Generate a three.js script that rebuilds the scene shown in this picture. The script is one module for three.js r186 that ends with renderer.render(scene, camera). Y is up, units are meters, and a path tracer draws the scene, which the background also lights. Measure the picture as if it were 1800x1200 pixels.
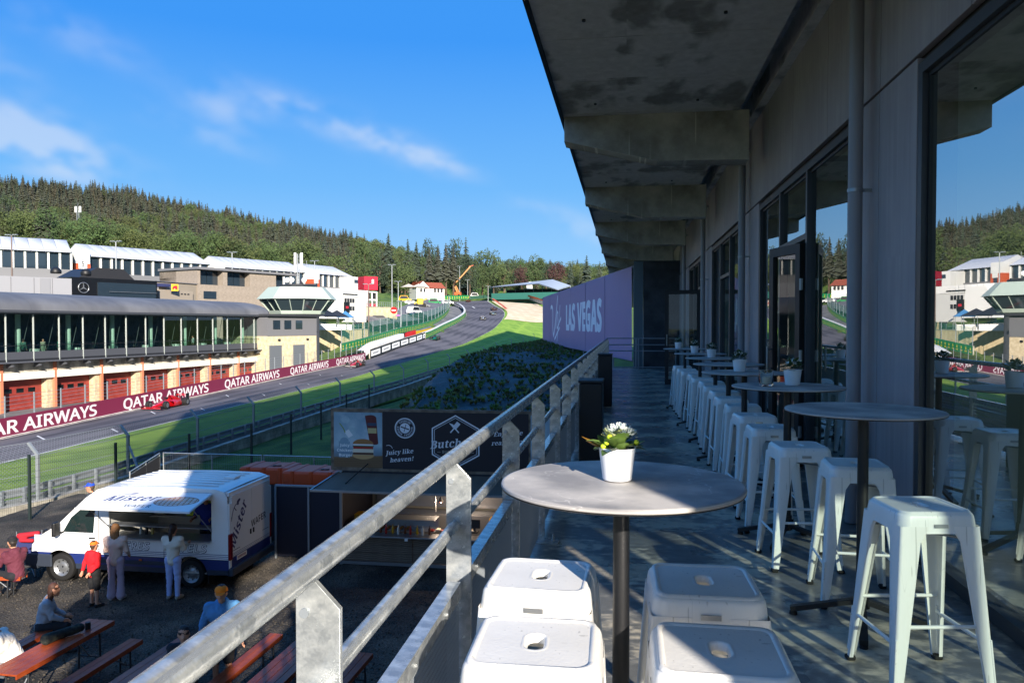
import * as THREE from 'three';
import { mergeGeometries, mergeVertices, toCreasedNormals } from 'three/addons/utils/BufferGeometryUtils.js';
import { RoundedBoxGeometry } from 'three/addons/geometries/RoundedBoxGeometry.js';

// ---------------------------------------------------------------- camera, sky, sun, exposure
const scene = new THREE.Scene();
const EYE = new THREE.Vector3(0, 1.53, 0), YAW = 0.147043, PITCH = 0.02222;
const camera = new THREE.PerspectiveCamera(47.925, 1024 / 682, 0.05, 4000);
const FW = new THREE.Vector3(-Math.sin(YAW) * Math.cos(PITCH), -Math.sin(PITCH), -Math.cos(YAW) * Math.cos(PITCH));
camera.position.copy(EYE); camera.lookAt(EYE.clone().add(FW)); camera.updateMatrixWorld();
const renderer = new THREE.WebGLRenderer({ antialias: true });
renderer.setSize(1024, 682); renderer.toneMapping = THREE.LinearToneMapping; renderer.toneMappingExposure = 1.98;
renderer.shadowMap.enabled = true;
const SUN_ALT = 21 * Math.PI / 180, SUN_AZ = 27 * Math.PI / 180;    // the sun stands behind the camera, to the right
const SUNDIR = new THREE.Vector3(Math.sin(SUN_AZ) * Math.cos(SUN_ALT), Math.sin(SUN_ALT), Math.cos(SUN_AZ) * Math.cos(SUN_ALT));
const sun = new THREE.DirectionalLight(new THREE.Color(1, 0.9, 0.78), 5);
sun.position.copy(SUNDIR).multiplyScalar(300); sun.castShadow = true;
sun.shadow.mapSize.set(4096, 4096);
Object.assign(sun.shadow.camera, { left: -220, right: 220, top: 220, bottom: -220, near: 1, far: 1200 });
scene.add(sun, sun.target);

// ---------------------------------------------------------------- random numbers and noise
let seed = 7;
const rnd = () => { seed = (seed * 1664525 + 1013904223) >>> 0; return seed / 4294967296; };
const rr = (a, b) => a + (b - a) * rnd();
const mix = (a, b, t) => a + (b - a) * t, clamp = (v, a = 0, b = 1) => Math.min(b, Math.max(a, v));
const sstep = (a, b, v) => { const t = clamp((v - a) / (b - a)); return t * t * (3 - 2 * t); };
const hash = (x, y, s = 0) => { let h = Math.imul(x | 0, 374761393) + Math.imul(y | 0, 668265263) + Math.imul(s | 0, 2147483647 ^ 0x5bd1e995); h = Math.imul(h ^ (h >>> 13), 1274126177); return ((h ^ (h >>> 16)) >>> 0) / 4294967296; };
function vnoise(x, y, p = 0, s = 0) {           // value noise, repeating every p cells if p is given
  const xi = Math.floor(x), yi = Math.floor(y), fx = x - xi, fy = y - yi, w = (v) => p ? ((v % p) + p) % p : v;
  const u = fx * fx * (3 - 2 * fx), v = fy * fy * (3 - 2 * fy);
  return mix(mix(hash(w(xi), w(yi), s), hash(w(xi + 1), w(yi), s), u), mix(hash(w(xi), w(yi + 1), s), hash(w(xi + 1), w(yi + 1), s), u), v);
}
function fbm(x, y, p = 0, oct = 4, s = 0) {
  let a = 0, k = 0.5, t = 0;
  for (let i = 0; i < oct; i++) { a += k * vnoise(x, y, p, s + i * 17); t += k; k *= 0.5; x *= 2; y *= 2; p *= 2; }
  return a / t;
}

{ // the sky: clear air, deeper blue upwards, with thin torn clouds all round
  const W = 1536, H = 768, d = new Float32Array(W * H * 4);
  const srgb = (c) => c.map((v) => Math.pow(v / 255, 2.2) / 1.9);
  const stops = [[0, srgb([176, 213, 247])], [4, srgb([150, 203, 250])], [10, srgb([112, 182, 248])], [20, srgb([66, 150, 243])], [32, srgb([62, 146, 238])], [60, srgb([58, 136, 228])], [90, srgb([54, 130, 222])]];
  const bank = [[-40, 11.2, 5, 1.7, 1.0], [-44, 12.5, 7, 2.4, 0.9], [-38, 18.0, 5, 1.4, 0.3], [-44, 16, 4, 1.4, 0.4], [-19, 13.6, 4.2, 1.2, 0.85], [-25, 15.2, 4, 1.1, 0.55], [-29, 14.6, 3, 1.2, 0.5], [-14.5, 12.0, 3.4, 0.9, 0.8], [-30, 12.8, 4, 1, 0.3], [-5, 8.0, 4, 0.9, 0.35], [-2, 6.4, 3, 0.8, 0.4]];
  for (let k = 0; k < 34; k++) bank.push([-60 - rnd() * 262, 5 + rnd() * 22, 4 + rnd() * 6, 1.0 + rnd() * 1.2, 0.3 + rnd() * 0.6]);
  for (let j = 0; j < H; j++) for (let i = 0; i < W; i++) {
    const el = ((j + 0.5) / H - 0.5) * 180, th = ((i + 0.5) / W - 0.5) * 2 * Math.PI, x = Math.cos(th), z = Math.sin(th);
    const az = Math.atan2(x, -z) * 180 / Math.PI;               // degrees to the right of -z
    let k = 0; while (k < stops.length - 2 && el > stops[k + 1][0]) k++;
    const t = clamp((el - stops[k][0]) / (stops[k + 1][0] - stops[k][0])), c = [0, 1, 2].map((n) => mix(stops[k][1][n], stops[k + 1][1][n], t));
    let m = 0;
    if (el > 0 && el < 40) {
      for (const [a, e, wa, we, s] of bank) { let da = az - a; da -= 360 * Math.round(da / 360); if (Math.abs(da) > wa * 2) continue; const q = (da / wa) ** 2 + ((el - e + da * 0.28) / we) ** 2; m += s * Math.exp(-q * 1.4); }
      const n1 = fbm(az * 0.32 + el * 0.25, el * 0.75, 0, 6, 3), n2 = fbm(az * 0.9 + 31, el * 1.7 + az * .3, 0, 5, 9);
      m = m * sstep(0.34, 0.78, n1 * 0.65 + n2 * 0.35 + m * 0.1) * 1.25;
    }
    m = clamp(m, 0, 0.85) * 0.5;
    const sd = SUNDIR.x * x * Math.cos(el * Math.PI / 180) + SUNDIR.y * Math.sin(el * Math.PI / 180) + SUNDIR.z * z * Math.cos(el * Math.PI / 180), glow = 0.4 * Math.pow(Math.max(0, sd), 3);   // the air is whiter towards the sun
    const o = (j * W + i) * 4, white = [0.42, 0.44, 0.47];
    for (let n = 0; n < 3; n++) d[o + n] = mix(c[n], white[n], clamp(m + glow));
    d[o + 3] = 1;
  }
  const sky = new THREE.DataTexture(d, W, H, THREE.RGBAFormat, THREE.FloatType);
  sky.mapping = THREE.EquirectangularReflectionMapping; sky.magFilter = sky.minFilter = THREE.LinearFilter; sky.wrapS = THREE.RepeatWrapping; sky.needsUpdate = true;
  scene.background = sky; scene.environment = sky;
}

// ---------------------------------------------------------------- building helpers
const V = (x, y, z) => new THREE.Vector3(x, y, z);
const RIGHT = new THREE.Vector3().crossVectors(FW, V(0, 1, 0)).normalize(), UPV = new THREE.Vector3().crossVectors(RIGHT, FW);
// survey: a sighted bearing (in the survey photo's units) and a distance give a point of the place
const at = (sx, sy, D) => EYE.clone().addScaledVector(FW, D).addScaledVector(RIGHT, (sx - 900) / 1350 * D).addScaledVector(UPV, -(sy - 600) / 1350 * D);
const used = new Map();
const numbered = (n) => { const k = used.get(n) ?? 0; used.set(n, k + 1); return k ? `${n}_${String(k).padStart(3, '0')}` : n; };
function uvBox(g) {                              // texture coordinates in metres, by the main direction of each face
  const p = g.attributes.position, n = g.attributes.normal, uv = new Float32Array(p.count * 2);
  for (let i = 0; i < p.count; i++) {
    const ax = Math.abs(n.getX(i)), ay = Math.abs(n.getY(i)), az = Math.abs(n.getZ(i)), x = p.getX(i), y = p.getY(i), z = p.getZ(i);
    if (ay >= ax && ay >= az) { uv[2 * i] = x; uv[2 * i + 1] = z; } else if (ax >= az) { uv[2 * i] = z; uv[2 * i + 1] = y; } else { uv[2 * i] = x; uv[2 * i + 1] = y; }
  }
  g.setAttribute('uv', new THREE.BufferAttribute(uv, 2)); return g;
}
const flat = (g) => { const r = g.index ? g.toNonIndexed() : g; r.userData.keepUV = g.userData.keepUV; for (const k of Object.keys(r.attributes)) if (!['position', 'normal', 'uv', 'color'].includes(k)) r.deleteAttribute(k); return r; };
function join(list) {
  const l = list.map(flat), keep = l.some((g) => g.userData.keepUV);
  for (const g of l) { if (!g.attributes.normal) g.computeVertexNormals(); if (!g.attributes.uv) uvBox(g); }
  const r = l.length > 1 ? mergeGeometries(l) : l[0]; r.userData.keepUV = keep; return r;
}
const rot = (g, rx = 0, ry = 0, rz = 0) => { if (rx) g.rotateX(rx); if (ry) g.rotateY(ry); if (rz) g.rotateZ(rz); return g; };
const box = (w, h, d, x = 0, y = 0, z = 0, rx = 0, ry = 0, rz = 0) => rot(new THREE.BoxGeometry(w, h, d), rx, ry, rz).translate(x, y, z);
const bx = (x0, x1, y0, y1, z0, z1) => box(Math.abs(x1 - x0), Math.abs(y1 - y0), Math.abs(z1 - z0), (x0 + x1) / 2, (y0 + y1) / 2, (z0 + z1) / 2);
const rbox = (w, h, d, r, x = 0, y = 0, z = 0, seg = 2) => new RoundedBoxGeometry(w, h, d, seg, Math.min(r, w / 2.01, h / 2.01, d / 2.01)).translate(x, y, z);
const cyl = (r0, r1, h, x = 0, y = 0, z = 0, n = 16, open = false) => new THREE.CylinderGeometry(r0, r1, h, n, 1, open).translate(x, y, z);   // r0 is the top
const sph = (r, x = 0, y = 0, z = 0, n = 12) => new THREE.SphereGeometry(r, n, Math.max(4, n * 0.7 | 0)).translate(x, y, z);
function rod(a, b, r, n = 10, r2 = r) {           // a bar between two points
  const d = b.clone().sub(a), L = d.length(), g = new THREE.CylinderGeometry(r2, r, L, n).translate(0, L / 2, 0);
  g.applyQuaternion(new THREE.Quaternion().setFromUnitVectors(V(0, 1, 0), d.normalize())); return g.translate(a.x, a.y, a.z);
}
function beam(a, b, w, h) {                      // a square bar between two points, h across the vertical plane
  const d = b.clone().sub(a), L = d.length(), g = new THREE.BoxGeometry(w, h, L); g.translate(0, 0, L / 2);
  const m = new THREE.Matrix4().lookAt(V(0, 0, 0), d.clone().negate(), Math.abs(d.y) / L > 0.99 ? V(1, 0, 0) : V(0, 1, 0)); g.applyMatrix4(m); return g.translate(a.x, a.y, a.z);
}
const tube = (pts, r, seg = 24, n = 8) => new THREE.TubeGeometry(new THREE.CatmullRomCurve3(pts), seg, r, n);
const lathe = (pts, n = 24) => new THREE.LatheGeometry(pts.map(([x, y]) => new THREE.Vector2(x, y)), n);
function shape(pts, holes = []) { const s = new THREE.Shape(pts.map(([x, y]) => new THREE.Vector2(x, y))); for (const h of holes) s.holes.push(new THREE.Path(h.map(([x, y]) => new THREE.Vector2(x, y)))); return s; }
const prism = (pts, depth, bevel = 0, holes = []) => new THREE.ExtrudeGeometry(shape(pts, holes), { depth, bevelEnabled: bevel > 0, bevelSize: bevel, bevelThickness: bevel, bevelSegments: 2, curveSegments: 8 });
function roundRect(w, h, r, n = 5) { const o = []; for (const [cx, cy, a] of [[w / 2 - r, h / 2 - r, 0], [-w / 2 + r, h / 2 - r, 1], [-w / 2 + r, -h / 2 + r, 2], [w / 2 - r, -h / 2 + r, 3]]) for (let i = 0; i <= n; i++) { const t = (a + i / n) * Math.PI / 2; o.push([cx + r * Math.cos(t), cy + r * Math.sin(t)]); } return o; }
function sheet(rows) {                           // a surface through rows of points
  const n = rows[0].length, p = [], ix = [];
  rows.forEach((r) => r.forEach((v) => p.push(v.x, v.y, v.z)));
  for (let i = 0; i < rows.length - 1; i++) for (let j = 0; j < n - 1; j++) { const a = i * n + j, b = a + 1, c = a + n, d = c + 1; ix.push(a, c, b, b, c, d); }
  const g = new THREE.BufferGeometry(); g.setAttribute('position', new THREE.Float32BufferAttribute(p, 3)); g.setIndex(ix); g.computeVertexNormals();
  const uv = new Float32Array(p.length / 3 * 2); for (let i = 0; i < p.length / 3; i++) { uv[2 * i] = p[3 * i]; uv[2 * i + 1] = p[3 * i + 2]; }
  g.setAttribute('uv', new THREE.BufferAttribute(uv, 2)); g.userData.keepUV = true; return g;
}
// a printed rectangle: lower left, lower right, upper left corner; the print runs once over it (or nu times)
function printed(a, b, c, nu = 1) {
  const d = b.clone().add(c).sub(a), g = new THREE.BufferGeometry();
  g.setAttribute('position', new THREE.Float32BufferAttribute([a, b, d, a, d, c].flatMap((v) => v.toArray()), 3));
  g.setAttribute('uv', new THREE.Float32BufferAttribute([0, 0, nu, 0, nu, 1, 0, 0, nu, 1, 0, 1], 2)); g.computeVertexNormals(); g.userData.keepUV = true; return g;
}
function mesh(name, geo, m, parent = scene, label) {
  const list = Array.isArray(geo) ? geo : [geo];
  let g = join(list); if (!g.userData.keepUV) uvBox(g);
  const o = new THREE.Mesh(g, m); o.name = parent === scene ? numbered(name) : name; o.castShadow = o.receiveShadow = true; parent.add(o);
  if (label) o.userData.label = label; return o;
}
function thing(name, label, category, [x, y, z] = [0, 0, 0], turn = 0, group) {
  const o = new THREE.Group(); o.name = numbered(name); scene.add(o); o.position.set(x, y, z); o.rotation.y = turn;
  o.userData = { label, category }; if (group) o.userData.group = group; return o;
}
function tag(o, label, category, group) { o.userData = { label, category }; if (group) o.userData.group = group; return o; }
function struct(name, geo, m) { const o = mesh(name, geo, m); o.userData = { kind: 'structure' }; return o; }
function dup(root, [x, y, z], turn, label, group) {
  const r = root.clone(); r.name = numbered(root.name.replace(/_\d+$/, '')); scene.add(r); r.position.set(x, y, z); r.rotation.y = turn;
  r.userData = { ...root.userData, label }; if (group) r.userData.group = group; return r;
}

// ---------------------------------------------------------------- materials
function tex(n, fn, rep = 1, srgb = true) {       // n x n texture from fn(u, v) -> [r, g, b] in 0..255, rep repeats a metre
  const d = new Uint8Array(n * n * 4);
  for (let j = 0; j < n; j++) for (let i = 0; i < n; i++) { const c = fn(i / n, j / n), o = (j * n + i) * 4; for (let k = 0; k < 3; k++) d[o + k] = clamp(c[k], 0, 255); d[o + 3] = 255; }
  const t = new THREE.DataTexture(d, n, n); t.wrapS = t.wrapT = THREE.RepeatWrapping; t.magFilter = THREE.LinearFilter; t.minFilter = THREE.LinearMipmapLinearFilter; t.generateMipmaps = true;
  if (srgb) t.colorSpace = THREE.SRGBColorSpace; t.repeat.set(rep, rep); t.needsUpdate = true; return t;
}
const grey = (v) => [v, v, v], lerp3 = (a, b, t) => [mix(a[0], b[0], t), mix(a[1], b[1], t), mix(a[2], b[2], t)];
function print(w, h, draw, clampEdges = true) {   // lettering and pictures that are printed on flat things
  const c = document.createElement('canvas'); c.width = w; c.height = h; const x = c.getContext('2d'); draw(x, w, h);
  const t = new THREE.CanvasTexture(c); t.colorSpace = THREE.SRGBColorSpace; t.magFilter = THREE.LinearFilter; t.wrapT = THREE.ClampToEdgeWrapping; t.wrapS = clampEdges ? THREE.ClampToEdgeWrapping : THREE.RepeatWrapping; return t;
}
const mat = (color, roughness = 0.6, o = {}) => { const m = new THREE.MeshPhysicalMaterial({ color, roughness, metalness: 0, side: THREE.DoubleSide, ...o }); return m; };
const grain = tex(256, (u, v) => grey(120 + 110 * (fbm(u * 16, v * 16, 16, 4, 5) - 0.5) + 50 * (hash(u * 256, v * 256, 3) - 0.5)), 1.3, false);
const fine = tex(256, (u, v) => grey(128 + 150 * (fbm(u * 40, v * 40, 40, 3, 8) - 0.5)), 4, false);
const tinted = (c0, c1, f = 8, rep = 0.5, s = 1, spread = 1.6, speck = 0) => tex(512, (u, v) => { const n = clamp((fbm(u * f, v * f, f, 6, s) - 0.5) * spread + 0.5); const k = speck * (hash(u * 512, v * 512, s) - 0.5); const c = lerp3(c0, c1, n); return [c[0] + k, c[1] + k, c[2] + k]; }, rep);
const worn = (c0, c1, rough, o = {}) => mat(0xffffff, rough, { map: tinted(c0, c1, o.f ?? 8, o.rep ?? 0.5, o.s ?? 1, o.spread ?? 1.6, o.speck ?? 0), bumpMap: o.bump === 0 ? null : grain, bumpScale: o.bump ?? 0.002, ...(o.m ?? {}) });
const MT = {
  white: mat(0xffffff, 0.42, { map: tex(1024, (u, v) => { const a = fbm(u * 7, v * 7, 7, 5, 3), sc = (1 - sstep(0, 0.006, Math.abs(fbm(u * 5 + 2, v * 9, 0, 4, 9) - 0.5))) * sstep(0.55, 0.7, fbm(u * 9, v * 9, 9, 3, 14)), ch = sstep(0.79, 0.83, fbm(u * 60, v * 60, 60, 2, 19)); const k = 12 * (a - 0.5) - 18 * sc - 32 * ch * sstep(0.5, 0.62, a); return [232 + k, 231 + k, 226 + k]; }, 1.6), bumpMap: fine, bumpScale: 0.0008, clearcoat: 0.25, clearcoatRoughness: 0.35 }),
  rubber: mat(0x151515, 0.8), black: mat(0x17181a, 0.5, { bumpMap: fine, bumpScale: 0.0004 }), dark: mat(0x24262a, 0.55), steel: mat(0x9a9ea2, 0.35, { metalness: 0.7 }),
  galv: mat(0xffffff, 0.4, { metalness: 0.45, map: tex(512, (u, v) => { const a = fbm(u * 9, v * 30, 0, 4, 2), b = vnoise(u * 46, v * 46, 46, 4), c = hash(u * 60 + 3 * b, v * 60 + 3 * a, 5); return lerp3([146, 152, 155], [196, 200, 199], clamp((fbm(u * 12 + b * 0.7, v * 12, 12, 5, 6) - 0.5) * 1.9 + 0.5 + 0.2 * (c - 0.5))); }, 3), roughnessMap: tex(256, (u, v) => grey(150 + 150 * (fbm(u * 10, v * 10, 10, 4, 12) - 0.5)), 3, false), bumpMap: grain, bumpScale: 0.0015 }),
  galvfar: mat(0x8f969b, 0.5, { metalness: 0.3 }),
  concrete: mat(0xffffff, 0.85, { map: tex(1024, (u, v) => { const a = fbm(u * 5, v * 5, 5, 6, 11), b = fbm(u * 12 + a, v * 5, 0, 5, 12), w = sstep(0.5, 0.62, b * 0.6 + a * 0.42), k = 16 * (hash(u * 1024, v * 1024, 4) - 0.5) + 26 * (fbm(u * 64, v * 64, 64, 3, 13) - 0.5), f = 7 * (Math.abs(Math.sin(v * 20)) < 0.03 ? -1 : 0); const c = lerp3([198, 195, 188], [128, 126, 118], w * 0.85); return [c[0] + k + f, c[1] + k + f, c[2] + k + f]; }, 0.22), bumpMap: grain, bumpScale: 0.004 }),
  beam: mat(0xffffff, 0.85, { map: tex(1024, (u, v) => { const a = fbm(u * 6, v * 6, 6, 6, 15), k = 18 * (hash(u * 1024, v * 1024, 6) - 0.5) + 20 * (fbm(u * 50, v * 50, 50, 3, 16) - 0.5), st = sstep(0.80, 0.88, vnoise(u * 90, v * 1.5, 0, 17)) * sstep(0.45, 0.6, vnoise(u * 14, v * 3, 0, 18)); const c = lerp3([134, 130, 119], [190, 185, 171], clamp((a - 0.5) * 2.4 + 0.5)); return [c[0] + k + 44 * st, c[1] + k + 44 * st, c[2] + k + 40 * st]; }, 0.3), bumpMap: grain, bumpScale: 0.005 }),
  floor: mat(0xffffff, 0.4, { map: tex(1024, (u, v) => { const a = fbm(u * 6, v * 6, 6, 6, 21), b = fbm(u * 40, v * 60, 20, 4, 22), s = sstep(0.5, 0.68, a * 0.7 + b * 0.35); const c = lerp3([116, 116, 114], [198, 185, 162], s * 0.9); const k = 34 * (b - 0.5) + 14 * (hash(u * 1024, v * 1024, 2) - 0.5); return [c[0] + k, c[1] + k, c[2] + k]; }, 0.42), roughnessMap: tex(512, (u, v) => grey(105 + 190 * fbm(u * 8, v * 8, 8, 5, 23)), 0.42, false), bumpMap: grain, bumpScale: 0.0015 }),
  panel: mat(0xffffff, 0.6, { map: tex(512, (u, v) => { const c = lerp3([140, 134, 137], [154, 147, 149], clamp((fbm(u * 60, v * 3, 60, 4, 31) - 0.5) * 1.5 + 0.5)); const k = 22 * (fbm(u * 5, v * 5, 5, 4, 32) - 0.5); return [c[0] + k, c[1] + k, c[2] + k]; }, 0.5), bumpMap: grain, bumpScale: 0.0008 }),
  frame: mat(0x3b3e42, 0.45, { metalness: 0.2 }), framedark: mat(0x1b1d1f, 0.5), pipe: mat(0x8d8c90, 0.5),
  glass: mat(new THREE.Color(0.72, 0.88, 0.80), 0.0, { transmission: 1, thickness: 0, ior: 8.5, specularIntensity: 1 }),
  doorglass: mat(new THREE.Color(0.6, 0.7, 0.66), 0.0, { transmission: 1, thickness: 0, ior: 1.5 }),
  clear: mat(0xf4f8f8, 0.02, { transmission: 1, thickness: 0, ior: 1.5 }),
  tabletop: mat(0xffffff, 0.62, { map: tex(1024, (u, v) => { const a = fbm(u * 5, v * 5, 5, 6, 41), b = Math.abs(fbm(u * 6, v * 6, 6, 5, 42) - 0.5), c2 = fbm(u * 3, v * 3, 3, 3, 43), vein = (1 - sstep(0, 0.014, b)) * sstep(0.45, 0.6, c2), k = 12 * (hash(u * 1024, v * 1024, 7) - 0.5); const c = lerp3([148, 146, 145], [204, 199, 192], clamp((a - 0.5) * 2.4 + 0.5)); return [c[0] + k + 34 * vein, c[1] + k + 34 * vein, c[2] + k + 32 * vein]; }, 1.1), bumpMap: grain, bumpScale: 0.0006 }),
  pot: mat(0xe8eaec, 0.3, { clearcoat: 0.3 }),
  ceilingpaint: mat(0xb7b8b6, 0.8), roomwall: mat(0x93a19c, 0.8),
};

// ================================================================ the ground, the track
const COURT = -4.6;
const lineOf = (a, b) => (t) => a.clone().lerp(b, t);
const Lst = lineOf(at(0, 772, 48), at(640, 634, 123)), Rst = lineOf(at(0, 815, 40), at(600, 668, 93));
const Lp = [Lst(-1.2), Lst(-0.5), Lst(0), Lst(0.25), Lst(0.5), Lst(0.75), Lst(1), ...[[700, 612, 144], [735, 600.5, 160], [760, 590.5, 177], [785, 577, 198], [805, 567, 216], [819, 556, 238], [817, 547, 258], [810, 541, 274], [803, 538, 286], [797, 534, 298], [792, 529, 312]].map((a) => at(...a))];
const Rp = [Rst(-1.9), Rst(-0.8), Rst(0), Rst(0.3), Rst(0.6), Rst(0.85), Rst(1.08), ...[[670, 648, 111], [720, 634, 128], [765, 620, 148], [813, 605, 177], [850, 588, 197], [868, 577.5, 212], [882, 563, 230], [887, 553, 247], [884, 545, 262], [871, 537.5, 282], [857, 528.5, 308]].map((a) => at(...a))];
const rail = (pts, n) => { const c = new THREE.CatmullRomCurve3(pts, false, 'centripetal'); return (t) => c.getPoint(t); };
const LC = rail(Lp), RC = rail(Rp);
// the fence line between the lawn and the courtyard
const Fp = [[-420, 1120, 17.5], [0, 925, 25.6], [218, 850, 31.5], [440, 776, 44], [596, 730, 58], [710, 697, 72], [790, 662, 99], [823, 641, 113], [874, 618, 145], [899, 612, 165], [920, 608, 185], [939, 605, 205], [985, 592, 226], [1010, 572, 250], [1020, 555, 275], [1020, 540, 305]].map((a) => at(...a));
Fp.unshift(Fp[1].clone().addScaledVector(Lst(1).sub(Lst(0)).normalize(), -75)); Fp.splice(1, 1);
const FC = rail(Fp);
const NT = 90, stations = Array.from({ length: NT + 1 }, (_, i) => i / NT);
const lift = (v, d) => V(v.x, v.y + d, v.z);

// terrain: a height field through surveyed heights
const ctrl = [];
for (let i = 0; i <= 24; i++) { const t = i / 24, l = LC(t), r = RC(t), f = FC(t); ctrl.push([l.x, l.y - 1.2, l.z], [r.x, r.y - 1.2, r.z], [(l.x + r.x) / 2, (l.y + r.y) / 2 - 1.2, (l.z + r.z) / 2], [f.x, f.y - 1.2, f.z], [(f.x + r.x) / 2, (f.y + r.y) / 2 - 1.4, (f.z + r.z) / 2]); }
for (const [x, z] of [[-10, -10], [-15, -15], [-5, -20], [0, 0], [10, 0], [10, -30], [0, 30], [-15, 10], [30, 0], [30, -60], [20, 60], [-20, 40], [60, 0], [100, -60], [90, 80], [0, 120], [-80, 60], [-60, 110]]) ctrl.push([x, -5.6, z]);
const sight = (l) => l.forEach((a) => { const p = at(...a); ctrl.push([p.x, p.y, p.z]); });
sight([[-200, 770, 62], [28, 735, 66], [250, 705, 80], [453, 676, 99], [540, 650, 112], [-300, 760, 80], [0, 640, 84], [150, 610, 92], [300, 600, 102], [430, 620, 112], [520, 628, 122], [560, 640, 118], [600, 628, 130], [645, 615, 140], [560, 588, 150], [615, 584, 165], [0, 545, 118], [150, 540, 130], [350, 540, 150], [480, 545, 160], [600, 560, 165], [650, 575, 160], [700, 575, 175], [745, 562, 195], [775, 548, 228], [780, 538, 270],
  [-100, 500, 140], [60, 505, 145], [200, 510, 155], [365, 520, 172], [500, 525, 195], [600, 530, 215], [690, 528, 250], [730, 526, 290], [640, 520, 260],
  [-200, 420, 260], [0, 428, 260], [200, 450, 260], [350, 468, 262], [500, 484, 270], [620, 505, 290], [700, 515, 320], [760, 520, 345], [850, 521, 350], [960, 520, 350], [1080, 530, 350],
  [-250, 387, 400], [0, 394, 400], [300, 429, 400], [500, 459, 400], [620, 486, 400], [700, 503, 420], [850, 508, 430], [1000, 510, 430], [1200, 520, 430],
  [-300, 360, 520], [-100, 365, 520], [0, 367, 520], [100, 371, 520], [200, 376, 520], [330, 399, 520], [400, 415, 520], [500, 436, 520], [600, 456, 520], [660, 480, 540], [750, 486, 560], [900, 494, 560], [1050, 500, 560], [1300, 510, 560],
  [-300, 420, 800], [0, 430, 800], [300, 450, 800], [600, 490, 800], [900, 510, 800], [1300, 530, 800], [-400, 470, 1400], [400, 520, 1400], [1200, 540, 1400]]);
ctrl.push([250, 0, -250], [400, 5, -600], [300, -5, 100], [600, 0, 0], [-400, 30, 150], [-300, 40, -60], [-600, 70, -200], [-900, 60, 100], [0, -5, 500], [600, 0, 600], [-600, 20, 600]);
function groundY(x, z) {
  let s = 0, w = 0;
  for (const [cx, cy, cz] of ctrl) { const d2 = (x - cx) ** 2 + (z - cz) ** 2 + 4, k = 1 / (d2 * d2); s += k * cy; w += k; }
  return s / w;
}
const grassMap = tex(512, (u, v) => { const a = fbm(u * 6, v * 6, 6, 5, 51), b = hash(u * 512, v * 512, 52), c = lerp3([58, 88, 26], [104, 128, 46], clamp((a - 0.5) * 1.8 + 0.5)); const k = 34 * (b - 0.5); return [c[0] + k, c[1] + k, c[2] + k * 0.6]; }, 0.12);
const lawnMap = tex(1024, (u, v) => { const a = fbm(u * 8, v * 8, 8, 6, 53), b = hash(u * 1024, v * 1024, 54), s = fbm(u * 90, v * 14, 2, 3, 55); const c = lerp3([80, 124, 32], [144, 174, 62], clamp((a * 0.6 + s * 0.4 - 0.5) * 2 + 0.5)); const k = 30 * (b - 0.5); return [c[0] + k, c[1] + k, c[2] + k * 0.5]; }, 0.09);
const bumpGrass = tex(256, (u, v) => grey(255 * hash(u * 256, v * 256, 56)), 0.9, false);
const MG = {
  ground: mat(0xffffff, 0.95, { map: grassMap, bumpMap: bumpGrass, bumpScale: 0.03 }),
  lawn: mat(0xffffff, 0.9, { map: lawnMap, bumpMap: bumpGrass, bumpScale: 0.04 }),
  asphalt: mat(0xffffff, 0.85, { map: tex(1024, (u, v) => { const a = fbm(u * 24, v * 2, 2, 4, 61), b = fbm(u * 6, v * 6, 6, 5, 62), k = 20 * (hash(u * 1024, v * 1024, 61) - 0.5), d = sstep(0.52, 0.66, a); const c = lerp3([96, 93, 97], [60, 58, 63], clamp(d * 0.8 + (b - 0.5) * 0.9)); return [c[0] + k, c[1] + k, c[2] + k]; }, 0.05), bumpMap: grain, bumpScale: 0.004 }),
  paddock: worn([92, 92, 94], [126, 124, 122], 0.85, { f: 6, rep: 0.06, s: 62, spread: 2, bump: 0.004, speck: 12 }),
  line: worn([196, 196, 192], [232, 231, 226], 0.7, { f: 8, rep: 0.4, s: 63 }),
  gravelpit: worn([196, 176, 140], [226, 208, 176], 0.95, { f: 8, rep: 0.08, s: 64, bump: 0.02, speck: 26 }),
  court: mat(0xffffff, 0.95, { map: tex(1024, (u, v) => { const a = fbm(u * 6, v * 6, 6, 6, 65), b = vnoise(u * 400, v * 400, 400, 66), d = hash(u * 1024, v * 1024, 67); const c = lerp3([34, 32, 29], [92, 83, 70], clamp((a - 0.5) * 2.4 + 0.45)); const k = 62 * (b - 0.5) + 40 * (d - 0.5); return [c[0] + k, c[1] + k, c[2] + k * 0.95]; }, 0.2), bumpMap: tex(512, (u, v) => grey(255 * vnoise(u * 200, v * 200, 200, 68)), 0.2, false), bumpScale: 0.03 }),
};
{ // the base terrain: dense near, coarse far away
  const xs = [], zs = [];
  for (let x = -1500; x <= 1300; x += Math.abs(x + 60) < 240 ? 8 : 28) xs.push(x);
  for (let z = 700; z >= -1700; z -= z < 40 && z > -620 ? 8 : 40) zs.push(z);
  struct('ground', sheet(zs.map((z) => xs.map((x) => V(x, groundY(x, z), z)))), MG.ground);
}
struct('race_track', sheet(stations.map((t) => { const l = LC(t), r = RC(t); return [lift(l, 0), l.clone().lerp(r, 0.33), l.clone().lerp(r, 0.67), lift(r, 0)]; })), MG.asphalt);
struct('lawn', sheet(stations.map((t) => { const r = RC(t), f = FC(t); return [0, 0.25, 0.5, 0.75, 1].map((k) => lift(r.clone().lerp(f, k), k ? -0.05 : -0.004)); })), MG.lawn);
const across = (t) => { const d = RC(t).sub(LC(t)); d.y = 0; return d.normalize(); };
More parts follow.
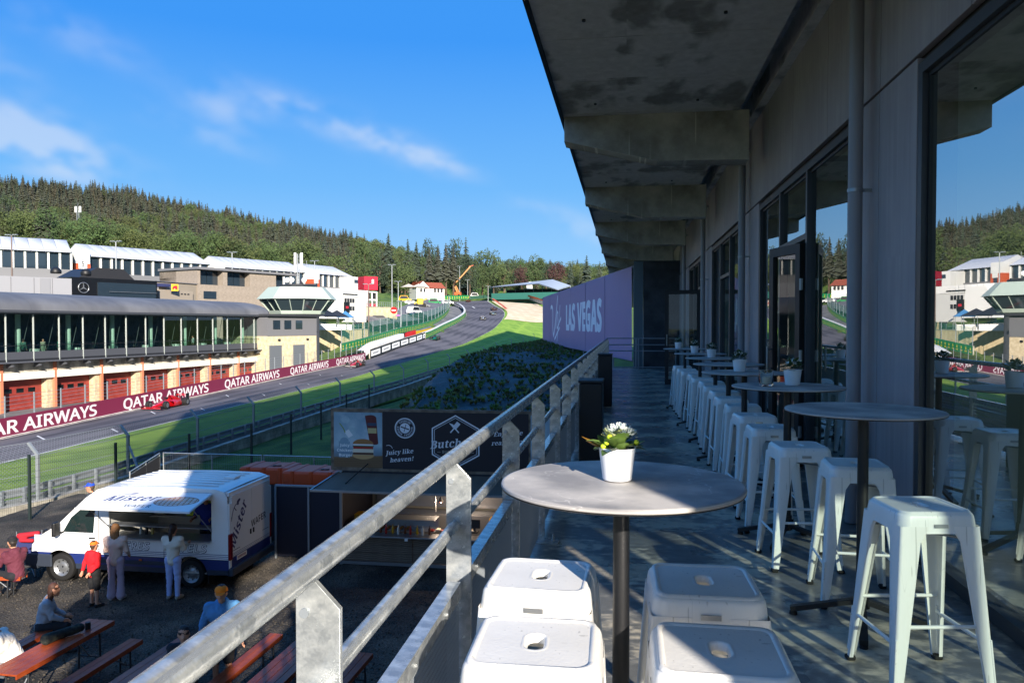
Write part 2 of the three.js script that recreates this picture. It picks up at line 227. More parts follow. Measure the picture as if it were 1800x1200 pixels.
struct('track_edge_line', sheet(stations.map((t) => { const r = RC(t), a = across(t); return [lift(r.clone().addScaledVector(a, -0.22), 0.012), lift(r.clone().addScaledVector(a, 0.02), 0.012)]; })), MG.line);
struct('wall_edge_line', sheet(stations.map((t) => { const l = LC(t), a = across(t); return [lift(l.clone().addScaledVector(a, 0.05), 0.012), lift(l.clone().addScaledVector(a, 0.25), 0.012)]; })), MG.line);
// start boxes painted on the track
for (let k = 0; k < 16; k++) {
  const p = Lst(-0.05 + k * 0.085), q = Rst(-0.02 + k * 0.105), a = q.clone().sub(p).setY(0).normalize(), dir = Lst(1).sub(Lst(0)).normalize(), c = p.clone().lerp(q, k % 2 ? 0.3 : 0.72);
  c.y += 0.012; const e1 = a.clone().multiplyScalar(1.6), e2 = dir.clone().multiplyScalar(0.09);
  struct('start_box_marking', sheet([[c.clone().sub(e1).sub(e2), c.clone().add(e1).sub(e2)], [c.clone().sub(e1).add(e2), c.clone().add(e1).add(e2)]]), MG.line);
}
{ // dark rubbered lane line further up, white dash
  const c = at(829, 539, 280), e = at(836, 543, 272);
  struct('lane_dash', sheet([[lift(c, .05), lift(c.clone().add(V(.5, 0, .1)), .05)], [lift(e, .05), lift(e.clone().add(V(.5, 0, .1)), .05)]]), MG.line);
}
{ // gravel trap outside the bend
  const reach = (t) => 0.62 * sstep(0.775, 0.86, t) - 0.1 * sstep(0.93, 1, t);
  struct('gravel_trap', sheet(Array.from({ length: 41 }, (_, i) => 0.775 + i / 40 * 0.225).map((t) => { const r = RC(t), f = FC(t), w = reach(t); return [0.03, 0.25, 0.5, 0.75, 1].map((k) => lift(r.clone().lerp(f, 0.03 + k * w), 0.05 + 0.02 * Math.sin(k * 9 + t * 50))); })), MG.gravelpit);
  struct('orange_kerb', sheet([[864, 528, 303], [874, 535.5, 284], [881, 540.5, 273], [888, 547, 258]].map((a) => { const p = lift(at(...a), 0.8); return [p, p.clone().add(V(0.9, 0, 0.2))]; })), mat(0xc2552a, 0.7));
}
{ // courtyard of dark gravel below the balcony, a step above the lawn; beyond it a grass bank
  const edge = stations.filter((t) => t < 0.42).map((t) => FC(t)), near = edge.filter((f) => f.z > -25.5), far = edge.filter((f) => f.z < -23);
  struct('courtyard_gravel', [sheet(near.map((f) => [0, 0.2, 0.4, 0.6, 0.8, 1].map((k) => V(mix(f.x + 0.9, 14, k), COURT, f.z)))), sheet(near.map((f) => [V(f.x + 0.9, COURT, f.z), V(f.x + 0.88, -6.4, f.z)]))], MG.court);
  struct('grass_bank', sheet(far.map((f) => [0, 0.08, 0.2, 0.4, 0.7, 1].map((k) => V(mix(f.x + 0.6, -1, k), mix(f.y - 0.05, COURT + 0.25, sstep(0, 0.3, k)) + 0.15 * fbm(f.z * 0.3, k * 6, 0, 3, 8), f.z)))), MG.ground);
}
{ // loose stones of the courtyard
  const g = new THREE.IcosahedronGeometry(0.022, 0), n = 9000, im = new THREE.InstancedMesh(g, mat(0x403c36, 0.9), n), m = new THREE.Matrix4(), q = new THREE.Quaternion(), c = new THREE.Color();
  for (let i = 0; i < n; i++) { const x = -17 + 15 * rnd(), z = -21 + 12.5 * rnd(); q.setFromEuler(new THREE.Euler(rnd() * 6, rnd() * 6, rnd() * 6)); const s = rr(0.4, 1.3); m.compose(V(x, COURT + 0.004, z), q, V(s, s * 0.7, s)); im.setMatrixAt(i, m); const k = rr(0.5, 1.5); im.setColorAt(i, c.setRGB(k, k * 0.97, k * 0.93)); }
  im.name = 'loose_gravel'; im.userData = { kind: 'stuff', label: 'loose dark stones scattered over the courtyard' }; scene.add(im);
}

// ================================================================ the building with the balcony
const WX = 1.85, ZEND = 1.49, SLAB = 4.4;       // glass line, end of the rooms behind the camera, underside of the canopy
const hall = thing('trackside_building', 'long concrete and dark panel building with canopy over its balcony', 'building', [0, 0, 0]);
mesh('balcony_floor', bx(-0.70, WX + 0.02, -0.28, 0, -27.2, 9.5), MT.floor, hall);
mesh('floor_edge', bx(-0.74, -0.70, -0.30, -0.004, -27.2, 9.5), MT.galv, hall);
mesh('canopy_slab', [bx(-0.86, 1.5, SLAB, SLAB + 0.3, -48, 7.5), bx(1.74, 16, SLAB + 0.05, SLAB + 0.35, -110, ZEND)], MT.concrete, hall);
mesh('canopy_edge_trim', bx(-0.91, -0.862, SLAB - 0.02, SLAB + 0.34, -48, 7.5), MT.framedark, hall);
mesh('upper_storey_and_shade_block', [bx(-0.98, 16, SLAB + 0.36, 21, -40, 1.6), bx(-0.98, 16, SLAB + 0.36, 26.5, -150, -40.01), bx(-0.98, 16, 11.3, 23, 1.61, 10)], MT.concrete, hall);  // unseen storeys sized for their lawn shadow; raised rear block added for shade
mesh('lower_storey', [bx(1.0, 16, -6.5, -0.281, -27, ZEND), bx(1.9, 16, -6.5, SLAB + 0.04, -120, -27.7)], MT.concrete, hall);
mesh('added_shade_tower', bx(1.5, 3.45, -6.5, 7.8, 7.6, 10), MT.concrete, hall);  // unseen block added behind the camera to shade the courtyard
for (let z = -37; z < 7; z += 1.39) mesh('board_joint', bx(-0.84, 1.48, SLAB - 0.005, SLAB - 0.001, z, z + 0.012), MT.concrete, hall);
for (let z = -24; z < 6; z += 2.78) for (const x of [-0.4, 0.9]) mesh('ceiling_anchor', cyl(0.018, 0.018, 0.02, x, SLAB - 0.009, z, 8), MT.dark, hall);
for (const z of [-5.1, -10.7, -16.25, -21.8, -27.3, -32.9, -38.5, 0.4]) {    // tapered beams under the canopy
  const pr = prism([[-0.84, SLAB - 0.004], [-0.84, SLAB - 0.33], [0.42, SLAB - 0.63], [1.62, SLAB - 0.65], [1.62, SLAB - 0.004]], 0.36, 0.012).translate(0, 0, z - 0.36);
  mesh('concrete_beam', pr, MT.beam, hall);
}
// wall above and between the windows: panels with open joints
const bays = [[-5.28, -1.2], [-11.2, -6.78], [-17.2, -12.78], [-23.2, -18.78]], TOP = 3.19;
const wallPanel = (z0, z1, y0, y1) => mesh('wall_panel', rbox(0.05, y1 - y0 - 0.012, Math.abs(z1 - z0) - 0.012, 0.004, WX + 0.02, (y0 + y1) / 2, (z0 + z1) / 2, 1), MT.panel, hall);
for (let z = ZEND; z > -27; ) { const z1 = Math.max(z - 1.5, -27.2); wallPanel(z1, z, TOP + 0.06, 6.2); z = z1; if (z <= -27.2) break; }
const SHADE_SCREEN = 1.96;                               // unseen screen above an open gap, added to shape sun on stools and floor
for (let i = 0; i < 3; i++) wallPanel(mix(-0.885, ZEND, i / 3), mix(-0.885, ZEND, (i + 1) / 3), SHADE_SCREEN, TOP + 0.05);
for (const [z0, z1] of [[-1.2, -0.885], [-6.78, -5.28], [-12.78, -11.2], [-18.78, -17.2], [-27.2, -23.2]]) { const n = Math.max(1, Math.round((z1 - z0) / 0.75)); for (let i = 0; i < n; i++) wallPanel(mix(z0, z1, i / n), mix(z0, z1, (i + 1) / n), 0.02, TOP + 0.05); }
mesh('wall_backing', [bx(WX + 0.05, WX + 0.24, TOP, SLAB + 0.04, -27.2, ZEND), bx(WX + 0.05, WX + 0.09, SHADE_SCREEN, TOP, -0.885, ZEND), ...[[-1.2, -0.885], [-6.78, -5.28], [-12.78, -11.2], [-18.78, -17.2], [-27.2, -23.2]].map(([a, b]) => bx(WX + 0.05, WX + 0.24, 0, TOP, a, b))], MT.framedark, hall);
// windows
function windowBay(z0, z1, posts, transoms = []) {
  const w = new THREE.Group(); w.name = 'window'; hall.add(w);
  const f = [bx(WX, WX + 0.1, TOP - 0.07, TOP, z0, z1), bx(WX, WX + 0.1, 0.012, 0.09, z0, z1), bx(WX, WX + 0.1, 0.09, TOP - 0.07, z0, z0 + 0.07), bx(WX, WX + 0.1, 0.09, TOP - 0.07, z1 - 0.07, z1)];
  for (const p of posts) f.push(bx(WX, WX + 0.1, 0.09, TOP - 0.07, p - 0.035, p + 0.035));
  for (const [a, b, y] of transoms) f.push(bx(WX, WX + 0.1, y, y + 0.06, a + 0.036, b - 0.036));
  mesh('frame', f, MT.frame, w);
  mesh('gasket', [bx(WX + 0.035, WX + 0.06, 0.09, TOP - 0.07, z1 - 0.10, z1 - 0.071), bx(WX + 0.035, WX + 0.06, 0.09, TOP - 0.07, z0 + 0.071, z0 + 0.1), bx(WX + 0.035, WX + 0.06, TOP - 0.10, TOP - 0.071, z0 + 0.1, z1 - 0.1)], MT.framedark, w);
  return w;
}
const pane = (w, z0, z1, y0, y1, x = WX + 0.045) => mesh('pane', bx(x - 0.0001, x, y0, y1, z0, z1), MT.glass, w);
const onePane = (w, z0, z1, y0, y1, x = WX + 0.045) => { const g = sheet([[V(x, y0, z0), V(x, y0, z1)], [V(x, y1, z0), V(x, y1, z1)]]); return mesh('pane', g, MT.glass, w); };
const w1 = windowBay(-5.28, -1.2, []); onePane(w1, -5.21, -1.27, 0.09, TOP - 0.07);
const w2 = windowBay(-11.2, -6.78, [-9.75, -8.35], [[-9.75, -8.35, 2.42]]);
onePane(w2, -11.13, -9.785, 0.09, TOP - 0.07); onePane(w2, -9.715, -8.385, 2.48, TOP - 0.07); onePane(w2, -8.315, -6.85, 0.09, TOP - 0.07);
const w3 = windowBay(-17.2, -12.78, [-15.7, -14.3], [[-15.7, -14.3, 2.42]]);
onePane(w3, -17.13, -15.735, 0.09, TOP - 0.07); onePane(w3, -15.665, -14.335, 2.48, TOP - 0.07); onePane(w3, -14.265, -12.85, 0.09, TOP - 0.07); onePane(w3, -15.665, -14.335, 0.09, 2.42);
const w4 = windowBay(-23.2, -18.78, [-21.7, -20.3, -19.4], [[-20.3, -19.4, 2.42]]);
onePane(w4, -23.13, -21.735, 0.09, TOP - 0.07); onePane(w4, -21.665, -20.335, 0.09, TOP - 0.07); onePane(w4, -19.365, -18.85, 0.09, TOP - 0.07); onePane(w4, -20.265, -19.435, 2.48, TOP - 0.07);
function doorLeaf(hz, wdt, open) {               // hinged at z = hz, swings out over the balcony
  const d = new THREE.Group(); d.name = 'door'; hall.add(d); d.position.set(WX - 0.02, 0, hz); d.rotation.y = open;
  mesh('frame', [bx(-0.03, 0.03, 0.03, 2.38, -0.09, 0), bx(-0.03, 0.03, 0.03, 2.38, -wdt, -wdt + 0.09), bx(-0.03, 0.03, 2.28, 2.38, -wdt + 0.09, -0.09), bx(-0.03, 0.03, 0.03, 0.16, -wdt + 0.09, -0.09)], MT.framedark, d);
  mesh('pane', sheet([[V(0, 0.16, -wdt + 0.09), V(0, 0.16, -0.09)], [V(0, 2.28, -wdt + 0.09), V(0, 2.28, -0.09)]]), MT.doorglass, d);
  mesh('handle', [rod(V(-0.07, 1.0, -wdt + 0.05), V(-0.07, 1.28, -wdt + 0.05), 0.012), rod(V(-0.07, 1.03, -wdt + 0.05), V(0, 1.03, -wdt + 0.05), 0.01), rod(V(-0.07, 1.25, -wdt + 0.05), V(0, 1.25, -wdt + 0.05), 0.01)], MT.steel, d);
  for (const y of [0.4, 1.2, 1.95]) mesh('hinge', cyl(0.018, 0.018, 0.12, -0.02, y, 0.012, 8), MT.steel, d);
}
doorLeaf(-8.42, 0.66, 0.3); doorLeaf(-19.45, 0.86, 1.5);
// rainwater pipes in front of the wall
for (const z of [-6.2, -12.0, -17.9, -23.6]) {
  const p = new THREE.Group(); p.name = 'downpipe'; hall.add(p);
  mesh('pipe', cyl(0.052, 0.052, SLAB - 0.02, WX - 0.12, SLAB / 2, z, 20), MT.pipe, p);
  for (const y of [0.9, 2.55, 4.2]) mesh('bracket', [cyl(0.058, 0.058, 0.025, WX - 0.12, y, z, 20), bx(WX - 0.07, WX - 0.004, y - 0.012, y + 0.012, z - 0.012, z + 0.012)], MT.steel, p);
}
// the rooms behind the glass
mesh('room_floor', bx(WX + 0.25, 9, -0.02, 0.0, -24, ZEND - 0.1), mat(0x8a8d8c, 0.5), hall);
mesh('room_ceiling', bx(WX + 0.25, 9, 3.3, 3.4, -24, ZEND - 0.1), MT.roomwall, hall);
mesh('room_wall', [bx(9, 9.2, 0, 0.8, -24, ZEND - 0.1), bx(9, 9.2, 2.95, 3.3, -24, ZEND - 0.1), ...[-23.9, -18, -12, -6, -2.5, 1.3].map((z) => bx(9, 9.2, 0.8, 2.95, z - 0.3, z + 0.05)), bx(WX + 0.26, 9, 0, 3.3, -24.2, -24), bx(WX + 0.26, 9, 0, 3.3, -6.1, -5.9), bx(WX + 0.26, 9, 0, 3.3, -12.1, -11.9), bx(WX + 0.26, 9, 0, 3.3, -18.1, -17.9), bx(5.4, 9, 0, 3.3, ZEND - 0.1, ZEND)], MT.roomwall, hall);
{ // glazed end of the first room, through which the sun falls in
  const w = new THREE.Group(); w.name = 'window'; hall.add(w);
  mesh('frame', [bx(WX + 0.25, 5.4, 3.1, 3.3, ZEND - 0.1, ZEND), bx(WX + 0.25, 5.4, 0, 0.09, ZEND - 0.1, ZEND), bx(2.9, 2.98, 0.09, 3.1, ZEND - 0.1, ZEND), bx(3.75, 3.85, 0.09, 3.1, ZEND - 0.1, ZEND), bx(4.6, 4.68, 0.09, 3.1, ZEND - 0.1, ZEND), bx(2.98, 5.4, 1.02, 1.08, ZEND - 0.09, ZEND - 0.01)], MT.frame, w);
  mesh('pane', sheet([[V(WX + 0.25, 0.09, ZEND - 0.05), V(5.4, 0.09, ZEND - 0.05)], [V(WX + 0.25, 3.1, ZEND - 0.05), V(5.4, 3.1, ZEND - 0.05)]]), MT.clear, w);
}
mesh('added_rear_glazing', sheet([[V(9.1, 0.8, -24), V(9.1, 0.8, ZEND - 0.1)], [V(9.1, 2.95, -24), V(9.1, 2.95, ZEND - 0.1)]]), MT.clear, hall);  // unseen rear windows, added to let daylight into the rooms
// far end of the balcony: dark stone wall and passage
mesh('end_wall', bx(0.62, WX + 0.2, -0.28, SLAB - 0.66, -27.7, -27.21), worn([46, 48, 52], [78, 80, 84], 0.9, { f: 7, rep: 0.4, s: 71, bump: 0.02 }), hall);
mesh('column', bx(0.28, 0.60, -6, SLAB - 0.66, -27.6, -27.25), mat(0x5c6c72, 0.6), hall);

// ---------------------------------------------------------------- railing
const RXc = -0.62, HAND = 1.075;
const railing = thing('balcony_railing', 'galvanised steel railing with round handrail, flat posts and mesh panels', 'railing');
const zEnd = -26.6, zBeg = 8.5;
mesh('handrail', rod(V(RXc, HAND - 0.03, zBeg), V(RXc, HAND - 0.03, zEnd), 0.0275, 20), MT.galv, railing);
const postShape = prism([[-0.045, -0.26], [0.045, -0.26], [0.045, 0.965], [-0.018, HAND - 0.045], [-0.045, HAND - 0.045]], 0.012, 0.0012);
const postZ = []; for (let z = -1.45 + 1.3 * 7; z > zEnd; z -= 1.3) postZ.push(z);
postZ.forEach((z) => {
  const p = mesh('post', postShape.clone().translate(RXc + 0.015, 0, z - 0.006), MT.galv, railing);
  mesh('foot', [bx(RXc - 0.03, RXc + 0.16, 0.001, 0.013, z - 0.06, z + 0.06), cyl(0.009, 0.009, 0.045, RXc + 0.12, 0.035, z, 8), cyl(0.016, 0.016, 0.012, RXc + 0.12, 0.02, z, 6)], MT.galv, p);
  mesh('bolt', cyl(0.010, 0.010, 0.006, 0, 0, 0, 10).rotateX(Math.PI / 2).translate(RXc - 0.012, HAND - 0.12, z + 0.009), MT.galvfar, p);
});
for (let i = 0; i < postZ.length - 1; i++) {
  const z0 = postZ[i] - 0.006, z1 = postZ[i + 1] + 0.006;
  mesh('middle_rail', rod(V(RXc, 0.79, z0 - 0.001), V(RXc, 0.79, z1 + 0.001), 0.021, 14), MT.galv, railing);
  // a mesh panel in an angle frame: flat top bar and a slotted sheet
  const pn = new THREE.Group(); pn.name = 'mesh_panel'; railing.add(pn);
  mesh('top_bar', [bx(RXc - 0.022, RXc + 0.028, 0.585, 0.591, z1 + 0.02, z0 - 0.02), bx(RXc + 0.0245, RXc + 0.029, 0.535, 0.584, z1 + 0.02, z0 - 0.02)], MT.galv, pn);
  for (let k = 0; k < 3; k++) mesh('bolt', sph(0.008, RXc + 0.030, 0.56, mix(z0, z1, 0.2 + 0.3 * k), 8), MT.galv, pn);
  if (z0 < 3 && z0 > -12) {
    const near = z0 > -6, g = [], dz = near ? 0.0125 : 0.022, dy = near ? 0.021 : 0.04;
    for (let y = 0.06; y < 0.535; y += dy) g.push(bx(RXc + 0.018, RXc + 0.0205, y - dy * 0.17, y + dy * 0.17, z1 + 0.03, z0 - 0.03));
    for (let z = z1 + 0.03; z < z0 - 0.03; z += dz) g.push(bx(RXc + 0.0207, RXc + 0.0222, 0.05, 0.535, z - dz * 0.15, z + dz * 0.15));
    const s = mesh('mesh_sheet', g, MT.galvfar, pn); s.userData.kind = 'stuff';
  } else mesh('mesh_sheet', bx(RXc + 0.018, RXc + 0.021, 0.05, 0.535, z1 + 0.03, z0 - 0.03), MT.galvfar, pn);
}
{ // cross railing at the far end of the balcony, with a gate
  const g = thing('balcony_gate', 'grey steel gate and cross railing closing the far end of balcony', 'gate'), z = -26.75;
  for (const y of [1.05, 0.83, 0.62, 0.06]) mesh('bar', rod(V(RXc, y, z), V(1.7, y, z), 0.019, 8), MT.galvfar, g);
  for (const x of [RXc, 0.36, 0.44, 1.7]) mesh('upright', rod(V(x, 0, z), V(x, 1.07, z), 0.024, 8), MT.galvfar, g);
}
for (const [z, h, l] of [[-8.7, 0.88, 'nearer of two black bins standing against the balcony railing'], [-14.6, 0.95, 'farther black bin against the balcony railing']]) {
  const b = thing('waste_bin', l, 'bin', [-0.38, 0, z], 0, 'bins by the railing');
  mesh('body', rbox(0.26, h, 0.42, 0.02, 0, h / 2, 0), MT.black, b); mesh('lid', rbox(0.275, 0.03, 0.435, 0.01, 0, h + 0.016, 0), MT.dark, b);
}

// ---------------------------------------------------------------- stools, tables, plants
function makeStool() {
  const s = thing('bar_stool', '', 'stool', [0, 0, 0], 0);
  const top = prism(roundRect(0.286, 0.286, 0.035, 5), 0.006, 0.008, [roundRect(0.060, 0.104, 0.026, 5)]).rotateX(-Math.PI / 2).translate(0, 0.744, 0);
  const loop = (w, y, r) => roundRect(w, w, r, 6).map(([x, z]) => V(x, y, z));
  const ring = (rows) => sheet(rows.map((r) => [...r, r[0]]));
  const skirt = ring([loop(0.298, 0.754, 0.04), loop(0.310, 0.750, 0.044), loop(0.318, 0.741, 0.046), loop(0.324, 0.722, 0.047), loop(0.330, 0.690, 0.047), loop(0.334, 0.676, 0.047)]);
  const rim = ring([loop(0.262, 0.7575, 0.03), loop(0.272, 0.7625, 0.034), loop(0.290, 0.7625, 0.038), loop(0.300, 0.7555, 0.042)]);
  const seat = mesh('seat', [top, skirt, rim], MT.white, s);
  mesh('hand_hole_rim', ring([roundRect(0.066, 0.110, 0.03, 5).map(([x, z]) => V(x, 0.7585, z)), roundRect(0.054, 0.098, 0.025, 5).map(([x, z]) => V(x, 0.7600, z)), roundRect(0.043, 0.087, 0.020, 5).map(([x, z]) => V(x, 0.756, z)), roundRect(0.041, 0.085, 0.019, 5).map(([x, z]) => V(x, 0.738, z))]), MT.white, seat);
  for (const [ax, az] of [[1, 1], [1, -1], [-1, -1], [-1, 1]]) {   // folded sheet legs, wide above and narrow below
    const P = (y, inx, inz) => { const k = (0.69 - y) / 0.69, o = mix(0.166, 0.214, k); return V(ax * (o - inx), y, az * (o - inz)); };
    const wd = (y) => mix(0.088, 0.034, clamp((0.69 - y) / 0.69)), rows = [];
    for (const y of [0.705, 0.69, 0.64, 0.5, 0.3, 0.1, 0.02]) { const w = wd(Math.min(y, 0.69)) * (y > 0.66 ? 1.28 : 1), c = 0.012; rows.push([P(y, w, 0.016), P(y, w, 0), P(y, c, 0), P(y, c * 0.3, c * 0.3), P(y, 0, c), P(y, 0, w), P(y, 0.016, w)]); }
    const leg = mesh('leg', sheet(rows), MT.white, s);
    const rib = []; for (const y of [0.25, 0.05]) rib.push(P(y, 0.004, 0.004));
    mesh('rib', rod(rib[0], rib[1], 0.006, 6), MT.white, leg);
    mesh('foot_cap', rbox(0.04, 0.022, 0.04, 0.008, ax * 0.2, 0.0115, az * 0.2), MT.rubber, leg);
  }
  for (const [a, b, y] of [[[1, 1], [1, -1], 0.225], [[-1, 1], [-1, -1], 0.225], [[1, 1], [-1, 1], 0.30], [[1, -1], [-1, -1], 0.30]]) { const o = mix(0.166, 0.214, (0.69 - y) / 0.69) - 0.009; mesh('foot_rail', rod(V(a[0] * o, y, a[1] * o), V(b[0] * o, y, b[1] * o), 0.0085, 8), MT.white, s); }
  mesh('brace', [rod(V(-0.15, 0.645, -0.15), V(0.15, 0.645, 0.15), 0.006, 6), rod(V(-0.15, 0.652, 0.15), V(0.15, 0.652, -0.15), 0.006, 6)], MT.steel, s);
  mesh('maker_plate', bx(-0.028, 0.028, 0.700, 0.715, 0.1665, 0.1685), MT.steel, s);
  return s;
}
const stool0 = makeStool();
let firstStool = true;
function stool(x, z, turn, label, group) { if (firstStool) { firstStool = false; stool0.position.set(x, 0, z); stool0.rotation.y = turn; stool0.userData.label = label; stool0.userData.group = group; return stool0; } return dup(stool0, [x, 0, z], turn, label, group); }
const nearG = 'stools around the front table', rowG = 'stools along the window side';
stool(-0.215, -1.84, 0.02, 'white metal bar stool in full sun at the lower left, nearest the railing', nearG);
stool(-0.255, -2.34, -0.03, 'white metal bar stool behind the sunny one, between railing and front table leg', nearG);
stool(0.235, -2.36, 0.03, 'white metal bar stool with shaded seat right behind the front table leg', nearG);
stool(0.225, -1.86, 0.0, 'white metal bar stool at bottom centre right, seat cut by a slanting shadow', nearG);
const ord = ['nearest', 'second', 'third', 'fourth', 'fifth', 'sixth', 'seventh', 'eighth', 'ninth', 'tenth', 'eleventh', 'twelfth', 'thirteenth', 'fourteenth', 'fifteenth'];
[[1.25, -3.50, 0.16], [1.27, -4.5, -0.05], [1.10, -5.12, 0.08], [1.08, -6.0, 0.02], [1.09, -6.78, 0.1], [1.11, -7.58, -0.04], [1.10, -8.32, 0.03], [1.13, -9.1, 0.06], [1.12, -9.8, -0.05], [1.15, -10.62, 0.04], [1.10, -11.32, 0], [1.12, -12.1, 0.07], [1.07, -12.9, -0.03], [1.05, -13.55, 0.02], [1.04, -14.5, 0.05]].forEach(([x, z, t], i) => stool(x, z, t, i ? `white bar stool in the window row, ${ord[i]} counting from the camera` : 'white bar stool nearest the camera in the window row, partly sunlit', rowG));

function makeTable() {
  const t = thing('bar_table', '', 'table');
  mesh('table_top', lathe([[0.001, 1.098], [0.388, 1.098], [0.398, 1.096], [0.401, 1.090], [0.398, 1.0855], [0.39, 1.085]], 72), MT.tabletop, t);
  mesh('table_edge', lathe([[0.3995, 1.0865], [0.3990, 1.0835], [0.394, 1.0815], [0.001, 1.0815]], 72), MT.black, t);
  mesh('mount_plate', cyl(0.10, 0.06, 0.02, 0, 1.0705, 0, 20), MT.black, t);
  mesh('pole', cyl(0.027, 0.030, 0.98, 0, 0.57, 0, 20), MT.black, t);
  mesh('collar', cyl(0.036, 0.042, 0.10, 0, 0.135, 0, 16), MT.black, t);
  for (let k = 0; k < 4; k++) { const a = k * Math.PI / 2 + 0.55, e = V(Math.cos(a), 0, Math.sin(a)); const leg = mesh('base_leg', beam(V(e.x * 0.03, 0.115, e.z * 0.03), V(e.x * 0.36, 0.03, e.z * 0.36), 0.042, 0.026), MT.black, t); mesh('foot_pad', cyl(0.02, 0.022, 0.016, e.x * 0.345, 0.009, e.z * 0.345, 10), MT.rubber, leg); }
  return t;
}
const table0 = makeTable(); table0.position.set(-0.01, 0, -2.13); table0.rotation.y = 0.4; table0.scale.set(0.83, 1, 0.83); table0.userData.label = 'round stone-look bar table in front by the railing, half in sun';
const TG = 'bar tables along the window';
[[1.2, -4.12, 0.3], [1.13, -5.62, 0.1], [1.07, -7.2, 0.5], [1.12, -8.68, 0.2], [1.15, -10.2, 0.7], [1.1, -11.72, 0.3], [1.05, -14.02, 0.1]].forEach(([x, z, t], i) => dup(table0, [x, 0, z], t, `dark round bar table in the window row, ${i ? ord[i] + ' from the camera' : 'nearest the camera'}`, TG).scale.set(0.95, 1, 0.95));
{ // leafy arrangement in a white pot
  const M1 = mat(0x6f8f3c, 0.6, { transmission: 0.25, thickness: 0 }), M2 = mat(0xb9bf86, 0.6, { transmission: 0.2, thickness: 0 }), M3 = mat(0x3e5a2a, 0.6, { transmission: 0.2, thickness: 0 }), M4 = mat(0xd7e0dc, 0.6), M5 = mat(0x7c5a1c, 0.6), M6 = mat(0xb9cc30, 0.45);
  const leaf = (L, W, curl) => { const rows = []; for (let i = 0; i <= 7; i++) { const t = i / 7, w = W * Math.sin(Math.PI * Math.min(1, t * 0.9 + 0.08)) ** 0.8 * (1 + 0.08 * Math.sin(t * 21)), y = curl * t * t * L; rows.push([V(-w / 2, y + 0.18 * w, t * L), V(0, y, t * L), V(w / 2, y + 0.18 * w, t * L)]); } return sheet(rows); };
  const put = (g, a, tilt, x, y, z) => g.rotateX(-tilt).rotateY(a).translate(x, y, z);
  function pot(name, label, group, big, P) {
    const t = thing(name, label, 'potted plant', P, 0, group);
    mesh('pot', lathe([[0.001, 0.002], [0.040, 0.002], [0.0425, 0.006], [0.0535, 0.094], [0.0545, 0.097], [0.053, 0.098], [0.050, 0.094], [0.041, 0.02]], 32), MT.pot, t);
    mesh('soil', cyl(0.0485, 0.047, 0.008, 0, 0.082, 0, 20), mat(0x2a1f16, 0.95), t);
    return t;
  }
  const hero = pot('potted_plant', 'white pot with green and cream leaves and yellow berries on front table', undefined, true, [-0.022, 1.098, -2.14]); hero.scale.setScalar(0.95);
  const lf = (n, M, L, W, r0, y0, til, spread = [0, 6.28]) => { for (let i = 0; i < n; i++) { const a = mix(spread[0], spread[1], (i + rr(-0.35, 0.35)) / n), r = r0 * rr(0.4, 1); mesh('leaf', put(leaf(L * rr(0.8, 1.2), W * rr(0.8, 1.2), rr(-0.35, 0.2)), a, til * rr(0.7, 1.3), r * Math.sin(a), y0 + rr(-0.01, 0.012), r * Math.cos(a)), M, hero); } };
  lf(12, M1, 0.05, 0.036, 0.035, 0.095, 0.5); lf(10, M3, 0.045, 0.036, 0.045, 0.092, 0.15); lf(11, M2, 0.046, 0.030, 0.022, 0.108, 0.95, [2.5, 5.8]); lf(8, M1, 0.046, 0.04, 0.03, 0.112, 0.9, [-0.3, 2.6]);
  for (const [a, l] of [[-1.75, 0.075], [-1.3, 0.06]]) mesh('leaf', put(leaf(l, 0.028, 0.25), a, 0.15, 0.035 * Math.sin(a), 0.093, 0.035 * Math.cos(a)), M5, hero, 'brown autumn leaf');
  for (const [x, y, z] of [[-0.03, 0.115, 0.035], [-0.022, 0.13, 0.03], [-0.04, 0.103, 0.03], [0.055, 0.115, 0.02]]) mesh('berry', sph(0.0085, x, y, z, 10), M6, hero);
  for (const [x, y, z, r] of [[0.01, 0.138, 0.0, 0.026], [-0.012, 0.136, -0.012, 0.02], [0.036, 0.128, 0.0, 0.018]]) { const g = []; for (let i = 0; i < 34; i++) { const a = rnd() * 6.28, e = rr(-0.2, 1.5), d = V(Math.cos(a) * Math.cos(e), Math.sin(e), Math.sin(a) * Math.cos(e)); g.push(put(leaf(0.014, 0.011, 0.3), Math.atan2(d.x, d.z), e, x + d.x * r, y + d.y * r * 0.7, z + d.z * r)); } mesh('blossom', g, M4, hero); }
  const pg = 'flower pots on the window tables', spots = [[1.17, -5.66, 'white pot of pale flowers on the second window table'], [1.03, -7.24, 'white pot of pale flowers on the third window table'], [1.10, -10.2, 'white pot of flowers on the fifth window table'], [1.02, -11.74, 'white pot of flowers on the sixth window table'], [0.93, -14.0, 'white pot of flowers on the farthest window table']];
  let proto = null;
  for (const [x, z, l] of spots) {
    if (proto) { dup(proto, [x, 1.098, z], z, l, pg); continue; }
    proto = pot('flower_pot', l, pg, false, [x, 1.098, z]); proto.scale.setScalar(1.15);
    const g1 = [], g2 = [];
    for (let i = 0; i < 70; i++) { const a = rnd() * 6.28, e = rr(-0.3, 1.5), d = V(Math.cos(a) * Math.cos(e), Math.sin(e), Math.sin(a) * Math.cos(e)), r = rr(0.03, 0.055); (i % 4 ? g1 : g2).push(put(leaf(i % 4 ? 0.035 : 0.016, i % 4 ? 0.025 : 0.013, 0.2), Math.atan2(d.x, d.z), e * 0.7, d.x * r, 0.105 + d.y * r * 0.85, d.z * r)); }
    for (let i = 0; i < 60; i++) { const a = rnd() * 6.28, r = rr(0, 0.045), y = 0.15 + rr(-0.012, 0.012) - r * 0.3; g2.push(put(leaf(0.014, 0.012, 0.4), a, rr(0.3, 1.3), r * Math.cos(a), y, r * Math.sin(a))); }
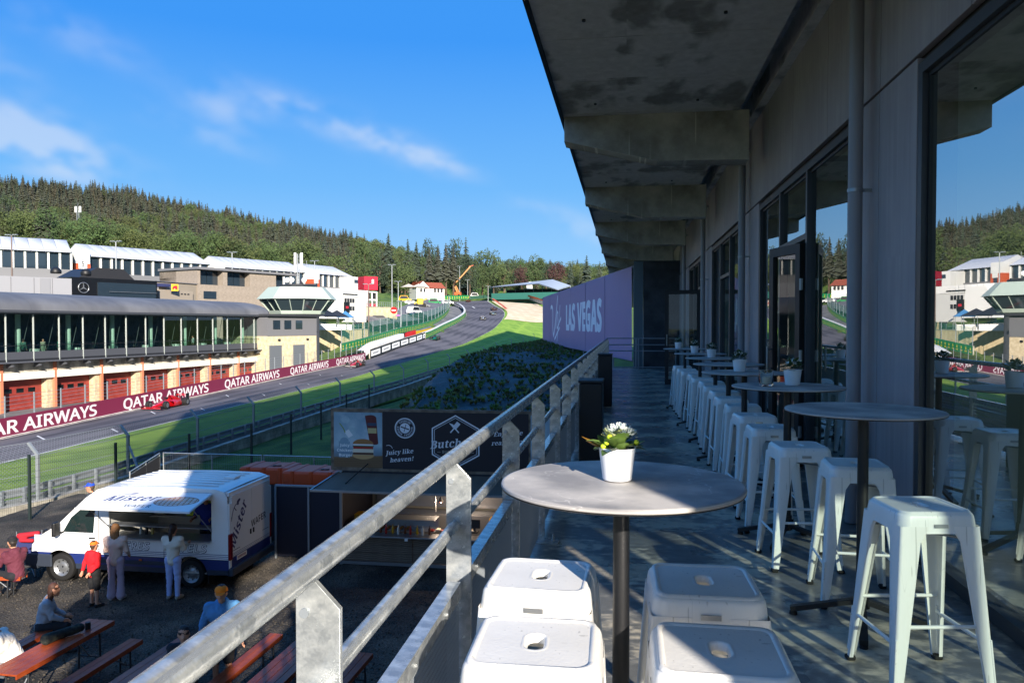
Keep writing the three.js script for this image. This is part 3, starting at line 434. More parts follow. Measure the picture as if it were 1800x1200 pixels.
    mesh('foliage', g1, M3, proto); mesh('blossom', g2, M4, proto);
  }
  const c = thing('candle_glass', 'clear faceted candle glass on the second window table', 'candle holder', [0.97, 1.098, -5.54]);
  mesh('glass', lathe([[0.001, 0.004], [0.045, 0.004], [0.048, 0.01], [0.050, 0.115], [0.046, 0.115], [0.044, 0.014], [0.001, 0.012]], 12), mat(0xf0f4f4, 0.05, { transmission: 1, thickness: 0.01, ior: 1.45 }), c);
  mesh('candle', cyl(0.03, 0.03, 0.05, 0, 0.04, 0, 16), mat(0xe8e0d0, 0.6), c);
}
{ // furniture inside the first room, seen through the glass
  const t = thing('indoor_table', 'dark high table inside the room behind the large right window', 'table', [2.9, 0, -4.3]);
  mesh('table_top', rbox(0.9, 0.04, 1.3, 0.01, 0, 1.08, 0), MT.black, t); for (const [a, b] of [[-0.4, -0.6], [0.4, -0.6], [-0.4, 0.6], [0.4, 0.6]]) mesh('leg', rod(V(a, 0, b), V(a, 1.06, b), 0.02), MT.black, t);
  const s = thing('wooden_stool', 'stool with pale wooden legs behind the right window', 'stool', [2.3, 0, -3.0]);
  mesh('seat', rbox(0.36, 0.05, 0.36, 0.02, 0, 0.74, 0), MT.dark, s); for (const [a, b] of [[-1, -1], [1, -1], [-1, 1], [1, 1]]) mesh('leg', rod(V(a * 0.13, 0.72, b * 0.13), V(a * 0.21, 0, b * 0.21), 0.018), mat(0xb07a3e, 0.6), s);
}

// ================================================================ people
function nets(f, lo, hi, cell) {                 // a smooth surface where the field f is zero
  const nx = Math.ceil((hi.x - lo.x) / cell) + 2, ny = Math.ceil((hi.y - lo.y) / cell) + 2, nz = Math.ceil((hi.z - lo.z) / cell) + 2, F = new Float32Array(nx * ny * nz), id = new Int32Array(nx * ny * nz).fill(-1), pos = [], ix = [];
  const I = (i, j, k) => (k * ny + j) * nx + i;
  for (let k = 0; k < nz; k++) for (let j = 0; j < ny; j++) for (let i = 0; i < nx; i++) F[I(i, j, k)] = f(lo.x + (i - 0.5) * cell, lo.y + (j - 0.5) * cell, lo.z + (k - 0.5) * cell);
  for (let k = 0; k < nz - 1; k++) for (let j = 0; j < ny - 1; j++) for (let i = 0; i < nx - 1; i++) {
    let n = 0, sx = 0, sy = 0, sz = 0, s0 = F[I(i, j, k)] < 0, any = false;
    for (let c = 1; c < 8; c++) if ((F[I(i + (c & 1), j + (c >> 1 & 1), k + (c >> 2))] < 0) !== s0) { any = true; break; }
    if (!any) continue;
    const edge = (ax, ay, az, bx_, by, bz) => { const a = F[I(i + ax, j + ay, k + az)], b = F[I(i + bx_, j + by, k + bz)]; if ((a < 0) !== (b < 0)) { const t = a / (a - b); sx += mix(ax, bx_, t); sy += mix(ay, by, t); sz += mix(az, bz, t); n++; } };
    for (let a = 0; a < 2; a++) for (let b = 0; b < 2; b++) { edge(0, a, b, 1, a, b); edge(a, 0, b, a, 1, b); edge(a, b, 0, a, b, 1); }
    id[I(i, j, k)] = pos.length / 3; pos.push(lo.x + (i - 0.5 + sx / n) * cell, lo.y + (j - 0.5 + sy / n) * cell, lo.z + (k - 0.5 + sz / n) * cell);
  }
  const quad = (a, b, c, d, flip) => { if (a < 0 || b < 0 || c < 0 || d < 0) return; flip ? ix.push(a, c, b, a, d, c) : ix.push(a, b, c, a, c, d); };
  for (let k = 1; k < nz - 1; k++) for (let j = 1; j < ny - 1; j++) for (let i = 1; i < nx - 1; i++) {
    const a = F[I(i, j, k)] < 0;
    if (a !== F[I(i + 1, j, k)] < 0) quad(id[I(i, j - 1, k - 1)], id[I(i, j, k - 1)], id[I(i, j, k)], id[I(i, j - 1, k)], !a);
    if (a !== F[I(i, j + 1, k)] < 0) quad(id[I(i - 1, j, k - 1)], id[I(i - 1, j, k)], id[I(i, j, k)], id[I(i, j, k - 1)], !a);
    if (a !== F[I(i, j, k + 1)] < 0) quad(id[I(i - 1, j - 1, k)], id[I(i, j - 1, k)], id[I(i, j, k)], id[I(i - 1, j, k)], !a);
  }
  const g = new THREE.BufferGeometry(); g.setAttribute('position', new THREE.Float32BufferAttribute(pos, 3)); g.setIndex(ix); g.computeVertexNormals(); return g;
}
function field(bones, k = 0.03) {                // bones: [a, b, ra, rb, squash in z]
  const B = bones.map(([a, b, ra, rb]) => { const d = b.clone().sub(a); return [a.x, a.y, a.z, d.x, d.y, d.z, Math.max(1e-9, d.lengthSq()), ra, rb]; });
  return (x, y, z) => { let m = 1e3; for (const q of B) { const px = x - q[0], py = y - q[1], pz = z - q[2], t = clamp((px * q[3] + py * q[4] + pz * q[5]) / q[6]); const dx = px - t * q[3], dy = py - t * q[4], dz = pz - t * q[5], d = Math.sqrt(dx * dx + dy * dy + dz * dz) - mix(q[7], q[8], t); if (d - m > k) continue; const h = clamp(0.5 + 0.5 * (m - d) / k); m = m > 100 ? d : mix(m, d, h) - k * h * (1 - h); } return m; };
}
function skin(bones, cell = 0.017, k = 0.03) {
  const lo = V(1e3, 1e3, 1e3), hi = V(-1e3, -1e3, -1e3);
  for (const [a, b, ra, rb] of bones) for (const [p, r] of [[a, ra], [b, rb]]) { lo.min(p.clone().addScalar(-r - 0.03)); hi.max(p.clone().addScalar(r + 0.03)); }
  return nets(field(bones, k), lo, hi, cell);
}
// one relaxed hand, palm down the -y axis, thumb towards +z
const handGeo = (() => {
  const b = [[V(0, 0, 0), V(0, -0.075, 0.0), 0.021, 0.027], [V(0, -0.03, 0.02), V(0, -0.08, 0.024), 0.014, 0.014], [V(0, -0.03, -0.02), V(0, -0.08, -0.026), 0.013, 0.012]];
  [[0.03, 0.062, 0], [0.011, 0.07, 1], [-0.010, 0.066, 2], [-0.029, 0.052, 3]].forEach(([z, l, i]) => { const a = V(0.002, -0.085, z), m = V(0.012, -0.085 - l * 0.55, z * 1.08), e = V(0.030, -0.085 - l, z * 1.06); b.push([a, m, 0.0098, 0.0088], [m, e, 0.0088, 0.007]); });
  b.push([V(0.004, -0.025, 0.028), V(0.016, -0.06, 0.05), 0.013, 0.0105], [V(0.016, -0.06, 0.05), V(0.024, -0.09, 0.052), 0.010, 0.0078]);
  return skin(b, 0.0048, 0.008);
})();
function crumple(g, a = 0.007, f = 17) { const p = g.attributes.position, n = g.attributes.normal; for (let i = 0; i < p.count; i++) { const x = p.getX(i), y = p.getY(i), z = p.getZ(i), k = a * (fbm((x + z) * f, y * f * 1.7 + 3 * Math.sin(x * 9), 0, 3, 6) - 0.5) * 2; p.setXYZ(i, x + n.getX(i) * k, y + n.getY(i) * k, z + n.getZ(i) * k); } g.computeVertexNormals(); return g; }
const lerpJ = (a, b, t) => a.clone().lerp(b, t);
// joints for a standing or sitting figure looking towards +z; o sets arms, lean, sitting and so on
function joints(h, o = {}) {
  const s = h / 1.75, w = o.wide ?? 1, hipY = o.sit ? (o.seat ?? 0.5) : 0.93 * s, lean = o.lean ?? 0, J = {};
  const up = (y, x = 0, z = 0) => V(x * s, hipY + y * s, (z + lean * y) * s);
  J.pelvis = up(0.02); J.belly = up(0.2, 0, 0.01); J.chest = up(0.38); J.neck = up(0.55, 0, -0.01); J.head = up(0.70, o.turn ?? 0, 0.035 + (o.nod ?? 0)); J.crown = up(0.755, o.turn ?? 0, 0.01 + (o.nod ?? 0));
  for (const [n, q] of [['L', 1], ['R', -1]]) {
    J['sh' + n] = up(0.485, q * 0.185 * w, -0.01);
    const a = o['arm' + n] ?? [q * 0.05, -0.28, -0.02, q * 0.03, -0.25, 0.05];
    J['el' + n] = J['sh' + n].clone().add(V(a[0], a[1], a[2]).multiplyScalar(s)); J['ha' + n] = J['el' + n].clone().add(V(a[3], a[4], a[5]).multiplyScalar(s));
    J['hip' + n] = up(0.0, q * 0.09 * w);
    if (o.sit) { J['kn' + n] = J['hip' + n].clone().add(V(q * 0.06 * s, 0.01, 0.42 * s)); J['an' + n] = V(J['kn' + n].x, 0.08, J['kn' + n].z - (o.tuck ?? 0.0) * s); }
    else { const st = (o['step' + n] ?? 0) * s; J['kn' + n] = V(q * 0.10 * s * (o.stance ?? 1), 0.50 * s, st * 0.45 + 0.02 * s); J['an' + n] = V(q * 0.105 * s * (o.stance ?? 1), 0.085 * s, st); }
    J['to' + n] = V(J['an' + n].x + q * 0.03 * s, 0.035 * s, J['an' + n].z + 0.165 * s);
  }
  return [J, s];
}
const skinM = mat(0xc58f72, 0.55), MC = {};
const cloth = (c) => MC[c] ??= mat(c, 0.85, { bumpMap: grain, bumpScale: 0.004, sheen: 0.3, sheenRoughness: 0.6 });
function person(label, pos, turn, h, o) {
  const [J, s] = joints(h, o), g = thing('person', label, 'person', pos, turn), S = (l) => l.map(([a, b, ra, rb]) => [a, b, ra * s, rb * s]), wd = o.wide ?? 1, bulk = o.bulk ?? 1;
  const torso = [[J.pelvis, J.belly, 0.125 * bulk, 0.12 * bulk], [J.belly, J.chest, 0.12 * bulk, 0.125 * bulk], [lerpJ(J.shL, J.shR, 0.25).setY(J.chest.y), lerpJ(J.shL, J.shR, 0.75).setY(J.chest.y), 0.11 * bulk, 0.11 * bulk], [J.shL, J.shR, 0.062, 0.062], [lerpJ(J.hipL, J.hipR, 0.1), lerpJ(J.hipL, J.hipR, 0.9), 0.105, 0.105]];
  const arms = (t = 1) => ['L', 'R'].flatMap((n) => [[J['sh' + n], J['el' + n], 0.052, 0.040], ...(t > 0.5 ? [[J['el' + n], lerpJ(J['el' + n], J['ha' + n], t), 0.039, mix(0.039, 0.027, t)]] : [])]);
  const legs = (t) => ['L', 'R'].flatMap((n) => [[J['hip' + n], t < 1 ? lerpJ(J['hip' + n], J['kn' + n], Math.min(1, t)) : J['kn' + n], 0.09, t < 1 ? mix(0.09, 0.06, t) : 0.058], ...(t > 1 ? [[J['kn' + n], lerpJ(J['kn' + n], J['an' + n], t - 1), 0.055, o.flare ? 0.085 : 0.042]] : [])]);
  const hd = J.head, face = [[hd.clone().add(V(0, 0.0, -0.015 * s)), hd.clone().add(V(0, 0.05, -0.02).multiplyScalar(s)), 0.086, 0.088], [hd.clone().add(V(0, -0.05, 0.025).multiplyScalar(s)), hd.clone().add(V(0, -0.09, 0.035).multiplyScalar(s)), 0.06, 0.042], [hd.clone().add(V(0, 0.012, 0.078).multiplyScalar(s)), hd.clone().add(V(0, -0.022, 0.092).multiplyScalar(s)), 0.010, 0.015], [hd.clone().add(V(0.082, -0.01, 0).multiplyScalar(s)), hd.clone().add(V(0.086, 0.02, -0.01).multiplyScalar(s)), 0.012, 0.016], [hd.clone().add(V(-0.082, -0.01, 0).multiplyScalar(s)), hd.clone().add(V(-0.086, 0.02, -0.01).multiplyScalar(s)), 0.012, 0.016], [J.neck, hd.clone().add(V(0, -0.06, -0.02).multiplyScalar(s)), 0.052, 0.052]];
  const body = [skin(S([...torso.map(([a, b, c, d]) => [a, b, c * 0.94, d * 0.94]), ...arms(), ...legs(2).map(([a, b, c, d]) => [a, b, c * 0.9, Math.min(d, 0.05) * 0.95]), ...face, ...['L', 'R'].map((n) => [J['an' + n], J['to' + n], 0.038, 0.028])]), 0.016, 0.024)];
  for (const [n, q] of [['L', 1], ['R', -1]]) {
    const d = J['ha' + n].clone().sub(J['el' + n]).normalize(), hg = handGeo.clone(); hg.scale(s * q, s, s); hg.applyQuaternion(new THREE.Quaternion().setFromUnitVectors(V(0, -1, 0), d)); hg.translate(J['ha' + n].x, J['ha' + n].y, J['ha' + n].z);
    if (q < 0) { const a = hg.index.array; for (let i = 0; i < a.length; i += 3) [a[i], a[i + 1]] = [a[i + 1], a[i]]; hg.computeVertexNormals(); } body.push(hg);
  }
  mesh('body', body, o.skin ?? skinM, g);
  const fat = (l, e) => l.map(([a, b, c, d]) => [a, b, c + e, d + e]);
  const topB = fat([...torso.slice(0, 4), ...arms(o.sleeve ?? 0.92)], 0.016); topB[0] = [J.pelvis.clone().add(V(0, -0.02, 0)), J.belly, (0.125 * bulk) + 0.016, 0.12 * bulk + 0.016];
  if (o.hood) topB.push([J.neck.clone().add(V(0.05 * s, 0.0, -0.05 * s)), J.neck.clone().add(V(-0.05 * s, 0.0, -0.05 * s)), 0.055, 0.055], [J.neck.clone().add(V(0, -0.05 * s, -0.09 * s)), J.neck.clone().add(V(0, -0.12 * s, -0.10 * s)), 0.06, 0.03]);
  mesh('top', crumple(skin(S(topB), 0.015, 0.035), 0.012), cloth(o.top), g);
  mesh(o.legs < 1.3 ? 'shorts' : 'trousers', crumple(skin(S(fat([torso[4], [J.pelvis, J.pelvis.clone().add(V(0, 0.05 * s, 0)), 0.118 * bulk, 0.112 * bulk], ...legs(o.legs)], o.legs < 1.3 ? 0.022 : 0.012)), 0.016, 0.03), 0.009), cloth(o.bottom), g);
  ['L', 'R'].forEach((n) => mesh('shoe', skin(S([[J['an' + n].clone().add(V(0, -0.03 * s, -0.02 * s)), J['to' + n], 0.048, 0.036], [J['an' + n].clone().add(V(0, -0.045 * s, -0.03 * s)), J['to' + n].clone().add(V(0, -0.012, 0)), 0.04, 0.03]]), 0.012, 0.02), cloth(o.shoes ?? 0x2a2a2c), g));
  if (o.hair) { const H = (x, y, z) => hd.clone().add(V(x, y, z).multiplyScalar(s)), hb = [[H(0, 0.04, -0.025), H(0, 0.065, -0.03), 0.094, 0.088], [H(0, 0.0, -0.045), H(0, -0.05, -0.045), 0.078, 0.06]];
    if (o.long) hb.push([H(0.045, -0.02, -0.06), H(0.05, -0.26, -0.09), 0.05, 0.04], [H(-0.045, -0.02, -0.06), H(-0.05, -0.28, -0.09), 0.05, 0.04], [H(0, -0.02, -0.075), H(0, -0.33, -0.11), 0.055, 0.03]);
    if (o.pony) hb.push([H(0, 0.03, -0.11), H(0, -0.08, -0.14), 0.032, 0.04], [H(0, -0.08, -0.14), H(0, -0.34, -0.13), 0.042, 0.022]);
    mesh('hair', crumple(skin(S(hb), 0.011, 0.02), 0.008, 40), mat(o.hair, 0.6, { bumpMap: fine, bumpScale: 0.004 }), g); }
  if (o.cap) { const c = hd.clone().add(V(0, 0.055 * s, -0.022 * s)), dome = new THREE.SphereGeometry(0.104 * s, 20, 10, 0, 6.283, 0, 1.62).scale(1, 0.86, 1.06).translate(c.x, c.y, c.z); const br = prism([[-0.075, 0], [-0.07, 0.05], [-0.045, 0.085], [0, 0.096], [0.045, 0.085], [0.07, 0.05], [0.075, 0]].map(([x, y]) => [x * s, y * s]), 0.006).rotateX(Math.PI / 2 + 0.22).translate(c.x, c.y - 0.002, c.z + 0.085 * s);
    const cp = mesh('cap', [dome, cyl(0.012 * s, 0.012 * s, 0.01, c.x, c.y + 0.092 * s, c.z, 8)], cloth(o.cap), g); mesh('brim', br, cloth(o.cap), cp); }
  if (o.eyes) for (const q of [1, -1]) mesh('eye', sph(0.011 * s, hd.x + q * 0.032 * s, hd.y + 0.015 * s, hd.z + 0.064 * s, 8), mat(0x1c1613, 0.3), g);
  return g;
}
const BK = Math.PI;                               // back turned to the camera
person('child in bright red hoodie, black shorts and orange cap beside the waffle van', [-11.42, COURT, -15.05], BK - 0.3, 1.42, { top: 0xd0121f, bottom: 0x17181b, legs: 0.95, shoes: 0x1d1d20, cap: 0xe8731a, hair: 0x4a3424, hood: true, bulk: 1.12, armL: [0.07, -0.24, -0.06, -0.10, -0.17, -0.14], armR: [-0.07, -0.24, -0.06, 0.10, -0.17, -0.14] });
person('young woman with long fair hair in pale pink, beside the child in red', [-11.22, COURT, -15.5], BK + 0.25, 1.68, { top: 0xd9bfb0, bottom: 0xb3a2b4, legs: 1.95, flare: true, shoes: 0xd8d4cc, hair: 0x8a6038, long: true, armL: [0.04, -0.26, 0.05, -0.06, -0.1, 0.22], armR: [-0.05, -0.27, 0.03, 0.04, -0.14, 0.2] });
person('woman with dark ponytail, cream jumper and pale blue jeans at van counter', [-9.98, COURT, -15.72], BK + 0.05, 1.67, { top: 0xd6d0c2, bottom: 0x9fb0dc, legs: 1.96, shoes: 0x8a8378, hair: 0x2c1a14, pony: true, armL: [0.03, -0.24, 0.1, -0.04, 0.04, 0.24], armR: [-0.03, -0.24, 0.1, 0.04, 0.04, 0.24] });
person('man in orange cap and light blue hoodie with black shorts, standing by benches', [-6.62, COURT, -11.8], 0.35, 1.80, { top: 0x4f86b4, bottom: 0x141518, legs: 0.85, shoes: 0xcfcfcf, cap: 0xf07d12, hair: 0x3c2a20, hood: true, bulk: 1.15, wide: 1.1, nod: 0.02, eyes: true, armL: [0.09, -0.27, 0, 0.02, -0.24, 0.06], armR: [-0.09, -0.27, 0, -0.02, -0.24, 0.06] });
person('seated man in maroon hoodie and black cap, back to the camera', [-13.55, COURT, -15.35], -1.9, 1.76, { sit: true, top: 0x5e2636, bottom: 0x1d1d22, legs: 1.9, shoes: 0x2b2b2b, cap: 0x18191b, hair: 0x2a221d, hood: true, bulk: 1.18, wide: 1.1, lean: 0.2, armL: [0.04, -0.24, 0.14, -0.06, 0.02, 0.2], armR: [-0.04, -0.24, 0.14, 0.06, 0.02, 0.2] });
person('seated person in cream T-shirt at the left edge, next to maroon hoodie', [-14.3, COURT, -15.15], -1.8, 1.74, { sit: true, top: 0xe3d9bf, sleeve: 0.4, bottom: 0x22242a, legs: 1.9, hair: 0x2b1d15, bulk: 1.15, lean: 0.2, armL: [0.04, -0.24, 0.14, -0.06, 0.02, 0.2], armR: [-0.04, -0.24, 0.14, 0.06, 0.02, 0.2] });
person('seated woman with loose brown hair and pale grey top at left benches', [-10.75, COURT, -12.75], -1.0 + BK, 1.66, { sit: true, top: 0x9aa3ad, bottom: 0x1b1c22, legs: 1.9, hair: 0x4d3022, long: true, lean: 0.22, nod: 0.04, armL: [0.03, -0.25, 0.1, -0.06, -0.1, 0.18], armR: [-0.03, -0.25, 0.1, 0.06, -0.1, 0.18] });
person('seated man in white shirt and black cap bending forward, lower left corner', [-9.98, COURT, -11.3], -1.0, 1.78, { sit: true, top: 0xe6e3da, bottom: 0x8a8b8c, legs: 1.9, cap: 0x131314, hair: 0x1b1512, lean: 0.5, nod: 0.06, bulk: 1.2, wide: 1.1, armL: [0.03, -0.22, 0.18, -0.06, -0.06, 0.2], armR: [-0.03, -0.22, 0.18, 0.06, -0.06, 0.2] });
person('dark haired person seated at a red table, mostly hidden behind the handrail', [-7.02, COURT, -11.35], 0.5, 1.7, { sit: true, top: 0x20222a, bottom: 0x1b1c22, legs: 1.9, hair: 0x2a1d17, lean: 0.15, armL: [0.04, -0.22, 0.16, -0.06, 0.05, 0.2], armR: [-0.04, -0.22, 0.16, 0.06, 0.05, 0.2] });
person('man in bright blue cap standing behind the waffle van by the fence', [-14.62, COURT, -19.2], -1.2, 1.75, { top: 0x3a4048, bottom: 0x22262c, legs: 1.95, cap: 0x1d49c8, hair: 0x5a4636 });
person('vendor in dark blue shirt working inside the waffle van', [-10.1, COURT + 0.36, -17.35], 0.2, 1.66, { top: 0x1c2c86, sleeve: 0.4, bottom: 0x22242a, legs: 1.95, hair: 0x33241c, bulk: 1.1, lean: 0.1, armL: [0.06, -0.22, 0.12, -0.02, -0.02, 0.24], armR: [-0.06, -0.22, 0.12, 0.02, -0.02, 0.24] });

// ================================================================ the waffle van
{
  const t = thing('waffle_van', 'white and dark blue food van with open side flap selling waffles', 'van', [-9.02, COURT, -16.4], 0), W = 2.12;
  const paint = mat(0xe4e5e3, 0.35, { clearcoat: 0.5, clearcoatRoughness: 0.2 }), dkp = mat(0x2b3340, 0.6), glassD = mat(0x1c2a2a, 0.05, { clearcoat: 1, specularIntensity: 1 });
  const arch = (cx, r) => Array.from({ length: 13 }, (_, i) => { const a = Math.PI * i / 12; return [cx - r * Math.cos(a), 0.34 + r * Math.sin(a)]; });
  const outline = [[-4.98, 0.34], [-5.06, 0.55], [-5.04, 0.86], [-4.86, 1.06], [-4.36, 1.36], [-3.62, 2.02], [-3.30, 2.24], [-3.0, 2.31], [-1.5, 2.35], [-0.30, 2.33], [-0.10, 2.27], [-0.03, 2.14], [0, 1.2], [0, 0.36]];
  const sideP = [...outline, ...arch(-0.96, 0.42).reverse(), ...arch(-4.3, 0.42).reverse()];
  const hatch = [[-3.02, 1.13], [-0.42, 1.13], [-0.42, 2.08], [-3.02, 2.08]], win = [[-4.22, 1.2], [-3.42, 1.2], [-3.36, 1.86], [-3.62, 1.86], [-4.0, 1.55]];
  const sidePrint = print(2048, 964, (c, w, h) => {
    const X = (x) => (x + 5.1) / 5.1 * w, Y = (y) => h - y / 2.4 * h;
    c.fillStyle = '#e8e9e7'; c.fillRect(0, 0, w, h); c.fillStyle = '#1f2f6a'; c.fillRect(0, Y(0.70), w, h); c.fillStyle = '#2b3442'; c.fillRect(0, Y(0.46), w, h);
    for (let k = 0; k < 2600; k++) { const yy = Math.pow(rnd(), 2.2) * 0.9 + 0.3; c.fillStyle = `rgba(${96 + rnd() * 30},${88 + rnd() * 24},${74},${0.05 + rnd() * 0.16})`; c.fillRect(rnd() * w, Y(yy), 1 + rnd() * 9, 1 + rnd() * 4); } c.fillStyle = '#24306c'; for (const y of [0.745, 0.785, 0.825]) c.fillRect(X(-3.3), Y(y), w, 5);
    c.font = 'italic bold 92px serif'; c.textBaseline = 'alphabetic'; c.save(); c.transform(1, 0, -0.18, 1, 0, 0);
    const word = (s, x) => { c.font = 'bold 96px monospace'; c.lineWidth = 7; c.strokeStyle = '#1b2238'; c.fillStyle = '#f2f2f0'; let q = x; for (const ch of s) { c.fillStyle = '#1b2238'; c.fillText(ch, q + 7, Y(0.86) + 6); c.strokeText(ch, q, Y(0.86)); c.fillStyle = '#f2f2f0'; c.fillText(ch, q, Y(0.86)); q += 66; } };
    word('GAUFRES', X(-3.22) + 150); word('WAFELS', X(-1.62) + 150); c.restore();
  });
  sidePrint.repeat.set(1 / 5.1, 1 / 2.4); sidePrint.offset.set(1, 0); sidePrint.wrapS = THREE.RepeatWrapping;
  const side = (holes, z) => { const g = new THREE.ExtrudeGeometry(shape(sideP, holes), { depth: 0.03, bevelEnabled: false }); g.translate(0, 0, z); g.userData.keepUV = true; return g; };
  mesh('body', [side([win], -W)], paint, t);
  mesh('side_panel', side([hatch, win], -0.03), mat(0xffffff, 0.35, { map: sidePrint, clearcoat: 0.5, clearcoatRoughness: 0.2 }), t);
  const strip = (pts, inset = 0) => sheet(pts.map(([x, y]) => [V(x, y, -0.012 - inset), V(x, y + 0.012, -W * 0.25), V(x, y + 0.02, -W * 0.5), V(x, y + 0.012, -W * 0.75), V(x, y, -W + 0.012 + inset)]));
  mesh('roof', strip(outline.slice(6, 11)), paint, t); mesh('bonnet', strip(outline.slice(2, 5)), paint, t);
  mesh('windscreen', strip(outline.slice(4, 7), 0.02), glassD, t); mesh('nose', strip(outline.slice(0, 3)), paint, t);
  for (let k = 0; k < 7; k++) mesh('roof_rib', rbox(2.5, 0.02, 0.05, 0.008, -1.65, 2.355 + 0.012 * Math.sin(Math.PI * (k + 1) / 8), -0.3 - k * 0.25), paint, t);
  mesh('roof_vent', rbox(0.3, 0.05, 0.28, 0.02, -0.55, 2.38, -1.2), MT.white, t);
  mesh('bumper', [rbox(0.22, 0.42, W + 0.04, 0.06, -5.0, 0.48, -W / 2), rbox(0.7, 0.3, 0.05, 0.02, -4.86, 0.5, 0.005)], dkp, t);
  mesh('headlight', rbox(0.34, 0.3, 0.03, 0.01, -4.80, 0.96, 0.004), mat(0xb9c4ca, 0.1, { clearcoat: 1 }), t);
  mesh('cab_window', prism(win, 0.012).translate(0, 0, -0.02), glassD, t);
  const mir = mesh('mirror', rbox(0.10, 0.34, 0.2, 0.04, -4.28, 1.3, 0.16), MT.black, t); mesh('mirror_arm', rod(V(-4.2, 1.2, 0), V(-4.26, 1.2, 0.14), 0.02), MT.black, mir);
  for (const [a, b2, c2, e2] of [[-3.29, -3.275, 0.5, 2.1], [-4.52, -4.505, 0.78, 1.15], [-3.28, -0.02, 0.695, 0.705], [-1.62, -1.608, 0.36, 1.1]]) mesh('panel_seam', bx(a, b2, c2, e2, -0.002, 0.0035), MT.dark, t);
  mesh('door_handle', rbox(0.16, 0.035, 0.03, 0.01, -3.45, 1.08, 0.016), MT.black, t); mesh('rub_strip', rbox(2.2, 0.09, 0.022, 0.008, -2.5, 0.56, 0.012), dkp, t); mesh('fuel_flap', rbox(0.2, 0.2, 0.008, 0.003, -3.12, 0.93, 0.004), paint, t); for (const x of [-0.55, -3.86]) mesh('mud_flap', bx(x, x + 0.02, 0.12, 0.36, -0.3, -0.05), MT.rubber, t); mesh('side_marker', rbox(0.08, 0.04, 0.012, 0.004, -2.2, 0.62, 0.02), mat(0xc8621a, 0.3), t);
  // rear doors with lettering
  const rearPrint = print(1024, 900, (c, w, h) => {
    c.fillStyle = '#e2e4e4'; c.fillRect(0, 0, w, h); c.fillStyle = '#22306a'; c.fillRect(0, h * 0.86, w, h); for (const y of [0.81, 0.83, 0.85]) c.fillRect(0, h * y, w, 5);
    c.save(); c.translate(95, 690); c.rotate(-1.02); c.fillStyle = '#2a2c66'; c.font = 'italic bold 190px sans-serif'; c.fillText('Mister', 0, 0); c.restore();
    c.fillStyle = '#2f3440'; c.font = 'bold 118px sans-serif'; c.save(); c.translate(500, 520); c.rotate(-0.08); c.scale(0.95, 1.05); c.fillText('WAFER', 0, 0); c.restore();
    c.strokeStyle = '#232658'; c.lineWidth = 13; c.lineCap = 'round'; c.beginPath(); c.moveTo(60, 250); c.quadraticCurveTo(90, 150, 160, 130); c.moveTo(60, 250); c.lineTo(40, 330); c.moveTo(110, 170); c.lineTo(150, 210); c.stroke(); c.fillStyle = '#232658'; c.beginPath(); c.ellipse(205, 100, 44, 20, -0.35, 0, 7); c.fill(); c.beginPath(); c.arc(190, 130, 22, 0, 7); c.fill();
    c.fillStyle = '#3b4660'; c.fillRect(60, 690, 170, 8); c.fillRect(780, 640, 150, 8);
  });
  const rearM = mat(0xffffff, 0.35, { map: rearPrint, clearcoat: 0.5 });
  for (const [k, z0, z1] of [[0, -0.1, -W / 2 + 0.004], [1, -W / 2 - 0.004, -W + 0.1]]) { const g = new THREE.BoxGeometry(0.03, 1.66, z0 - z1).translate(0.012, 1.34, (z0 + z1) / 2), p = g.attributes.position, uv = g.attributes.uv; for (let i = 0; i < p.count; i++) uv.setXY(i, (-p.getZ(i)) / W, (p.getY(i) - 0.5) / 1.68); g.userData.keepUV = true; const d = mesh('rear_door', g, rearM, t); mesh('handle', rbox(0.025, 0.12, 0.05, 0.01, 0.035, 1.12, k ? z0 - 0.07 : z1 + 0.07), MT.black, d); }
  mesh('rear_frame', [bx(-0.05, -0.004, 0.36, 2.16, -0.1, -W + 0.1), bx(-0.06, 0.02, 0.4, 2.0, -0.1, -0.015), bx(-0.06, 0.02, 0.4, 2.0, -W + 0.015, -W + 0.1), bx(-0.12, 0.0, 2.17, 2.26, -0.04, -W + 0.04)], paint, t);
  mesh('rear_bumper', rbox(0.16, 0.2, W, 0.04, 0.02, 0.42, -W / 2), dkp, t);
  for (const z of [-0.06, -W + 0.06]) mesh('tail_light', [rbox(0.07, 0.62, 0.13, 0.025, 0.01, 1.0, z)], mat(0x7d0d12, 0.15, { clearcoat: 1 }), t);
  mesh('number_plate', printed(V(0.04, 0.62, -0.25), V(0.04, 0.62, -0.77), V(0.04, 0.73, -0.25)), mat(0xffffff, 0.5, { map: print(256, 56, (c, w, h) => { c.fillStyle = '#e6e6e0'; c.fillRect(0, 0, w, h); c.fillStyle = '#1c3fa0'; c.fillRect(0, 0, 26, h); c.fillStyle = '#8a2a2a'; for (let k = 0; k < 7; k++) c.fillRect(44 + k * 28, 12, 17, 32); }) }), t);
  for (const x of [-0.96, -4.3]) for (const z of [-0.13, -W + 0.13]) {
    const w = new THREE.Group(); w.name = 'wheel'; t.add(w); w.position.set(x, 0.335, z); const q = z > -1 ? 1 : -1;
    mesh('tyre', lathe([[0.21, -0.1], [0.30, -0.105], [0.33, -0.08], [0.336, 0], [0.33, 0.08], [0.30, 0.105], [0.21, 0.1]], 32).rotateX(Math.PI / 2), MT.rubber, w);
    const rim = mesh('rim', lathe([[0.02, 0.05], [0.07, 0.055], [0.09, 0.03], [0.15, 0.02], [0.18, 0.05], [0.215, 0.085], [0.225, 0.075], [0.2, 0]], 28).rotateX(q * Math.PI / 2), MT.steel, w);
    mesh('vent', Array.from({ length: 8 }, (_, i) => cyl(0.02, 0.02, 0.012, 0.155 * Math.cos(i * 0.785), 0.03, 0.155 * Math.sin(i * 0.785), 8).rotateX(q * Math.PI / 2)), MT.black, rim);
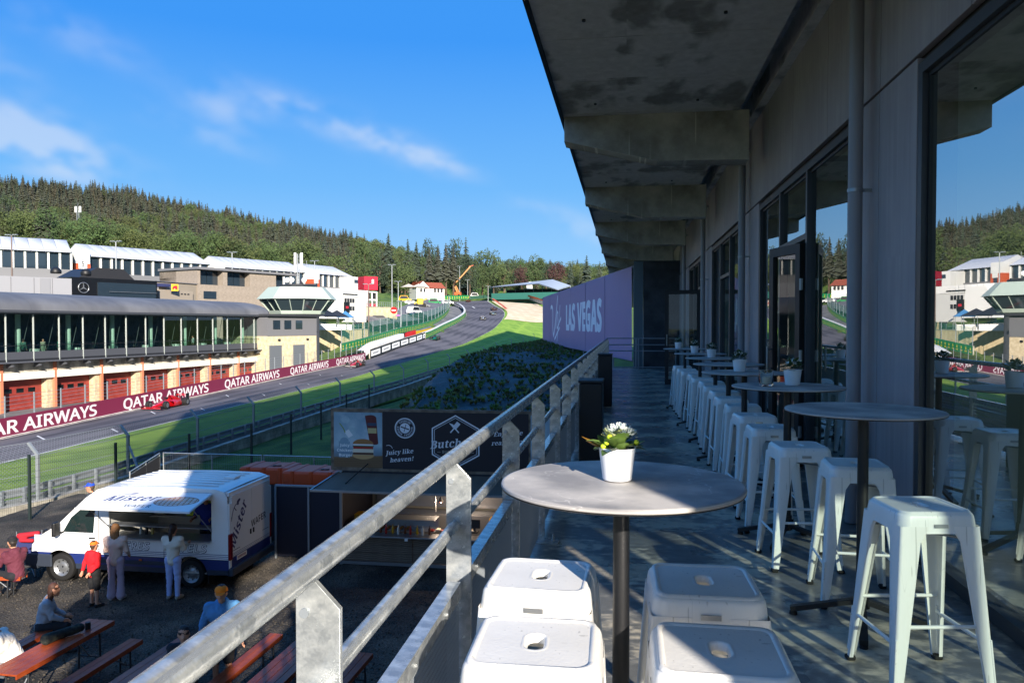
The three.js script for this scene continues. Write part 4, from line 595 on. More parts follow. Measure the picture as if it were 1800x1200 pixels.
    mesh('wheel_well', lathe([[0.41, 0], [0.41, 0.22]], 20).rotateX(-q * Math.PI / 2).translate(x, 0.34, z + q * 0.09), MT.black, t);
  }
  mesh('underbody', bx(-4.9, -0.1, 0.24, 0.34, -W + 0.1, -0.35), MT.black, t);
  // flap with print on the outer face
  const flapPrint = print(1024, 380, (c, w, h) => {
    c.fillStyle = '#e9ebec'; c.fillRect(0, 0, w, h); c.fillStyle = '#20275e'; c.font = 'italic bold 150px sans-serif'; c.save(); c.transform(1, -0.1, -0.1, 1, 0, 0); c.fillText('Mister', 150, 250); c.restore(); c.font = 'bold 74px sans-serif'; c.fillStyle = '#6a7078'; c.fillText('WAFER', 390, 330);
    c.lineWidth = 10; c.strokeStyle = '#20275e'; c.beginPath(); c.moveTo(190, 130); c.quadraticCurveTo(240, 70, 300, 80); c.stroke(); c.beginPath(); c.ellipse(330, 60, 40, 14, -0.2, 0, 7); c.fillStyle = '#20275e'; c.fill();
    c.save(); c.translate(800, 190); c.rotate(-0.12); c.fillStyle = '#c07848'; c.beginPath(); c.ellipse(0, 0, 190, 92, 0, 0, 7); c.fill(); c.clip(); c.fillStyle = '#ead7c4'; for (let i = -5; i < 6; i++) for (let j = -4; j < 5; j++) c.fillRect(i * 42 + 6, j * 30 + 5, 29, 18); c.restore(); c.strokeStyle = '#a85f36'; c.lineWidth = 9; c.beginPath(); c.ellipse(800, 190, 190, 92, -0.12, 0, 7); c.stroke();
  });
  const fa = V(-3.12, 2.03, 0.98), fb = V(-0.36, 2.03, 0.98), fc = V(-3.08, 2.24, 0.02);
  mesh('flap', [sheet([[fa, fb], [V(-3.08, 2.225, 0.02), V(-0.36, 2.225, 0.02)]]), beam(fa, fb, 0.03, 0.04)], MT.white, t);
  mesh('flap_print', printed(V(-3.10, 2.052, 0.97), V(-0.38, 2.052, 0.97), V(-3.10, 2.246, 0.03)), mat(0xffffff, 0.4, { map: flapPrint }), t);
  for (const x of [-3.0, -0.42]) mesh('flap_strut', rod(V(x, 1.35, 0.0), V(x, 2.06, 0.8), 0.012, 6), MT.steel, t);
  // the inside
  mesh('interior', [bx(-3.1, -0.12, 0.34, 0.36, -W + 0.06, -0.06), bx(-3.1, -0.12, 0.36, 2.25, -W + 0.05, -W + 0.07), bx(-3.13, -3.10, 0.36, 2.25, -W + 0.06, -0.05), bx(-0.13, -0.10, 0.36, 2.2, -W + 0.06, -0.05)], mat(0xb9b8b0, 0.6), t);
  mesh('counter', [rbox(2.6, 0.03, 0.62, 0.008, -1.72, 1.13, -0.2), rbox(2.6, 0.02, 0.3, 0.006, -1.72, 1.42, -0.1)], MT.steel, t);
  mesh('shelf', rbox(2.8, 0.04, 0.5, 0.01, -1.6, 1.25, -W + 0.36), MT.steel, t);
  for (const [x, w, h, d, c] of [[-1.75, 0.5, 0.32, 0.34, 0x9fb81e], [-2.75, 0.3, 0.3, 0.3, 0xc9c5ba], [-0.8, 0.4, 0.25, 0.3, 0x3a3d42]]) mesh('appliance', rbox(w, h, d, 0.03, x, 1.28 + h / 2, -W + 0.4), mat(c, 0.5), t);
  for (const [x, c] of [[-2.4, 0xd9d2c0], [-2.25, 0x2a2624], [-2.1, 0xb59a54]]) mesh('jar', lathe([[0.001, 0], [0.035, 0], [0.037, 0.11], [0.02, 0.15], [0.018, 0.17], [0.001, 0.17]], 12).translate(x, 1.146, -0.3), mat(c, 0.3), t);
}

// ================================================================ the burger container
{
  const t = thing('burger_container', 'dark burger stall container with opened hatch and printed sign board', 'food stall', [-7.2, COURT, -18.7]);
  const navy = mat(0x14182a, 0.55, { bumpMap: fine, bumpScale: 0.001 }), Wd = 5.6, woodM = worn([92, 78, 64], [136, 120, 102], 0.75, { f: 6, rep: 1.2, s: 81, spread: 2, bump: 0.002 }), wood = (() => { const m = mat(0xffffff, 0.75, { bumpMap: grain, bumpScale: 0.001 }); m.map = tex(512, (u, v) => lerp3([74, 62, 52], [138, 122, 104], clamp((fbm(u * 6, v * 60 + 3 * fbm(u * 4, v * 6, 0, 3, 84), 2, 4, 82) - 0.5) * 2.2 + 0.5)), 0.7); return m; })();
  mesh('body', [bx(0, Wd, 0, 0.1, -2.4, 0), bx(0, Wd, 2.32, 2.4, -2.4, 0), bx(0, Wd, 0.1, 2.32, -2.4, -2.32), bx(0, 0.06, 0.1, 2.32, -2.32, 0), bx(Wd - 0.06, Wd, 0.1, 2.32, -2.32, 0)], navy, t);
  mesh('corner_frame', [bx(-0.02, 0.05, 0, 2.4, 0.001, 0.05), bx(Wd - 0.05, Wd + 0.02, 0, 2.4, 0.001, 0.05), bx(0.05, Wd - 0.05, 0.02, 0.1, 0.002, 0.05)], MT.steel, t);
  for (let r = 0; r < 3; r++) for (let c = 0; c < 3; c++) mesh('plank', rbox(Wd / 3 - 0.045, 0.205, 0.025, 0.004, 0.05 + Wd / 6 + c * (Wd / 3 - 0.03), 0.215 + r * 0.212, 0.016, 1), wood, t);
  mesh('counter', rbox(Wd - 0.02, 0.04, 0.42, 0.01, Wd / 2, 0.80, 0.05), MT.steel, t);
  for (const x of [0.35, 1.8, 3.4]) mesh('price_tag', rbox(0.08, 0.07, 0.008, 0.002, x, 0.76, 0.265), MT.white, t);
  // inside: grill bench and shelves
  mesh('back_bench', [rbox(Wd - 0.3, 0.85, 0.6, 0.02, Wd / 2, 0.53, -1.95), rbox(Wd - 0.4, 0.5, 0.03, 0.01, Wd / 2, 1.25, -2.28)], MT.steel, t);
  mesh('extractor_hood', prism([[0, 0], [0.7, 0], [0.5, 0.35], [0, 0.35]], 2.4).rotateY(Math.PI / 2).translate(1.4, 1.75, -1.55), MT.dark, t);
  mesh('inner_wall', bx(0.06, Wd - 0.06, 0.1, 2.32, -2.315, -2.305), mat(0x7d7f78, 0.6), t);
  mesh('display_case', [rbox(2.0, 0.02, 0.5, 0.005, 1.4, 1.12, -0.5), rbox(2.0, 0.26, 0.02, 0.005, 1.4, 0.98, -0.72), rbox(2.0, 0.02, 0.5, 0.005, 1.4, 0.835, -0.5)], MT.steel, t);
  for (let k = 0; k < 12; k++) mesh('sauce_bottle', lathe([[0.001, 0], [0.03, 0], [0.032, 0.14], [0.012, 0.18], [0.006, 0.23], [0.001, 0.23]], 10).translate(0.55 + k * 0.16, 0.822, -0.02 - 0.06 * (k % 2)), mat([0xb3261c, 0xc99a1c, 0xd8d4c8, 0x6b3a20][k % 4], 0.35), t);
  for (let k = 0; k < 14; k++) mesh('burger_bun', new THREE.SphereGeometry(0.055, 12, 6, 0, 6.3, 0, 1.5).scale(1, 0.7, 1).translate(0.6 + (k % 7) * 0.17, 0.848, -0.42 - 0.14 * (k / 7 | 0)), mat(0xb57a3c, 0.6), t);
  for (let k = 0; k < 8; k++) mesh('tray_item', rbox(0.12, 0.05, 0.16, 0.02, 2.3 + k * 0.15, 0.85, -0.35 - 0.1 * (k % 2)), mat([0xa82a20, 0xd6cbb4, 0x8e1f1a][k % 3], 0.5), t);
  mesh('heat_lamp', [...[2.35, 2.85].flatMap((x) => [tube([V(x - 0.08, 1.2, -0.9), V(x - 0.08, 1.62, -0.9), V(x, 1.74, -0.86), V(x + 0.08, 1.62, -0.8)], 0.012, 16, 6), cyl(0.02, 0.075, 0.12, x + 0.08, 1.56, -0.8, 12)])], MT.steel, t);
  for (const x of [2.43, 2.93]) { mesh('heat_lamp_bulb', sph(0.035, x, 1.5, -0.8, 10), mat(0x301008, 0.5, { emissive: new THREE.Color(1, 0.32, 0.16), emissiveIntensity: 3 }), t); const l = new THREE.PointLight(new THREE.Color(1, 0.72, 0.5), 1.3, 0, 2); l.position.set(x, 1.44, -0.8); l.castShadow = true; t.add(l); }
  mesh('till', [rbox(0.3, 0.22, 0.03, 0.01, 3.4, 1.05, -0.4), rbox(0.2, 0.03, 0.2, 0.01, 3.4, 0.84, -0.42), rbox(0.06, 0.14, 0.04, 0.01, 3.4, 0.9, -0.42)], MT.dark, t);
  for (const x of [0.28, 3.95]) mesh('crate', rbox(0.5, 0.16, 0.36, 0.02, x, 1.0, -1.0), mat(0xd9a514, 0.5), t);
  // awning flap, opened outwards
  const f0 = V(-0.05, 2.36, 0.02), f1 = V(Wd + 0.05, 2.36, 0.02), f2 = V(-0.18, 2.20, 1.5), f3 = V(Wd + 0.18, 2.20, 1.5);
  mesh('awning', sheet([[f0, f1], [f2, f3]]), wood, t); mesh('awning_frame', [beam(f2, f3, 0.04, 0.05), beam(f0, f2, 0.04, 0.05), beam(f1, f3, 0.04, 0.05)], MT.steel, t);
  for (const x of [0.6, 2.6, 4.6]) mesh('gas_strut', rod(V(x + 0.15, 2.6, 0.08), V(x - 0.12, 2.27, 0.95), 0.014, 6), MT.black, t);
  // sign board above: picture on the left, lettering in the middle
  const burger = print(512, 640, (c, w, h) => {
    const g = c.createLinearGradient(0, 0, 0, h); g.addColorStop(0, '#7f9cab'); g.addColorStop(0.6, '#a9c0c8'); g.addColorStop(0.72, '#7d94a0'); g.addColorStop(1, '#5d5148'); c.fillStyle = g; c.fillRect(0, 0, w, h);
    for (let i = 0; i < 60; i++) { c.fillStyle = `rgba(${200 + rnd() * 40},${215 + rnd() * 30},${225},0.10)`; c.beginPath(); c.arc(rnd() * w, rnd() * h * 0.6, 10 + rnd() * 50, 0, 7); c.fill(); }
    c.fillStyle = '#7a5c3c'; c.beginPath(); c.moveTo(0, h * 0.82); c.lineTo(w, h * 0.78); c.lineTo(w, h); c.lineTo(0, h); c.fill(); c.strokeStyle = '#5c432b'; c.lineWidth = 5; for (let i = 0; i < 5; i++) { c.beginPath(); c.moveTo(0, h * 0.86 + i * 22); c.lineTo(w, h * 0.83 + i * 24); c.stroke(); }
    c.fillStyle = '#5e1c1c'; c.beginPath(); c.moveTo(330, 40); c.quadraticCurveTo(430, 10, 450, 60); c.lineTo(470, 360); c.quadraticCurveTo(430, 390, 380, 350); c.closePath(); c.fill(); c.fillStyle = '#c9b37a'; c.fillRect(360, 180, 92, 60); c.fillStyle = '#30415c'; c.fillRect(356, 120, 94, 34);
    c.fillStyle = '#a3703e'; c.beginPath(); c.ellipse(310, 370, 110, 62, 0, Math.PI, 0); c.fill(); c.fillStyle = '#e8e4d8'; c.fillRect(205, 368, 210, 20); c.fillStyle = '#3a4a24'; c.fillRect(200, 386, 222, 12); c.fillStyle = '#a5261c'; c.fillRect(206, 398, 210, 26); c.fillStyle = '#e3d2b4'; c.fillRect(200, 424, 220, 46); c.fillStyle = '#5b3420'; c.fillRect(204, 466, 214, 24); c.fillStyle = '#c79a62'; c.beginPath(); c.ellipse(310, 492, 118, 52, 0, 0, Math.PI); c.fill();
    c.fillStyle = 'rgba(120,150,165,0.75)'; c.fillRect(52, 340, 120, 190); c.beginPath(); c.arc(112, 340, 46, Math.PI, 0); c.fill(); c.fillStyle = '#f2f2ee'; c.font = 'bold 44px sans-serif'; c.fillText('Juicy', 66, 400); c.fillText('Chicken', 30, 460); c.fillText('Burger', 50, 515); c.save(); c.translate(110, 230); c.rotate(-0.6); c.fillStyle = '#e9e9e6'; c.fillRect(0, 0, 56, 84); c.restore(); c.strokeStyle = '#8a9a3c'; c.lineWidth = 10; c.beginPath(); c.moveTo(60, 130); c.quadraticCurveTo(110, 190, 120, 240); c.stroke();
  });
  const logo = print(1600, 640, (c, w, h) => {
    c.fillStyle = '#0d1020'; c.fillRect(0, 0, w, h); c.fillStyle = c.strokeStyle = '#e4e6ea'; c.textAlign = 'center';
    c.lineWidth = 12; c.beginPath(); c.arc(250, 180, 108, 0, 7); c.stroke(); c.lineWidth = 3; c.beginPath(); c.arc(250, 180, 96, 0, 7); c.stroke(); c.beginPath(); c.arc(250, 180, 58, 0, 7); c.fill(); c.strokeStyle = '#0d1020'; c.lineWidth = 12; c.beginPath(); c.moveTo(205, 165); c.lineTo(296, 195); c.stroke(); c.lineWidth = 6; c.beginPath(); c.moveTo(240, 220); c.lineTo(262, 140); c.stroke();
    const round = (s, r, a0, da) => { c.font = 'bold 26px sans-serif'; [...s].forEach((ch, i) => { c.save(); c.translate(250, 180); c.rotate(a0 + i * da); c.fillText(ch, 0, -r); c.restore(); }); }; round('PREMIUM', 68, -0.75, 0.25); c.save(); round('BUTCHERS BURGER', 68, 1.5, 0.24); c.restore();
    c.strokeStyle = '#e4e6ea'; const hex = (r, k) => { c.lineWidth = k; c.beginPath(); for (let i = 0; i < 6; i++) { const a = Math.PI / 3 * i - Math.PI / 2; c.lineTo(810 + r * Math.cos(a) * 1.02, 320 + r * Math.sin(a)); } c.closePath(); c.lineJoin = 'round'; c.stroke(); }; hex(288, 15); hex(262, 5);
    c.save(); c.translate(800, 165); for (const q of [-1, 1]) { c.save(); c.rotate(q * 0.7); c.fillRect(-7, 10, 14, 62); if (q > 0) c.fillRect(-24, -72, 48, 84); else { c.beginPath(); c.moveTo(-12, 10); c.lineTo(-14, -78); c.lineTo(12, -40); c.lineTo(10, 10); c.fill(); } c.restore(); } c.restore();
    c.save(); c.translate(810, 375); c.rotate(-0.1); c.font = 'italic bold 118px serif'; c.fillText("Butcher's", 0, 0); c.restore(); c.font = 'bold 44px sans-serif'; c.fillStyle = '#9a9a90'; c.fillText('— BURGER SHOP —', 810, 450); c.fillText('• • • • •', 810, 500);
    c.fillStyle = '#e4e6ea'; c.save(); c.translate(190, 470); c.rotate(-0.1); c.font = 'italic bold 66px serif'; c.fillText('Juicy like', 0, 0); c.fillText('heaven!', 15, 84); c.restore(); c.lineWidth = 6; c.beginPath(); c.moveTo(40, 380); c.quadraticCurveTo(90, 360, 110, 410); c.stroke();
    c.save(); c.translate(1380, 240); c.rotate(-0.08); c.font = 'italic bold 66px serif'; c.fillText('Enjoy the', 0, 0); c.fillText('real McCoy!', 10, 96); c.restore();
  });
  mesh('sign_board', [bx(-0.24, Wd + 0.3, 2.41, 4.0, -0.02, 0.04)], woodM, t);
  mesh('sign_picture', printed(V(-0.16, 2.5, 0.046), V(1.12, 2.5, 0.046), V(-0.16, 3.9, 0.046)), mat(0xffffff, 0.6, { map: burger }), t);
  mesh('sign_lettering', printed(V(1.13, 2.48, 0.046), V(4.85, 2.48, 0.046), V(1.13, 3.93, 0.046)), mat(0xffffff, 0.5, { map: logo }), t);
  mesh('sign_picture', printed(V(4.9, 2.5, 0.046), V(5.8, 2.5, 0.046), V(4.9, 3.9, 0.046)), mat(0xffffff, 0.6, { map: burger }), t);
}
{ // dark blue screen wall between van and container, orange skip boxes behind
  const s = thing('dark_screen', 'plain dark navy screen wall between waffle van and burger stall', 'screen', [-9.1, COURT, -18.95]);
  for (let k = 0; k < 2; k++) mesh('panel', rbox(0.93, 1.82, 0.04, 0.006, 0.47 + k * 0.94, 0.97, 0), mat(0x171a2c, 0.7), s);
  mesh('top_rail', bx(0, 1.88, 1.885, 1.93, -0.03, 0.03), MT.galvfar, s); for (const x of [0.03, 0.94, 1.85]) mesh('post', bx(x - 0.025, x + 0.025, 0, 1.88, 0.022, 0.06), MT.galvfar, s);
  const om = mat(0xd04a14, 0.5);
  [[-10.15, -20.9, 1.5, 0.30, 1.0, 1.72, 'orange plastic tank behind the van roof, the left one'], [-8.55, -20.5, 1.7, 0.36, 1.1, 1.70, 'orange plastic tank with dark valve, next to burger sign']].forEach(([x, z, w, h, d, y, l], i) => {
    const b = thing('orange_tank', l, 'tank', [x, COURT, z], 0, 'orange tanks'); mesh('body', [rbox(w, h + 0.2, d, 0.08, 0, y + 0.1, 0), ...[-1, 0, 1].map((k) => rbox(0.12, h + 0.23, d + 0.03, 0.03, k * w * 0.32, y + 0.1, 0))], om, b); mesh('base', rbox(w * 0.96, y - 0.1, d * 0.95, 0.03, 0, (y - 0.1) / 2 + 0.01, 0), MT.dark, b); mesh('valve', [cyl(0.05, 0.06, 0.12, 0.2, y + h / 2 + 0.17, 0.2, 10), rod(V(0, y + h / 2 + 0.18, 0.2), V(0.4, y + h / 2 + 0.22, 0.2), 0.02)], MT.black, b);
  });
}
// ================================================================ benches and tables
{
  const paintM = worn([136, 56, 24], [176, 84, 42], 0.42, { f: 8, rep: 0.8, s: 91, bump: 0.0008 });
  const legM = MT.dark;
  function makeBench(name, cat, w, h, L) {
    const t = thing(name, '', cat); const n = w > 0.4 ? 4 : 2;
    for (let k = 0; k < n; k++) mesh('plank', rbox(w / n - 0.006, 0.03, L, 0.005, -w / 2 + (k + 0.5) * w / n, h - 0.015, 0, 1), paintM, t);
    mesh('edge_batten', [rbox(0.02, 0.05, L, 0.004, -w / 2 + 0.012, h - 0.056, 0, 1), rbox(0.02, 0.05, L, 0.004, w / 2 - 0.012, h - 0.056, 0, 1)], paintM, t);
    for (const z of [-L * 0.36, L * 0.36]) { mesh('leg', [rod(V(-w * 0.4, 0, z), V(-w * 0.36, h - 0.032, z), 0.016), rod(V(w * 0.4, 0, z), V(w * 0.36, h - 0.032, z), 0.016), rod(V(-w * 0.38, h * 0.3, z), V(w * 0.38, h * 0.3, z), 0.012)], legM, t); mesh('stay', rod(V(0, h * 0.3, z), V(0, h - 0.04, z * 0.5), 0.012), MT.steel, t); }
    mesh('end_cap', bx(-0.05, 0.05, h - 0.07, h - 0.04, L / 2 - 0.02, L / 2 + 0.004), MT.steel, t);
    return t;
  }
  const T = makeBench('beer_table', 'table', 0.55, 0.77, 2.2), B = makeBench('beer_bench', 'bench', 0.26, 0.48, 2.2);
  const put = (o, p, a, l, first) => { if (first) { o.position.set(...p); o.rotation.y = a; o.userData.label = l; } else dup(o, p, a, l); };
  put(T, [-9.45, COURT, -11.5], -0.03, 'orange-red folding table with bag on it at lower left', true); put(B, [-8.72, COURT, -11.45], -0.03, 'orange-red bench right of the table with the bag', true);
  put(B, [-10.6, COURT, -12.0], 0.02, 'bench under the seated people at the lower left'); put(T, [-7.35, COURT, -10.95], -0.04, 'orange-red table mostly behind the handrail, near hidden person');
  put(B, [-7.95, COURT, -10.6], -0.04, 'bench left of the table behind the handrail'); put(B, [-6.35, COURT, -12.05], -0.04, 'reddish bench just behind the man in orange cap');
  put(T, [-5.3, COURT, -11.35], -0.04, 'dull red folding table right of the man in orange cap'); put(B, [-4.45, COURT, -11.5], -0.04, 'bench at right end of the tables, below the handrail post');
  put(B, [-14.5, COURT, -15.25], 0.12 + Math.PI / 2, 'bench with two seated men in front of the van nose'); put(T, [-15.4, COURT, -15.95], 0.12 + Math.PI / 2, 'table at far left in front of the two seated men');
  const bag = thing('dark_bag', 'dark camouflage bag lying on the orange-red table', 'bag', [-9.48, COURT + 0.77, -11.75]);
  mesh('bag_body', skin([[V(-0.15, 0.08, 0.25), V(0.1, 0.09, -0.25), 0.085, 0.075], [V(-0.1, 0.05, 0.3), V(-0.12, 0.05, -0.1), 0.05, 0.055]], 0.02, 0.05), worn([16, 20, 22], [58, 62, 50], 0.9, { f: 8, rep: 2, s: 93, spread: 3 }), bag); mesh('lens', cyl(0.045, 0.045, 0.12, 0.12, 0.06, -0.42, 14), MT.black, bag);
  const ruck = thing('grey_rucksack', 'dark grey rucksack on the gravel under the table', 'bag', [-9.1, COURT, -11.0]); mesh('bag_body', skin([[V(0, 0.14, 0), V(0.05, 0.3, 0), 0.14, 0.1], [V(0.12, 0.12, 0.02), V(0.13, 0.2, 0.02), 0.07, 0.06]], 0.02, 0.05), mat(0x33363a, 0.9), ruck); mesh('strap', tube([V(-0.1, 0.35, 0.05), V(-0.18, 0.3, 0.12), V(-0.15, 0.1, 0.12)], 0.012, 12, 6), MT.black, ruck);
  const ch = thing('camping_chair', 'navy and red folding camping chair beside the van nose', 'chair', [-14.55, COURT, -16.75], 0.4);
  mesh('backrest', sheet([0, 1, 2, 3].map((i) => [V(-0.27, 0.42 + i * 0.17, -0.2 - 0.03 * i), V(0, 0.40 + i * 0.17, -0.26 - 0.03 * i), V(0.27, 0.42 + i * 0.17, -0.2 - 0.03 * i)])), cloth(0x222a5c), ch); mesh('seat', sheet([[V(-0.27, 0.44, 0.2), V(0, 0.40, 0.2), V(0.27, 0.44, 0.2)], [V(-0.27, 0.44, -0.22), V(0, 0.37, -0.22), V(0.27, 0.44, -0.22)]]), cloth(0x222a5c), ch);
  for (const q of [-1, 1]) { mesh('leg', [rod(V(q * 0.28, 0, 0.24), V(-q * 0.05, 0.44, -0.2), 0.011), rod(V(q * 0.28, 0, -0.24), V(q * 0.28, 1.0, -0.29), 0.011), rod(V(q * 0.28, 0.6, 0.22), V(q * 0.28, 0, 0.24), 0.011)], MT.steel, ch); }
  const jk = thing('red_jacket', 'crumpled red jacket hung over the camping chair back', 'jacket', [-14.65, COURT + 0.80, -16.98], 0.4); mesh('jacket_cloth', skin([[V(-0.2, 0.1, 0), V(0.2, 0.14, 0), 0.07, 0.06], [V(-0.15, 0.0, 0.06), V(0.1, -0.02, 0.07), 0.05, 0.05]], 0.02, 0.05), cloth(0xa01424), jk);
  const sb = thing('black_sack', 'black rubbish sack leaning between camping chair and van', 'sack', [-14.5, COURT, -17.55]); mesh('sack_body', skin([[V(0, 0.25, 0), V(0, 0.5, 0), 0.25, 0.2], [V(0.05, 0.6, 0), V(0.3, 0.95, 0.0), 0.14, 0.05], [V(0, 0.6, 0), V(-0.15, 0.85, 0), 0.13, 0.06]], 0.03, 0.08), mat(0x131416, 0.45), sb);
}
// ================================================================ fences round the courtyard
{
  const f = thing('debris_fence', 'tall wire safety fence with cranked steel posts along the lawn', 'fence'), dirT = Lst(1).sub(Lst(0)).setY(0).normalize(), side = V(dirT.z, 0, -dirT.x);
  const posts = [[-110, 24.4], [62, 27], [222, 31.5], [345, 37], [444, 43], [528, 50], [597, 57.5], [657, 66], [709, 75], [752, 87], [790, 100], [824, 114], [852, 130], [874, 146], [899, 166], [920, 186], [939, 206]].map(([px, D], i) => { const p = at(px, 570, D); p.y = i > 12 ? mix(-5.0, -3.6, (i - 12) / 4) : mix(-5.45, -5.0, i / 12); return p; });
  const out = V(-0.92, 0, -0.1), headOf = (p) => [p.clone().add(V(0, 2.35, 0)), p.clone().add(V(0, 2.75, 0)).addScaledVector(out, 0.42)];
  posts.forEach((p) => { const [k, e] = headOf(p); mesh('post', [beam(p, k, 0.1, 0.1), beam(k.clone().add(V(0.02, -0.03, 0)), e, 0.09, 0.09)], MT.galvfar, f); });
  { const p = posts[2], b = mesh('raking_strut', beam(p.clone().add(V(1.6, 0, 1.0)), p.clone().add(V(0.05, 1.9, 0)), 0.07, 0.07), MT.galvfar, f); }
  const wire = [];
  for (let i = 0; i < posts.length - 1; i++) { const a = posts[i], b = posts[i + 1], [ka, ea] = headOf(a), [kb, eb] = headOf(b); for (const h of [0.5, 1.1, 1.7, 2.3]) mesh('cable', rod(a.clone().add(V(0, h, 0)), b.clone().add(V(0, h, 0)), 0.011, 4), MT.galvfar, f); mesh('cable', rod(ea, eb, 0.011, 4), MT.galvfar, f); }
  for (let i = 0; i < 5; i++) {
    const a = posts[i], b = posts[i + 1], [, ea] = headOf(a), [, eb] = headOf(b), L = a.distanceTo(b), p = 0.13, P = (u, v) => { const q = a.clone().lerp(b, u / L); if (v <= 2.35) return q.setY(q.y + v); return q.add(V(0, v, 0)).addScaledVector(out, (v - 2.35) * 1.05); };
    for (let c = -2.8; c < L; c += p) for (const s of [1, -1]) { let u0 = s > 0 ? c : c + 2.8, u1 = s > 0 ? c + 2.8 : c, v0 = 0.1, v1 = 2.75; if (Math.max(u0, u1) < 0 || Math.min(u0, u1) > L) continue; const cl = (u) => clamp(u, 0, L), vv = (u) => mix(v0, v1, (u - u0) / (u1 - u0)); const ua = cl(u0), ub = cl(u1); if (Math.abs(ua - ub) < 0.05) continue; const va = vv(ua), vb = vv(ub); const um = u0 + (2.35 - v0) / (v1 - v0) * (u1 - u0); const add = (x0, y0, x1, y1) => { const g = rod(P(x0, y0), P(x1, y1), 0.0038, 3); wire.push(g); }; if ((va - 2.35) * (vb - 2.35) < 0) { add(ua, va, um, 2.35); add(um, 2.35, ub, vb); } else add(ua, va, ub, vb); }
  }
  const w = mesh('wire_mesh', wire, MT.galvfar, f); w.userData.kind = 'stuff';
  // guard rail on the lawn side
  const gr = thing('guard_rail', 'triple steel guard rail on posts between lawn and wire fence', 'guard rail');
  const line = posts.slice(0, 12).map((p) => p.clone().add(V(-0.55, 0, 0.1)));
  line.unshift(line[0].clone().add(line[0].clone().sub(line[1]).multiplyScalar(3)));
  for (const y of [0.32, 0.68, 1.04]) for (let i = 0; i < line.length - 1; i++) { const prof = [[-0.02, -0.15], [0.03, -0.1], [-0.03, -0.03], [-0.03, 0.03], [0.03, 0.1], [-0.02, 0.15]]; const row = (p) => prof.map(([dx, dy]) => V(p.x + dx, p.y + y + dy, p.z)); mesh('rail_beam', sheet([row(line[i]), row(line[i + 1])]), MT.galvfar, gr); }
  for (let i = 0; i < line.length - 1; i++) for (let k = 0; k < 4; k++) { const p = line[i].clone().lerp(line[i + 1], k / 4); mesh('rail_post', bx(p.x + 0.05, p.x + 0.15, p.y - 0.3, p.y + 1.2, p.z - 0.05, p.z + 0.05), MT.galvfar, gr); }
  const cw = thing('concrete_kerb_wall', 'low concrete kerb wall at foot of the wire fence', 'wall');
  for (let i = 0; i < posts.length - 6; i++) mesh('block', beam(posts[i].clone().add(V(0.35, 0.35, 0)), posts[i + 1].clone().add(V(0.35, 0.35, 0)), 0.3, 0.9), MT.beam, cw);
  // dark green mesh fence inside it
  const d = thing('dark_mesh_fence', 'low dark mesh fence with slim posts round the courtyard edge', 'fence'), dm = mat(0x1d2a2a, 0.6);
  const dp = [[-150, 21.5], [47, 24], [200, 26.4], [330, 28.6], [440, 31.5], [510, 35], [563, 39.5], [608, 45], [648, 52]].map(([px, D]) => { const p = at(px, 570, D); p.y = COURT; return p; });
  dp.forEach((p) => mesh('post', bx(p.x - 0.035, p.x + 0.035, COURT, COURT + 2.05, p.z - 0.035, p.z + 0.035), dm, d));
  const dw = []; for (let i = 0; i < dp.length - 1; i++) { const L = dp[i].distanceTo(dp[i + 1]); for (let y = 0.1; y < 2; y += 0.2) dw.push(rod(dp[i].clone().setY(COURT + y), dp[i + 1].clone().setY(COURT + y), 0.004, 3)); if (i < 5) for (let u = 0.05; u < L; u += 0.06) { const q = dp[i].clone().lerp(dp[i + 1], u / L); dw.push(rod(q.clone().setY(COURT + 0.05), q.clone().setY(COURT + 2), 0.0028, 3)); } }
  const dwm = mesh('mesh_wires', dw, dm, d); dwm.userData.kind = 'stuff';
  // temporary barrier panels behind the van
  const pn = [[V(-14.25, COURT, -22), V(-11.0, COURT, -22), 'temporary wire fence panel behind the van roof'], [V(-10.92, COURT, -22), V(-7.7, COURT, -22), 'temporary wire fence panel beside the burger sign'], [V(-13.3, COURT, -19.0), V(-14.32, COURT, -21.9), 'temporary fence panel with dark netting, angled left of the van roof']];
  pn.forEach(([a, b, l], i) => {
    const t = thing('fence_panel', l, 'fence panel', [0, 0, 0], 0, 'temporary fence panels'), up = (p, h) => p.clone().setY(COURT + h), mid = a.clone().lerp(b, 0.5);
    for (const p of [a, mid, b]) mesh('upright', rod(up(p, 0), up(p, 2.15), 0.021, 8), MT.galv, t);
    for (const h of [0.15, 2.13]) mesh('rail', rod(up(a, h), up(b, h), 0.019, 8), MT.galv, t);
    const g = [], L = a.distanceTo(b); for (let u = 0.06; u < L; u += 0.06) { const q = a.clone().lerp(b, u / L); g.push(rod(up(q, 0.15), up(q, 2.13), 0.0022, 3)); } for (let h = 0.4; h < 2.1; h += 0.24) g.push(rod(up(a, h), up(b, h), 0.0025, 3)); const w = mesh('wires', g, MT.galvfar, t); w.userData.kind = 'stuff';
    for (const p of [a, b]) mesh('foot_block', rbox(0.5, 0.12, 0.22, 0.03, p.x, COURT + 0.06, p.z), MT.beam, t);
    if (i === 2) mesh('netting', sheet([[up(a, 0.2).add(V(.03, 0, .03)), up(b, 0.2).add(V(.03, 0, .03))], [up(a, 2.05).add(V(.03, 0, .03)), up(b, 2.05).add(V(.03, 0, .03))]]), mat(0x3a3a3c, 0.9), t);
  });
}
